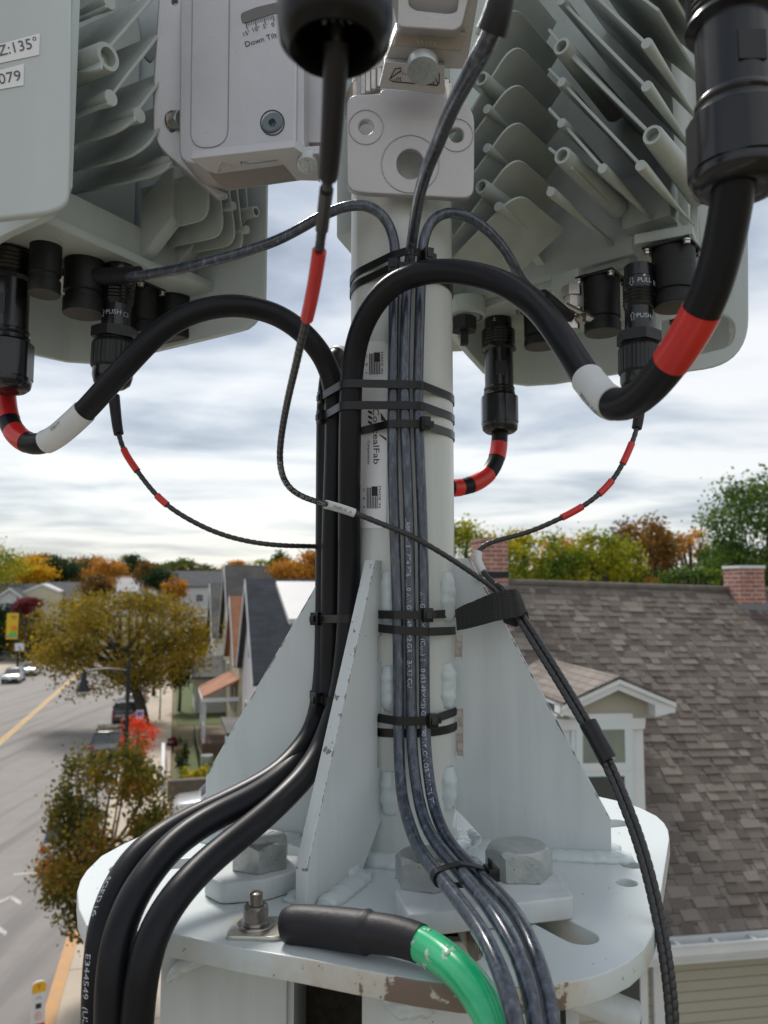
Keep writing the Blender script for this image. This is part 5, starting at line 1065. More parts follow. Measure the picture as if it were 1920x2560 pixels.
for i, s in enumerate(range(14, 90, 3)): strip_('walk_joint', -2.45, 0, s, s + .025, GZ + .004, mat('joint', (.12, .10, .08), .9) if i == 0 else bpy.data.materials['joint'])
strip_('lawn', .35, 4.4, 43, 52, GZ - .12, M['lawn']); strip_('driveway', .3, 14, 26, 38.5, GZ - .11, ground_mat('drive', (.36, .35, .35), (.30, .29, .29), .6)); strip_('lawn', .35, 4.4, 61, 110, GZ - .12, M['lawn'])
# ---- trees
def leafmat(name, cols, rough=.6, trl=.42):
    cols = [tuple(min(1, c * 1.25) for c in q) for q in cols]
    m = bpy.data.materials.new(name); m.use_nodes = True; t = m.node_tree; b = t.nodes['Principled BSDF']; b.inputs['Roughness'].default_value = rough; b.inputs['Specular IOR Level'].default_value = .25
    g = t.nodes.new('ShaderNodeNewGeometry'); tcn = t.nodes.new('ShaderNodeTexCoord'); n = t.nodes.new('ShaderNodeTexNoise'); n.inputs['Scale'].default_value = .55; n.inputs['Detail'].default_value = 3; t.links.new(tcn.outputs['Object'], n.inputs[0])
    a_ = t.nodes.new('ShaderNodeMath'); a_.operation = 'MULTIPLY_ADD'; a_.inputs[1].default_value = .45; t.links.new(g.outputs['Random Per Island'], a_.inputs[0])
    s_ = t.nodes.new('ShaderNodeMath'); s_.operation = 'MULTIPLY_ADD'; s_.inputs[1].default_value = 1.6; s_.inputs[2].default_value = -.52; t.links.new(n.outputs[0], s_.inputs[0]); t.links.new(s_.outputs[0], a_.inputs[2])
    r_ = t.nodes.new('ShaderNodeValToRGB'); t.links.new(a_.outputs[0], r_.inputs[0]); e_ = r_.color_ramp.elements
    e_[0].color = (*cols[0], 1); e_[0].position = .1; e_[1].color = (*cols[-1], 1); e_[1].position = .95
    for i, c in enumerate(cols[1:-1]): q = e_.new(.1 + .85 * (i + 1) / (len(cols) - 1)); q.color = (*c, 1)
    t.links.new(r_.outputs[0], b.inputs['Base Color']); tr = t.nodes.new('ShaderNodeBsdfTranslucent'); t.links.new(r_.outputs[0], tr.inputs[0]); mx_ = t.nodes.new('ShaderNodeMixShader'); mx_.inputs[0].default_value = trl
    t.links.new(b.outputs[0], mx_.inputs[1]); t.links.new(tr.outputs[0], mx_.inputs[2]); t.links.new(mx_.outputs[0], t.nodes['Material Output'].inputs[0]); return m
LM = {'olive': leafmat('leaves_olive', [(.065, .060, .010), (.15, .115, .012), (.25, .175, .015), (.36, .235, .02)]),
      'green': leafmat('leaves_green', [(.020, .045, .010), (.045, .09, .014), (.09, .15, .02), (.14, .17, .02)]),
      'yelgr': leafmat('leaves_yellow_green', [(.04, .08, .010), (.12, .17, .012), (.30, .28, .012), (.52, .36, .012)]),
      'orange': leafmat('leaves_orange', [(.16, .075, .014), (.32, .145, .02), (.45, .21, .026), (.50, .27, .04)]),
      'gold': leafmat('leaves_gold', [(.20, .12, .010), (.42, .23, .010), (.58, .34, .012), (.62, .40, .03)]),
      'brown': leafmat('leaves_brown', [(.05, .035, .014), (.11, .065, .018), (.20, .10, .02), (.28, .14, .02)]),
      'dark': leafmat('leaves_dark_green', [(.010, .022, .010), (.018, .04, .014), (.03, .06, .018), (.05, .08, .02)]),
      'red': leafmat('leaves_red', [(.30, .035, .012), (.55, .05, .015), (.70, .09, .03), (.45, .12, .03)]),
      'maroon': leafmat('leaves_maroon', [(.05, .010, .014), (.10, .014, .022), (.16, .02, .03), (.12, .03, .03)]),
      'small': leafmat('leaves_small_tree', [(.030, .040, .008), (.075, .078, .012), (.15, .115, .014), (.28, .12, .02)])}
M['bark'] = mat('bark', (.075, .06, .045), .9, var=(.035, .03, .022), vs=9, bump=.8, bs=20)
def tree(label, base, crown, rad, col, n=3000, leaf=.2, trunk_r=.2, ncl=26, spread=.30, group=None, gap=0.0, name='tree', limbs=7, cat='tree'):
    rng = random.Random(hash(label) % 99991 if False else sum(map(ord, label)))
    base, crown = V(base), V(crown); t = thing(name, label, cat, group, loc=tuple(base)); cl = []
    for i in range(ncl):
        while True:
            q = V((rng.uniform(-1, 1), rng.uniform(-1, 1), rng.uniform(-1, 1)))
            if .25 < q.length < 1: break
        q = q.normalized() * (q.length ** .5) * .84; cl.append(V((q.x * rad[0], q.y * rad[1], q.z * rad[2])))
    vs = []; fs = []
    for i in range(n):
        c = cl[rng.randrange(ncl)]; k = rng.uniform(.6, 1.25); p_ = crown + c + V((rng.gauss(0, 1) * rad[0], rng.gauss(0, 1) * rad[1], rng.gauss(0, 1) * rad[2] * .8)) * spread * .62
        s = leaf * k; a_ = V((rng.gauss(0, 1), rng.gauss(0, 1), rng.gauss(0, 1))).normalized(); b_ = a_.cross(V((rng.gauss(0, 1), rng.gauss(0, 1), rng.gauss(0, .6)))).normalized()
        b0 = len(vs); vs += [p_ - a_ * s * .5, p_ + b_ * s * .34, p_ + a_ * s * .5, p_ - b_ * s * .34]; fs.append((b0, b0 + 1, b0 + 2, b0 + 3))
    me = bpy.data.meshes.new('crown'); me.from_pydata([tuple(q) for q in vs], [], fs); link('crown', me, LM[col], t, smooth=False)
    mb = MB(); top = crown + V((0, 0, rad[2] * .45)); fork = base.lerp(crown, .62) if crown.z - base.z > rad[2] * .8 else base.lerp(crown, .4)
    pts = cr_path([base, base.lerp(fork, .5) + V((trunk_r * .5, 0, 0)), fork, fork.lerp(top, .5) + V((-trunk_r, 0, 0)), top], .5); m_ = len(pts)
    mb.tube(pts, [trunk_r * (1.25 - 1.1 * i / m_) for i in range(m_)], 8)
    for i in range(limbs):
        c = crown + cl[i % ncl] * .95; a_ = fork.lerp(top, rng.uniform(-.25, .6)); pts = cr_path([a_, a_.lerp(c, .5) + V((0, 0, -.05 * rad[2])), c], .5); m_ = len(pts)
        mb.tube(pts, [trunk_r * (.55 - .45 * k / m_) for k in range(m_)], 6)
    build('trunk', mb, M['bark'], t, uv=False); return t
def tpx(label, u, vtop, vbot, wpx, Y, col, zb=None, **kw):       # tree whose crown fills that pixel box at distance Y
    a_, b_ = P(u, vtop, Y), P(u, vbot, Y); rz = (a_.z - b_.z) / 2; rx = wpx * Y / FPX / 2
    g = kw.pop('ground', GZ - .15); return tree(label, (a_.x, Y, g), (a_.x, Y, (a_.z + b_.z) / 2), (rx, rx * kw.pop('deep', .8), rz), col, **kw)
GB = 'trees on the skyline'
# big street tree: kerbside, wide low crown
bt = RS(60.5, -1.9)
tree('big spreading olive-gold street tree on the right sidewalk over the parked cars', (bt.x, bt.y, GZ), (P(300, 1600, 59).x, 59, P(300, 1605, 59).z), (7.1, 5.6, 4.4), 'olive', n=19000, leaf=.25, trunk_r=.36, ncl=85, spread=.20, name='street_tree', limbs=26)
b2 = RS(20.2, -1.75); c2_ = P(272, 2100, 20.6)
tree('small ragged street tree with thin rusty green leaves, nearest on the sidewalk, lower left', (b2.x, b2.y, GZ), tuple(c2_), (1.95, 1.6, 2.75), 'small', n=14500, leaf=.125, trunk_r=.085, ncl=58, spread=.17, name='street_tree', limbs=30)
q = RS(42, -1.9); tree('bright red young tree behind the small street tree, beside the dark parked cars', (q.x, q.y, GZ), tuple(P(345, 1862, 42)), (1.15, .9, 1.7), 'red', n=1300, leaf=.14, trunk_r=.05, ncl=18, spread=.26, name='street_tree')
q = RS(63.5, -.9); tree('thin sapling in a square pit on the sidewalk under the big street tree', (q.x, q.y, GZ), (q.x, q.y, GZ + 3.9), (1.1, 1.1, 1.1), 'olive', n=900, leaf=.16, trunk_r=.05, ncl=12, name='street_tree')
tpx('dark green bush tree in the front yard right of the big street tree', 452, 1600, 1725, 70, 66, 'dark', n=2500, leaf=.24, trunk_r=.12, name='yard_tree')
tpx('olive tree in a yard behind the big street tree, left of the white house', 505, 1555, 1640, 60, 84, 'olive', n=1800, leaf=.3, name='yard_tree')
for u, vt, vb, wp, Y, c, lb, n in [
    (-25, 1352, 1500, 150, 120, 'yelgr', 'dark green and gold tree at the far left edge of the skyline', 3000),
    (75, 1398, 1458, 112, 140, 'gold', 'bright golden round tree behind the white houses at left', 3200),
    (152, 1392, 1454, 84, 145, 'dark', 'dark green conifer-like tree right of the golden tree', 2600),
    (100, 1388, 1440, 90, 170, 'brown', 'rusty orange tree behind the golden and dark green trees', 1600),
    (215, 1394, 1460, 105, 160, 'brown', 'brown autumn tree right of the dark green one', 2200),
    (262, 1396, 1465, 80, 150, 'orange', 'orange-brown tree above the big street tree', 2000),
    (238, 1440, 1500, 70, 100, 'brown', 'rusty tree just behind the big street tree crown, left', 1800),
    (322, 1392, 1440, 66, 230, 'dark', 'distant dark green tree on the hill', 1500),
    (372, 1408, 1470, 56, 180, 'brown', 'distant brown tree right of the hill houses', 1400),
    (400, 1425, 1478, 60, 150, 'dark', 'dark green tree in front of the far dark roof', 1400),
    (450, 1403, 1440, 70, 240, 'green', 'distant green tree behind the far dark roof', 1400),
    (500, 1416, 1440, 60, 260, 'dark', 'low distant green tree right of the far dark roof', 900),
    (440, 1448, 1500, 46, 130, 'orange', 'small orange tree below the far dark roof', 1100),
    (590, 1407, 1435, 50, 130, 'orange', 'orange treetop over the big dark gable roof', 900),
    (650, 1408, 1440, 100, 140, 'yelgr', 'yellow-green treetops over the big dark gable roof', 1500),
    (755, 1378, 1475, 110, 52, 'orange', 'bright orange tree left of the black cables on the skyline', 3600),
    (704, 1388, 1450, 46, 55, 'green', 'green tree touching the bright orange tree', 1300)]:
    tpx(lb, u, vt - 6, vb + 2, wp * 1.25, Y, c, n=int(n * 1.7), leaf=.0026 * Y + .06, trunk_r=.25, ncl=26, spread=.34, group=GB, name='skyline_tree', limbs=3)
for u, vt, vb, wp, Y, c, lb, n, lf in [
    (1165, 1290, 1480, 175, 34, 'yelgr', 'yellow and green tree between the mast and the near chimney', 3200, .16),
    (1320, 1312, 1500, 205, 30, 'yelgr', 'yellow-flecked green tree behind the ridge, right of the near chimney', 4500, .15),
    (1395, 1332, 1500, 170, 44, 'gold', 'golden tree behind the middle of the roof ridge', 2200, .19),
    (1470, 1318, 1500, 205, 31, 'yelgr', 'green and yellow tree behind the middle of the roof ridge', 4500, .15),
    (1545, 1338, 1500, 150, 36, 'yelgr', 'green and gold tree left of the tall brown-green tree', 2800, .17),
    (1605, 1280, 1510, 190, 40, 'brown', 'tall thin brown-green tree behind the roof, left of the far chimney', 5200, .19),
    (1640, 1320, 1420, 110, 43, 'olive', 'olive treetop beside the tall brown-green tree', 1500, .19),
    (1725, 1315, 1400, 90, 46, 'orange', 'sparse orange tree with sky showing through, left of the big green tree', 750, .20),
    (1760, 1330, 1480, 90, 47, 'olive', 'sparse thin tree with bare twigs above the far chimney', 750, .19),
    (1630, 1440, 1500, 60, 38, 'orange', 'low orange bush just behind the roof ridge', 900, .18),
    (1740, 1412, 1500, 190, 32, 'green', 'low green tree behind the roof beside the far chimney', 2600, .16),
    (1815, 1350, 1500, 190, 37, 'green', 'mid-height green tree between the sparse orange tree and the big green one', 3800, .17),
    (1915, 1170, 1500, 340, 33, 'green', 'big green tree at the right edge behind the far chimney', 13500, .17)]:
    tpx(lb, u, vt, vb, wp, Y, c, n=n, leaf=lf, trunk_r=.16, ncl=34, spread=.26, group='trees behind the brown shingle roof', name='garden_tree', limbs=14)
# far wooded ridge, reads as one mass
mb = MB(); rng = random.Random(3); vs = []; fs = []
for i in range(22000):
    u = rng.uniform(-400, 2300); Y = rng.uniform(230, 420); vt = 1416 + 9 * math.sin(u * .012) + 6 * math.sin(u * .05) + (14 if u > 560 else 0); p_ = P(u, vt + abs(rng.gauss(0, 26)) + 2 * rng.random(), Y); s = rng.uniform(1.2, 2.6)
    a_ = V((rng.gauss(0, 1), rng.gauss(0, 1), rng.gauss(0, 1))).normalized(); b_ = a_.cross(V((rng.gauss(0, 1), rng.gauss(0, 1), 1))).normalized(); b0 = len(vs); vs += [p_ - a_ * s * .5, p_ + b_ * s * .4, p_ + a_ * s * .5, p_ - b_ * s * .4]; fs.append((b0, b0 + 1, b0 + 2, b0 + 3))
me = bpy.data.meshes.new('far_woods'); me.from_pydata([tuple(q) for q in vs], [], fs); fw = link('far_woods', me, leafmat('leaves_far', [(.03, .045, .02), (.07, .07, .025), (.14, .09, .03), (.20, .12, .03)]), None, 'stuff', smooth=False)
tag(fw, 'far autumn woods in muted green and brown along the skyline', 'woods')
hm_ = MB(); n_ = 60
for j, (Y, dz) in enumerate([(110, -10.1), (200, -6), (330, -.5), (500, 1.0), (900, 2)]):
    for i in range(n_ + 1): x = (-1.1 + 2.6 * i / n_) * Y; hm_.v.append(V((x, Y, GZ - .14 if j == 0 else dz - 1.0 + 1.5 * noise.noise(V((x * .01, Y * .01, 0))))))
hm_.f = [(j * (n_ + 1) + i, j * (n_ + 1) + i + 1, (j + 1) * (n_ + 1) + i + 1, (j + 1) * (n_ + 1) + i) for j in range(4) for i in range(n_)]
build('hills', hm_, ground_mat('hill_ground', (.05, .055, .025), (.09, .07, .03), .02), None, 'structure', uv=False)
# ---- houses
M['wwall'] = mat('white_clapboard', (.60, .61, .61), .7, var=(.52, .53, .54), vs=.6); M['ywall'] = mat('cream_clapboard', (.56, .52, .38), .75, var=(.5, .46, .33), vs=.6)
M['pwall'] = mat('pink_white_wall', (.58, .55, .57), .75); M['gwall'] = mat('green_wall', (.13, .28, .16), .7); M['trim'] = mat('white_trim', (.66, .68, .68), .5, var=(.58, .60, .61), vs=2)
M['glass'] = mat('window_glass', (.05, .06, .065), .08, spec=.8); M['rslate'] = bricky('slate_roof', (.055, .06, .075), (.04, .045, .055), (.03, .03, .035), .5, .25, .012, noise_s=.8)
M['rgrey'] = bricky('grey_roof', (.11, .11, .105), (.08, .08, .08), (.05, .05, .05), .5, .25, .012, noise_s=.5, vamt=.9); M['rbrown'] = bricky('brown_grey_roof', (.085, .078, .075), (.065, .06, .058), (.04, .04, .04), .5, .25, .012, noise_s=.6)
M['rterra'] = bricky('terracotta_roof', (.36, .16, .085), (.30, .13, .07), (.18, .08, .05), .4, .18, .012, noise_s=1); M['rwhite2'] = mat('pale_flat_roof', (.50, .49, .50), .6, var=(.42, .42, .43), vs=.8)
def house(label, s0, s1, l0, l1, ze, zr, wm, rm, wins=(), chim=None, name='house', cat='house', org=None, eD=None, ov=.35, gz=GZ - .14, group=None):
    """gable house; ridge runs along ld (or eD); spans s0..s1 across and l0..l1 along the ridge"""
    e_ = eD or ld; f_ = V((-e_.y, e_.x, 0)); o0 = org or V((0, 0, 0))
    def H(s, l, z): q = o0 + f_ * s + e_ * l; return V((q.x, q.y, z))
    sm = (s0 + s1) / 2; c = H(sm, (l0 + l1) / 2, gz); t = thing(name, label, cat, group, loc=tuple(c))
    mb = MB().prism([H(s0, l0, gz), H(s1, l0, gz), H(s1, l0, ze), H(sm, l0, zr), H(s0, l0, ze)], e_ * (l1 - l0)); build('wall', mb, wm, t, smooth=False)
    k = (zr - ze) / (sm - s0); th = .16; rmb = MB()
    for sg, sE in ((-1, s0), (1, s1)):
        so_ = sE + sg * ov; zo = ze - k * ov
        rmb.prism([H(so_, l0 - ov, zo + .03), H(sm, l0 - ov, zr + .03), H(sm, l0 - ov, zr + .03 + th), H(so_, l0 - ov, zo + .03 + th)], e_ * (l1 - l0 + 2 * ov))
    build('roof', rmb, rm, t, smooth=False)
    tr_ = MB()
    for sg, sE in ((-1, s0), (1, s1)):
        so_ = sE + sg * (ov + .01); zo = ze - k * (ov + .01)
        tr_.prism([H(so_, l0 - ov - .06, zo - .15), H(sm, l0 - ov - .06, zr - .15), H(sm, l0 - ov - .06, zr + .17), H(so_, l0 - ov - .06, zo + .17)], e_ * .05)
    build('rake_board', tr_, M['trim'], t, smooth=False)
    for face, a_, z, w_, h_ in wins:      # face 'g' gable (l0) at s=a ; 'n' near side (s0) at l=a
        if face == 'g': c0 = H(a_, l0 - .03, z); u_ = f_; n_ = -e_
        else: c0 = H(s0 - .03, a_, z); u_ = e_; n_ = -f_
        fr = MB().prism([c0 - u_ * (w_ / 2 + .1) - Zu * (h_ / 2 + .1), c0 + u_ * (w_ / 2 + .1) - Zu * (h_ / 2 + .1), c0 + u_ * (w_ / 2 + .1) + Zu * (h_ / 2 + .1), c0 - u_ * (w_ / 2 + .1) + Zu * (h_ / 2 + .1)], n_ * .05); wo2 = build('window', fr, M['trim'], t, smooth=False)
        g_ = MB()
        for q in (-.25, .25): g_.prism([c0 + n_ * .052 + u_ * a2 + Zu * (b2 * h_ * .46 + q * h_) for a2, b2 in ((-w_ / 2, -.5), (w_ / 2, -.5), (w_ / 2, .5), (-w_ / 2, .5))], n_ * .01)
        build('pane', g_, M['glass'], wo2, smooth=False)
    if chim:
        s_, l_, zt, w_ = chim; q = H(s_, l_, 0); build('chimney', MB().box((q.x, q.y, (zr - 1 + zt) / 2), (w_, w_, zt - zr + 1)), M['brick'], t, smooth=False)
    return t, H
def brickm():
    return bricky('chimney_brick', (.36, .135, .10), (.27, .10, .075), (.42, .36, .32), .22, .075, .012, noise_s=5, bump=.4)
M['brick'] = brickm()
house('steep dark slate gable house with pale wall, nearest on the right of the street', 40.2, 48.8, 4.7, 15, -4.5, .35, M['pwall'], M['rslate'], [('g', 43, -7.4, .9, 1.8), ('g', 46, -7.4, .9, 1.8), ('g', 44.5, -3.2, .9, 1.4), ('n', 6.5, -7.5, .9, 1.8), ('n', 6.5, -5.4, .9, 1.0)])
th, Hh = house('cream house with terracotta roof between the slate house and the big dark gable', 50.4, 58, 4.6, 13, -4.6, -.7, M['ywall'], M['rterra'], [('g', 52.5, -7.2, 1, 1.6), ('g', 55.6, -7.2, 1, 1.6), ('n', 6.2, -7.2, 1, 1.6)])
pm_ = MB().prism([RF(50.0, 2.4, -6.75), RF(55.6, 2.4, -6.75), RF(55.6, 4.6, -5.75), RF(50.0, 4.6, -5.75)], V((0, 0, .14))); build('porch_roof', pm_, M['rterra'], th, smooth=False)
build('porch_fascia', MB().prism([RF(49.95, 2.35, -6.95), RF(55.65, 2.35, -6.95), RF(55.65, 2.42, -6.95), RF(49.95, 2.42, -6.95)], V((0, 0, .22))).prism([RF(49.9, 2.35, -6.95), RF(49.98, 2.35, -6.95), RF(49.98, 4.6, -6.95), RF(49.9, 4.6, -6.95)], V((0, 0, .24))), M['trim'], th, smooth=False)
for s in (50.2, 52.8, 55.4): build('porch_post', MB().prism([RF(s, 2.5), RF(s + .12, 2.5), RF(s + .12, 2.62), RF(s, 2.62)], V((0, 0, 3.05))), M['trim'], th, smooth=False)
rl = MB(); rl.prism([RF(50.2, 2.52, -8.6), RF(55.4, 2.52, -8.6), RF(55.4, 2.58, -8.6), RF(50.2, 2.58, -8.6)], V((0, 0, .07)))
for i in range(24): rl.prism([RF(50.3 + i * .21, 2.53, -9.3), RF(50.34 + i * .21, 2.53, -9.3), RF(50.34 + i * .21, 2.57, -9.3), RF(50.3 + i * .21, 2.57, -9.3)], V((0, 0, .72)))
build('porch_railing', rl, M['trim'], th, smooth=False); build('porch_floor', MB().prism([RF(50.1, 2.45, GZ - .1), RF(55.5, 2.45, GZ - .1), RF(55.5, 4.6, GZ - .1), RF(50.1, 4.6, GZ - .1)], V((0, 0, .65))), mat('porch_wood', (.16, .10, .07), .7), th, smooth=False)
house('large house with a big dark brown-grey gable roof behind the terracotta-roofed one', 60, 71, 5.0, 15.5, -4.0, 1.75, M['ywall'], M['rbrown'], [('g', 63.5, -6.8, 1, 1.8), ('g', 67.5, -6.8, 1, 1.8), ('g', 65.5, -2, 1, 1.6)])
house('white house with a weathered grey roof, left of the big dark gable', 76, 86, 4.7, 14, -4.4, .35, M['wwall'], M['rgrey'], [('g', 79, -7, 1, 1.8), ('g', 83, -7, 1, 1.8)])
house('small white house with a grey porch roof below the weathered grey roof', 66.5, 72, 2.6, 5.0, -7.2, -5.9, M['wwall'], M['rgrey'], [('g', 69, -8.2, 1, 1.4)])
th2, _ = house('far white house with a flat white-edged roof right of the orange tree', 100, 108, 2.5, 9, -3.6, -2.6, M['wwall'], M['rgrey'], [('n', 4, -5.2, 1.2, 1.4), ('n', 6.5, -5.2, 1.2, 1.4)])
dxE = V((.98, .12, 0)).normalized()
house('long far building with a dark blue-grey roof on the skyline', 0, 10, -7.5, 6, .5, 3.6, M['wwall'], M['rslate'], [('n', -5, -2, 1.4, 1.4), ('n', 0, -2, 1.4, 1.4), ('n', 4, -2, 1.4, 1.4)], org=P(500, 1460, 165) * 1.0 - V((0, 0, 0)), eD=dxE)
# left houses
for (lb, u0, u1, Y, vr, ve, wmt, rmt, wn) in [
    ('white house with a dark roof behind the maroon tree, at the left edge', -60, 92, 122, 1463, 1512, 'wwall', 'rslate', 2), ('pale house with a dark roof and light end wall, second from the left', 122, 204, 128, 1458, 1500, 'ywall', 'rslate', 2)]:
    a_, b_ = P(u0, vr, Y), P(u1, vr, Y); zr_ = a_.z; ze_ = P(u0, ve, Y - 4).z
    house(lb, -4.5, 4.5, 0, (b_ - a_).length, ze_, zr_, M[wmt], M[rmt], [('n', 2 + 2.4 * i, ze_ - 1.4, .9, 1.3) for i in range(3)], org=V((a_.x, a_.y, 0)), eD=(V((b_.x, b_.y, 0)) - V((a_.x, a_.y, 0))).normalized())
gq = P(25, 1480, 113); house('white front gable of the house at the left edge', -3.3, 3.3, 0, 8, P(25, 1515, 113).z, P(25, 1472, 113).z, M['wwall'], M['rslate'], [('g', 0, -2.6, .9, 1.1)], org=V((gq.x, gq.y, 0)), eD=V((-.25, .97, 0)).normalized())
gq = P(104, 1480, 117); house('light beige end gable between the two dark-roofed left houses', -2.4, 2.4, 0, 10, P(100, 1480, 117).z, P(100, 1462, 117).z, M['ywall'], M['rwhite2'], [], org=V((gq.x, gq.y, 0)), eD=V((-.3, .95, 0)).normalized(), ov=.1)
for i, (u, v, Y, w_, lb) in enumerate([(268, 1432, 240, 10, 'small grey-roofed house on the far hill, leftmost'), (318, 1424, 250, 9, 'small steep-roofed grey house on top of the far hill'), (345, 1440, 215, 11, 'small brown-roofed house on the far hill, rightmost'), (292, 1446, 200, 10, 'small pale-roofed house lowest on the far hill')]):
    q = P(u, v, Y); house(lb, 0, 7, -w_ / 2, w_ / 2, q.z - 3.2, q.z, M['wwall'], [M['rgrey'], M['rbrown'], M['rterra'], M['rwhite2']][i], [('n', -2, q.z - 5, 1.2, 1.4), ('n', 2, q.z - 5, 1.2, 1.4)], org=V((q.x, q.y, 0)), eD=V((1, .05 * i, 0)).normalized())
# green house with pale roof
gh = thing('house', 'green-walled house with a pale metal roof beside the slate gable', 'house', loc=tuple(RF(35.5, 7.5)))
gp_ = [P(690, 1453, 36.5), P(900, 1455, 36.5), P(900, 1545, 32.5), P(722, 1547, 32.5)]; g2 = MB().prism(gp_, V((0, 0, -.22))); build('roof', g2, M['rwhite2'], gh, smooth=False)
w0 = P(727, 1552, 32.9); build('wall', MB().prism([V((w0.x, 32.9, GZ - .14)), V((w0.x + 4, 32.9, GZ - .14)), V((w0.x + 4, 36.2, GZ - .14)), V((w0.x - .2, 36.2, GZ - .14))], V((0, 0, w0.z - GZ))), M['gwall'], gh, smooth=False)
build('window', MB().box((w0.x + .75, 32.85, w0.z - 1.0), (.7, .08, 1.3)), M['glass'], gh, smooth=False)
# low grey roof in front of the slate house, hedge wall, fence
lr_ = thing('shed', 'low shed with a grey roof in the yard beside the left gusset', 'shed', loc=tuple(RF(41, 4)))
a_ = [P(552, 1792, 46), P(640, 1795, 46), P(640, 1852, 40.5), P(567, 1832, 42)]; build('roof', MB().prism(a_, V((0, 0, -.2))), M['rgrey'], lr_, smooth=False)
a_ = P(572, 1840, 42.2); build('wall', MB().prism([V((a_.x, 42.2, GZ - .14)), V((a_.x + 4, 41, GZ - .14)), V((a_.x + 4, 45.5, GZ - .14)), V((a_.x - .3, 45.5, GZ - .14))], V((0, 0, a_.z - .12 - GZ))), M['wwall'], lr_, smooth=False)
build('wall_trim', MB().box((a_.x - .05, 42.1, (a_.z + GZ) / 2), (.2, .2, a_.z - GZ)), M['trim'], lr_, smooth=False)
rw = MB().prism([RF(39.2, .35), RF(39.2, 8), RF(39.6, 8), RF(39.6, .35)], V((0, 0, .95))); tag(build('retaining_wall', bev(rw, .03, 1), mat('old_concrete', (.15, .12, .095), .9, var=(.08, .065, .05), vs=1.5), None), 'dark weathered retaining wall behind the parked white car', 'wall')
wf = MB().prism([RF(41, .05), RF(50, .05), RF(50, .25), RF(41, .25)], V((0, 0, .75))); tag(build('garden_wall', bev(wf, .03, 1), M['wwall'], None), 'low white garden wall along the edge of the sidewalk', 'wall')
fe = MB()
for i in range(30): fe.prism([RF(46 + i * .3, 2.1, GZ - .12), RF(46.05 + i * .3, 2.1, GZ - .12), RF(46.05 + i * .3, 2.14, GZ - .12), RF(46 + i * .3, 2.14, GZ - .12)], V((0, 0, 1.0)))
fe.prism([RF(46, 2.1, GZ + .8), RF(55, 2.1, GZ + .8), RF(55, 2.14, GZ + .8), RF(46, 2.14, GZ + .8)], V((0, 0, .05))); tag(build('picket_fence', fe, mat('dark_fence', (.04, .06, .04), .6), None, smooth=False), 'thin dark picket fence across the green lawn', 'fence')
for i, (s, l, w_, h_, c, lb) in enumerate([(44.5, 1.1, .55, 1.9, 'dark', 'narrow dark evergreen just inside the white garden wall'), (42.2, 1.4, 1.0, .8, 'yelgr', 'yellow-flowering bush inside the white garden wall'), (41.2, 3.1, 1.5, .9, 'green', 'broad green bush above the retaining wall'), (42.6, 2.6, 1.1, .8, 'yelgr', 'yellow-green bush behind the broad green bush'), (48, 1.2, .7, .6, 'brown', 'low rusty shrub beside the sidewalk and lawn'), (46.4, 3.4, .6, .5, 'red', 'small red-orange flowering shrub near the porch'), (52, .7, .6, .6, 'maroon', 'maroon shrub at the corner of the lawn'), (40.9, .9, .7, .6, 'green', 'small green bush at the corner of the retaining wall')]):
    q = RF(s, l, GZ - .12); tree(lb, q, (q.x, q.y, GZ + h_ * .55), (w_ * .6, w_ * .6, h_ * .6), c, n=700, leaf=.13, trunk_r=.04, ncl=10, name='shrub', cat='shrub', limbs=3)
tag(build('planter', MB().lathe([(.22, 0), (.34, .5), (.3, .5), (.28, .42)], RF(47.5, 2.6, GZ - .12), Zu, 16), M['trim'], None), 'white round planter on the lawn near the porch', 'planter')
tpx('maroon-leaved tree in front of the white houses at the left', 68, 1492, 1535, 76, 106, 'maroon', n=2600, leaf=.30, name='yard_tree')
tpx('dark hedge-like tree behind the yellow banner at the left edge', -5, 1515, 1650, 130, 111, 'dark', n=5200, leaf=.38, name='yard_tree')
tpx('brown-green tree right of the yellow banner', 75, 1522, 1645, 110, 110, 'olive', n=4800, leaf=.38, name='yard_tree'); tpx('dark green tree low behind the blue and white sign', 100, 1575, 1655, 90, 109, 'dark', n=3000, leaf=.34, name='yard_tree')
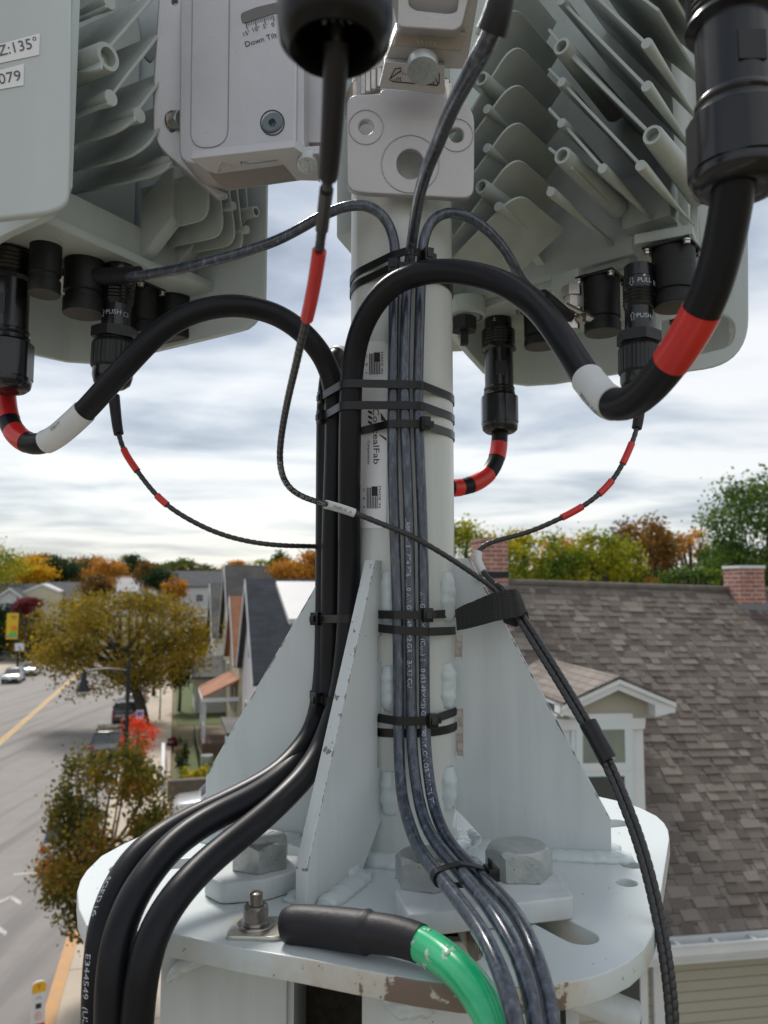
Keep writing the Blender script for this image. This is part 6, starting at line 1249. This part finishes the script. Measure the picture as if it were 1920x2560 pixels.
# ---- cars
def car(label, paint, loc, rz, suv=True):
    t = thing('parked_car', label, 'car', 'cars parked along the street', loc=(0, 0, 0)); Lh, Wh = 2.3, .92; zt = 1.68 if suv else 1.45; zb = 1.0 if suv else .92
    side = [(-Lh, .45), (-Lh + .05, .30), (Lh - .1, .28), (Lh, .5), (Lh - .03, .82), (Lh - .25, .93), (1.0, zb + .02), (-Lh + .12, zb + .05), (-Lh, .85)]
    body = MB().prism([V((-Wh, y, z)) for y, z in side], V((2 * Wh, 0, 0))); bo_ = bev(body, .07, 3); build('body', bo_, paint, t, ang=50)
    y0, y1, y2, y3 = (-Lh + .12, -Lh + .42, .55, 1.15) if suv else (-1.75, -1.05, .25, 1.05); wt_ = Wh - .20
    vs = [V((sx_ * w_, y, z)) for (y, z, w_) in ((y0, zb, Wh - .04), (y1, zt - .04, wt_), (y2, zt - .04, wt_), (y3, zb, Wh - .04)) for sx_ in (-1, 1)]
    cab = MB().add(vs, [(0, 1, 3, 2), (2, 3, 5, 4), (4, 5, 7, 6), (0, 2, 4, 6), (1, 7, 5, 3), (0, 6, 7, 1)]); build('glasshouse', bev(cab, .05, 2), M['glass'], t, ang=50)
    build('roof', bev(MB().box((0, (y1 + y2) / 2, zt - .02), (wt_ * 2 + .06, y2 - y1 + .12, .09)), .04, 2), paint, t, ang=50)
    for sx_ in (-1, 1):
        for (a_, b_) in ((0, 2), (6, 4)):
            pil = MB(); pil.tube([vs[a_ + (sx_ > 0)] * 1.0 + V((sx_ * .005, 0, 0)), vs[b_ + (sx_ > 0)] + V((sx_ * .01, 0, 0))], .045, 6); build('pillar', pil, paint, t)
        pil = MB(); pil.tube([V((sx_ * (Wh - .03), -.35, zb)), V((sx_ * (wt_ + .01), -.35, zt - .05))], .04, 6); build('pillar', pil, paint, t)
    for sx_ in (-1, 1):
        for y in (-1.42, 1.42):
            w_ = build('wheel', MB().lathe([(.30, 0), (.335, .02), (.335, .20), (.30, .22)], V((sx_ * (Wh - .11) - .11, y, .33)), V((1, 0, 0)), 24), M['rubber'], t); build('rim', MB().lathe([(.22, -.006), (.20, .0), (.05, .02)], V((sx_ * (Wh + .0), y, .33)), V((-sx_, 0, 0)), 20), M['zinc'], w_)
        build('tail_light', bev(MB().box((sx_ * (Wh - .14), -Lh - .005, .88), (.24, .06, .17)), .02, 1), M['taill'], t); build('headlight', bev(MB().box((sx_ * (Wh - .2), Lh - .04, .72), (.34, .08, .15)), .02, 1), M['headl'], t)
        build('mirror', bev(MB().box((sx_ * (Wh + .1), .75, zb + .06), (.2, .1, .13)), .03, 1), paint, t)
    build('number_plate', MB().box((0, -Lh - .01, .62), (.34, .02, .16)), M['trim'], t); build('front_bumper', bev(MB().box((0, Lh - .02, .42), (1.6, .1, .22)), .03, 1), M['rubber'], t); build('rear_bumper', bev(MB().box((0, -Lh + .01, .40), (1.6, .1, .22)), .03, 1), M['rubber'], t); build('front_plate', MB().box((0, Lh + .05, .5), (.34, .02, .14)), M['trim'], t)
    t.location = loc; t.rotation_euler = (0, 0, rz); return t
M['taill'] = mat('tail_lens', (.45, .015, .015), .2, coat=.5); M['headl'] = mat('head_lens', (.5, .52, .54), .1, coat=.8)
def cpaint(n, c):
    m = mat(n, c, .2, coat=1.0, metal=.2, spec=.8); m.node_tree.nodes['Principled BSDF'].inputs['Coat IOR'].default_value = 2.2; m.node_tree.nodes['Principled BSDF'].inputs['Coat Roughness'].default_value = .05; return m
yaw = math.atan2(-rd2.x, rd2.y)
def rear(u, v): q = G(u, v, GZ - .128) + rd2 * 2.3; return (q.x, q.y, GZ - .128)
zc2 = GZ - .128
car('dark SUV with sky glare on its roof, parked at the kerb below the near lamp', cpaint('car_charcoal', (.03, .032, .036)), rear(264, 1906), yaw)
car('dark maroon-grey SUV parked under the big street tree behind the trunk', cpaint('car_maroon', (.05, .03, .035)), rear(311, 1818), yaw)
car('pale grey car farthest along the right kerb, beyond the tree trunk', cpaint('car_grey', (.25, .26, .28)), rear(338, 1762), yaw, False)
car('white SUV parked at the kerb half hidden by the small street tree', cpaint('car_white', (.55, .56, .57)), tuple(V((G(190, 2012, -8.35).x, G(190, 2012, -8.35).y, zc2))), yaw)
car('silver-white car facing the camera on the left side of the street', cpaint('car_silver', (.50, .52, .54)), tuple(V((*G(34, 1704, zc2).xy, zc2))), yaw + math.pi, False)
car('pale blue-grey car behind the silver-white one on the left side of the street', cpaint('car_blue', (.40, .44, .48)), tuple(V((*G(76, 1686, zc2).xy, zc2))), yaw + math.pi, False)
car('white car parked in the driveway in front of the dark retaining wall', cpaint('car_white2', (.58, .59, .60)), tuple(RF(36.4, 2.9, GZ - .105)), yaw + R(90))
# ---- street lamps
M['iron'] = mat('black_iron', (.015, .017, .02), .45, metal=.3)
def lamp(label, s, l, H=6.25):
    t = thing('street_lamp', label, 'street lamp', 'black street lamps', loc=(0, 0, 0))
    build('post', MB().lathe([(.20, 0), (.20, .3), (.14, .5), (.11, .9), (.09, H - .1), (.10, H), (.03, H + .25)], V((0, 0, 0)), Zu, 14), M['iron'], t)
    build('arm', MB().tube(cr_path([V((0, 0, H - .35)), V((-1.0, 0, H - .22)), V((-2.05, 0, H - .30))], .2), .05, 8).tube([V((0, 0, H - .75)), V((-.9, 0, H - .28))], .03, 6), M['iron'], t)
    ln_ = build('lantern', MB().lathe([(.05, .0), (.06, -.12), (.12, -.2), (.14, -.5), (.20, -.75), (.34, -1.02), (.33, -1.06)], V((-2.08, 0, H - .22)), Zu, 18), M['iron'], t); build('lamp_lens', MB().lathe([(.26, -1.04), (.18, -1.16)], V((-2.08, 0, H - .22)), Zu, 18), M['headl'], ln_)
    t.location = RS(s, l); t.rotation_euler = (0, 0, yaw); return t
L1 = lamp('black street lamp with a bell lantern on a left arm, nearest of the two', 41.5, -2.15)
L2 = copy_tree(L1, RS(77.5, -1.7), yaw, 'black street lamp seen through the big street tree, farther of the two')
# ---- signs
def post_sign(label, c, w_, h_, ph, cm, ink=None, name='road_sign', rz=yaw, words=()):
    t = thing(name, label, 'sign', loc=(0, 0, 0)); build('post', MB().lathe([(.03, 0), (.03, ph)], V((0, .03, 0)), Zu, 8), M['iron'], t)
    p_ = build('panel', bev(MB().box((0, 0, ph - h_ / 2), (w_, .02, h_)), .004, 1), cm, t)
    for wd, y, hh, mm in words:
        k = MB(); vs, fs, x0, x1 = text2d(wd); kk = hh; k.add([V(((q.x - (x0 + x1) / 2) * kk, -.013, ph - y + q.y * kk)) for q in vs], fs); build('print', k, mm, p_, smooth=False, uv=False)
    t.location = c; t.rotation_euler = (0, 0, rz); return t, p_
q = RS(52.5, -1.95); sg_, sp_ = post_sign('small blue and white parking sign on a post beside the big tree trunk', q, .45, .62, 2.35, M['trim']); build('blue_field', MB().box((0, -.013, 2.12), (.34, .006, .3)), mat('sign_blue', (.02, .12, .55), .5), sp_)
q = P(48, 1630, 100); sg_, sp_ = post_sign('pale blue-white sign right of the yellow banner', (q.x, q.y, GZ), 1.1, .95, 3.1, M['trim']); build('blue_field', MB().box((0, -.013, 2.6), (.4, .006, .35)), mat('sign_pale_blue', (.25, .42, .65), .5), sp_)
q = P(27, 1650, 101)
bt_ = thing('street_banner', 'yellow street banner with orange and green print on a dark pole at the left edge', 'banner', loc=(0, 0, 0)); build('pole', MB().lathe([(.14, 0), (.11, 7.4)], V((.80, .05, 0)), Zu, 10), M['iron'], bt_)
bp_ = build('banner', MB().box((0, 0, 5.3), (1.4, .03, 3.3)), mat('banner_yellow', (.62, .42, .015), .6), bt_)
build('green_print', MB().box((.1, -.02, 4.3), (.9, .01, .5)), mat('banner_green', (.02, .55, .04), .6), bp_); build('grey_print', MB().box((0, -.02, 4.02), (1.3, .012, .28)), mat('banner_grey', (.2, .25, .25), .6), bp_)
k = MB()
for x, h_ in ((-.05, .7), (.2, .9), (.45, .75)): k.box((x, -.02, 4.95), (.18, .012, h_))
build('orange_print', k, mat('banner_orange', (.7, .16, .015), .6), bp_); k = MB().box((.1, -.02, 6.5), (.7, .012, .12)).box((.15, -.02, 6.25), (.5, .012, .08)); build('dark_print', k, M['ink'], bp_)
bt_.location = (q.x, q.y, GZ - .1); bt_.rotation_euler = (0, 0, yaw)
q = RS(18.2, -2.5)
bs_ = thing('bus_stop_sign', 'slim white bus stop sign with yellow rounded top and red band at the bottom left', 'sign', loc=(0, 0, 0)); W2 = .135
pan = curve2d(rnd([(-W2, .55), (W2, .55), (W2, 1.95), (-W2, 1.95)], [0, 0, .13, .13], 7), [], .04, .003); pan.v = [V((v.x, v.z, v.y)) for v in pan.v]; po = build('panel', pan, M['trim'], bs_, ang=30)
def flat(pts, y=-.0225): return MB().add([V((a_, y, b_)) for a_, b_ in pts], [tuple(range(len(pts)))])
build('yellow_cap', flat(rnd([(-W2, 1.73), (W2, 1.73), (W2, 1.945), (-W2, 1.945)], [0, 0, .125, .125], 7)), mat('bus_yellow', (.72, .38, .01), .5), po, smooth=False); build('yellow_base', flat([(-W2, .9), (W2, .9), (W2, 1.02), (-W2, 1.02)]), bpy.data.materials['bus_yellow'], po, smooth=False)
k = MB(); vs, fs, x0, x1 = text2d('T'); k.add([V(((p_.x - (x0 + x1) / 2) * .13, -.024, 1.79 + p_.y * .13)) for p_ in vs], fs); k.box((0, -.0235, 1.47), (.11, .004, .10)); k.add([V((.05 * math.cos(a_), -.0235, 1.60 + .04 * math.sin(a_))) for a_ in [i * .35 for i in range(10)]] + [V((.04 * math.cos(a_), -.0235, 1.60 + .03 * math.sin(a_))) for a_ in [i * .35 for i in range(9, -1, -1)]], [tuple(range(20))]); build('bus_symbol', k, M['ink'], po, smooth=False)
rdm = mat('bus_red', (.65, .05, .04), .5); k = MB(); k.tube([V((.06 * math.cos(a_), -.024, 1.28 + .075 * math.sin(a_))) for a_ in [i * .2618 for i in range(25)]], .005, 6, False); vs, fs, x0, x1 = text2d('P'); k.add([V(((p_.x - (x0 + x1) / 2) * .11, -.024, 1.24 + p_.y * .11)) for p_ in vs], fs); build('no_parking_symbol', k, rdm, po, smooth=False)
build('red_band', flat([(-W2, 1.02), (W2, 1.02), (W2, 1.13), (-W2, 1.13)], -.023), rdm, po, smooth=False); build('post', MB().lathe([(.03, 0), (.03, .6)], V((0, 0, 0)), Zu, 10), M['iron'], bs_)
bs_.location = q; bs_.rotation_euler = (0, 0, yaw + .25)
# ---- near house on the right with the brown shingle roof
nh = thing('shingle_roof_house', 'house with a big brown shingle roof, white gutter, tan siding and a dormer', 'house', loc=(4, 11, GZ))
eu, eh = V((.988, .155, 0)).normalized(), V((-.155, .988, 0)).normalized(); E0 = V((2.997, 9.0, -3.71))
def NE(s, d, z): q = E0 + eu * s + eh * d; return V((q.x, q.y, z))
ridge = lambda s: .09 - .030 * s
M['shingle'] = bricky('brown_shingles', (.13, .11, .094), (.185, .162, .14), (.055, .045, .038), .27, .135, .0085, noise_s=1.1, vamt=.55, bump=.7)
t_ = M['shingle'].node_tree; br_ = [n for n in t_.nodes if n.type == 'TEX_BRICK'][0]; br_.inputs['Mortar Smooth'].default_value = .9; br_.offset = .5
mb = MB(); S0_, S1_ = -2.3, 9.5; n_ = 8
for i in range(n_ + 1):
    s = S0_ + (S1_ - S0_) * i / n_; mb.v += [NE(s, -.08, -3.78), NE(s, 4.55, ridge(s))]
mb.f = [(2 * i, 2 * i + 2, 2 * i + 3, 2 * i + 1) for i in range(n_)]
for i in range(n_ + 1):
    s = S0_ + (S1_ - S0_) * i / n_; mb.v += [NE(s, 9.2, -3.78)]
b0 = 2 * (n_ + 1); mb.f += [(2 * i + 1, 2 * i + 3, b0 + i + 1, b0 + i) for i in range(n_)]
rf_ = build('roof', mb, M['shingle'], nh, smooth=False)
me = rf_.data; uvl = me.uv_layers['UVMap'].data; sl_len = math.hypot(4.63, 3.85)
for p_ in me.polygons:
    for li in p_.loop_indices:
        c = me.vertices[me.loops[li].vertex_index].co; uvl[li].uv = ((c - E0).dot(eu), ((c - E0).dot(eh)) * sl_len / 4.63)
rng = random.Random(11); tb_ = MB(); row = .137; nr = int(sl_len / row)
def SP(s, d):       # point on the slope, d = metres up the slope
    f = d / sl_len; a_ = NE(s, -.08, -3.78); b_ = NE(s, 4.55, ridge(s)); return a_.lerp(b_, f)
nrm = (SP(1, 0) - SP(0, 0)).cross(SP(0, 1) - SP(0, 0)).normalized()
for j in range(nr):
    s = -1.0 - rng.random() * .3
    while s < 6.6:
        w_ = rng.choice((.10, .14, .18, .22, .27)); hh = rng.choice((.006, .007, .016, .018)) ; d0_ = j * row; d1_ = min(d0_ + row, sl_len)
        a_, b_, c_, e_ = SP(s + .004, d0_), SP(s + w_, d0_), SP(s + w_, d1_), SP(s + .004, d1_)
        b0 = len(tb_.v); tb_.v += [a_, b_, a_ + nrm * hh, b_ + nrm * hh, c_ + nrm * .003, e_ + nrm * .003, c_, e_]
        tb_.f += [(b0, b0 + 1, b0 + 3, b0 + 2), (b0 + 2, b0 + 3, b0 + 4, b0 + 5), (b0, b0 + 2, b0 + 5, b0 + 7), (b0 + 1, b0 + 6, b0 + 4, b0 + 3)]
        s += w_ + (0 if rng.random() < .6 else rng.choice((.06, .10, .14)))
sm_ = bpy.data.materials.new('shingle_tabs'); sm_.use_nodes = True; t_ = sm_.node_tree; b_ = t_.nodes['Principled BSDF']; b_.inputs['Roughness'].default_value = .9; b_.inputs['Specular IOR Level'].default_value = .2
g_ = t_.nodes.new('ShaderNodeNewGeometry'); r_ = t_.nodes.new('ShaderNodeValToRGB'); t_.links.new(g_.outputs['Random Per Island'], r_.inputs[0]); e_ = r_.color_ramp.elements
e_[0].color = (.092, .075, .066, 1); e_[1].color = (.195, .172, .15, 1); q = e_.new(.3); q.color = (.122, .102, .088, 1); q = e_.new(.7); q.color = (.15, .13, .113, 1)
tc_ = t_.nodes.new('ShaderNodeTexCoord'); n2_ = t_.nodes.new('ShaderNodeTexNoise'); n2_.inputs['Scale'].default_value = 70; n2_.inputs['Detail'].default_value = 2; t_.links.new(tc_.outputs['Object'], n2_.inputs[0]); mr_ = t_.nodes.new('ShaderNodeMapRange'); mr_.inputs[3].default_value = .6; mr_.inputs[4].default_value = 1.4; t_.links.new(n2_.outputs[0], mr_.inputs[0])
x_ = t_.nodes.new('ShaderNodeMix'); x_.data_type = 'RGBA'; x_.blend_type = 'MULTIPLY'; x_.inputs[0].default_value = 1; t_.links.new(r_.outputs[0], x_.inputs[6]); t_.links.new(mr_.outputs[0], x_.inputs[7]); t_.links.new(x_.outputs[2], b_.inputs['Base Color'])
sh_ = build('shingles', tb_, sm_, nh, smooth=False, uv=False, fix=False)
k = MB(); k.tube([NE(S0_, 4.55, ridge(S0_) + .005), NE(S1_, 4.55, ridge(S1_) + .005)], .07, 10); build('ridge_cap', k, mat('ridge_shingle', (.16, .14, .12), .9, var=(.08, .07, .06), vs=6), nh)
wl_ = MB().prism([NE(S0_ + .2, .35, GZ - .14), NE(S1_ - .2, .35, GZ - .14), NE(S1_ - .2, 8.8, GZ - .14), NE(S0_ + .2, 8.8, GZ - .14)], V((0, 0, -3.85 - GZ + .14)))
M['siding'] = bricky('tan_siding', (.37, .345, .285), (.38, .355, .295), (.20, .185, .15), 40, .115, .006, noise_s=.5, vamt=.1, bump=.6)
build('wall', wl_, M['siding'], nh, smooth=False)
k = MB().prism([NE(S0_, -.20, -3.96), NE(S1_, -.20, -3.96), NE(S1_, -.20, -3.84), NE(S0_, -.20, -3.84)], eh * .03); k.prism([NE(S0_, -.20, -3.97), NE(S1_, -.20, -3.97), NE(S1_, -.07, -3.97), NE(S0_, -.07, -3.97)], V((0, 0, .02)))
k.prism([NE(S0_, -.215, -3.85), NE(S1_, -.215, -3.85), NE(S1_, -.185, -3.85), NE(S0_, -.185, -3.85)], V((0, 0, .02)))
gt = build('gutter', k, M['trim'], nh, smooth=False); k = MB()
for i in range(20): k.prism([NE(S0_ + .45 * i + .2, -.2, -3.852), NE(S0_ + .45 * i + .24, -.2, -3.852), NE(S0_ + .45 * i + .24, -.06, -3.852), NE(S0_ + .45 * i + .2, -.06, -3.852)], V((0, 0, .02)))
build('gutter_strap', k, M['trim'], gt, smooth=False)
build('fascia', MB().prism([NE(S0_, -.055, -4.10), NE(S1_, -.055, -4.10), NE(S1_, -.055, -3.80), NE(S0_, -.055, -3.80)], eh * .03), M['trim'], nh, smooth=False); build('soffit', MB().prism([NE(S0_, -.05, -4.10), NE(S1_, -.05, -4.10), NE(S1_, .36, -4.10), NE(S0_, .36, -4.10)], V((0, 0, .03))), M['trim'], nh, smooth=False)
WPn = Plane(NE(0, .32, 0), -eh)
def wpart(name, pts, th_, m, par, pl=None, k=0.): return build(name, frame_plate((pl or WPn).off(k), pts, th_, [], .003), m, par, smooth=False)
wpart('corner_board', [(1632, 2330), (1662, 2325), (1672, 2700), (1642, 2700)], .06, M['trim'], nh, k=.03)
w1 = wpart('window', [(1528, 2380), (1618, 2372), (1624, 2700), (1530, 2700)], .06, M['trim'], nh, k=.04); wpart('pane', [(1545, 2400), (1598, 2395), (1601, 2520), (1548, 2525)], .01, M['glass'], w1, k=.048); wpart('pane', [(1548, 2542), (1602, 2536), (1606, 2690), (1550, 2690)], .01, M['glass'], w1, k=.048)
# chimneys
for (u0, u1, vt, Yc, dd, lb) in [(1198, 1274, 1351, 13.35, .62, 1), (1838, 1922, 1420, 13.75, .5, 2)]:
    a_, b_ = P(u0, vt, Yc), P(u1, vt, Yc); w_ = (b_ - a_).length * (.80 if lb == 2 else .9); zt_ = a_.z; c = (a_ + b_) / 2; q = V((c.x, c.y, 0)) + eh * dd / 2; rot = Matrix.Rotation(math.atan2(eu.y, eu.x), 3, 'Z')
    ch = build('chimney', MB().box((q.x, q.y, zt_ - .75), (w_, dd, 1.5), rot), M['brick'], nh, smooth=False); ch['label'] = ['brick chimney nearest the mast', 'brick chimney near the right edge'][lb - 1]
    build('cap', MB().box((q.x, q.y, zt_ + .02), (w_ + .03, dd + .03, .05), rot), M['trim'] if lb == 2 else M['brick'], ch, smooth=False)
    build('flashing', MB().box((q.x, q.y, (-.23 if lb == 2 else .08) - .35), (w_ + .05, dd + .05, .62), rot), mat('lead_flashing', (.16, .17, .19), .6), ch, smooth=False)
    if lb == 1: build('tar_band', MB().box((q.x, q.y, .235), (w_ + .02, dd + .02, .11), rot), M['rubber'], ch, smooth=False)
# dormer
fd = .75; DP = Plane(NE(0, fd, 0), -eh)
dm = build('dormer', frame_plate(DP.off(-.03), [(1346, 1790), (1606, 1790), (1618, 2180), (1340, 2180)], 1.9, [], .003), M['trim'], nh, smooth=False)
wpart('gable_panel', [(1440, 1758), (1532, 1722), (1640, 1762), (1600, 1800), (1380, 1800)], .05, mat('dormer_siding', (.36, .34, .28), .8), dm, DP, -.02)
pk = DP.at(1531, 1694); el_, er_ = DP.at(1345, 1752), DP.at(1670, 1752); el_ = pk + (pk - er_) * 1.0; el_.z = er_.z; el_ = pk - eu * (er_ - pk).dot(eu); el_.z = er_.z
for nm, a_, th_, of in (('rake', 0, .13, .16), ('rake_lip', .0, .05, .20)):
    k = MB()
    for e_ in (el_, er_): k.prism([pk - eh * of, e_ - eh * of, e_ - eh * of - V((0, 0, th_)), pk - eh * of - V((0, 0, th_))], eh * (.06 if nm == 'rake' else .05))
    build(nm, k, M['trim'], dm, smooth=False)
k = MB()
for e_ in (el_, er_): k.prism([pk - eh * .2 + V((0, 0, .012)), e_ - eh * .2 + V((0, 0, .012)), e_ + eh * 3.0 + V((0, 0, .012)), pk + eh * 3.0 + V((0, 0, .012))], V((0, 0, .03)))
ro = build('roof', k, M['shingle'], dm, smooth=False)
k = MB()
for e_ in (el_, er_): k.prism([pk - eh * .19 - V((0, 0, .02)), e_ - eh * .19 - V((0, 0, .02)), e_ + eh * 2.9 - V((0, 0, .02)), pk + eh * 2.9 - V((0, 0, .02))], V((0, 0, .02)))
for e_, sg in ((el_, 1), (er_, -1)): k.prism([e_ - eh * .17, e_ - eh * .17 + eu * sg * .26, e_ - eh * .17 + eu * sg * .26 - V((0, 0, .16)), e_ - eh * .17 - V((0, 0, .11))], eh * .25)
build('cornice', k, M['trim'], dm, smooth=False)
wpart('header', [(1380, 1800), (1614, 1796), (1612, 1822), (1380, 1826)], .05, M['trim'], dm, DP, .02)
wpart('casing', [(1425, 1786), (1580, 1784), (1582, 1802), (1425, 1805)], .05, M['trim'], dm, DP, .012)
dw = wpart('window', [(1430, 1788), (1582, 1786), (1590, 2150), (1430, 2150)], .03, mat('vinyl_frame', (.58, .64, .66), .4), dm, DP, .008)
wpart('pane', [(1446, 1806), (1573, 1804), (1577, 1912), (1446, 1914)], .01, mat('bright_pane', (.16, .19, .18), .12, spec=.7, var=(.24, .27, .22), vs=2.5), dw, DP, .016); wpart('pane', [(1446, 1934), (1572, 1932), (1576, 2150), (1446, 2150)], .01, M['glass'], dw, DP, .012)
k = frame_plate(DP.off(.03), [(1440, 1910), (1580, 1908), (1580, 1926), (1440, 1928)], .03, [], .002); build('sash_rail', k, M['trim'], dw, smooth=False)
k = frame_plate(DP.off(.022), [(1441, 1801), (1578, 1799), (1582, 2150), (1441, 2150)], .012, [[(1457, 1818), (1562, 1816), (1564, 1907), (1457, 1909)], [(1455, 1942), (1562, 1940), (1566, 2140), (1455, 2140)]], .001); build('sash', k, bpy.data.materials['vinyl_frame'], dw, smooth=False)
# downspout in front of the white house corner is not needed: the wall meets the gutter
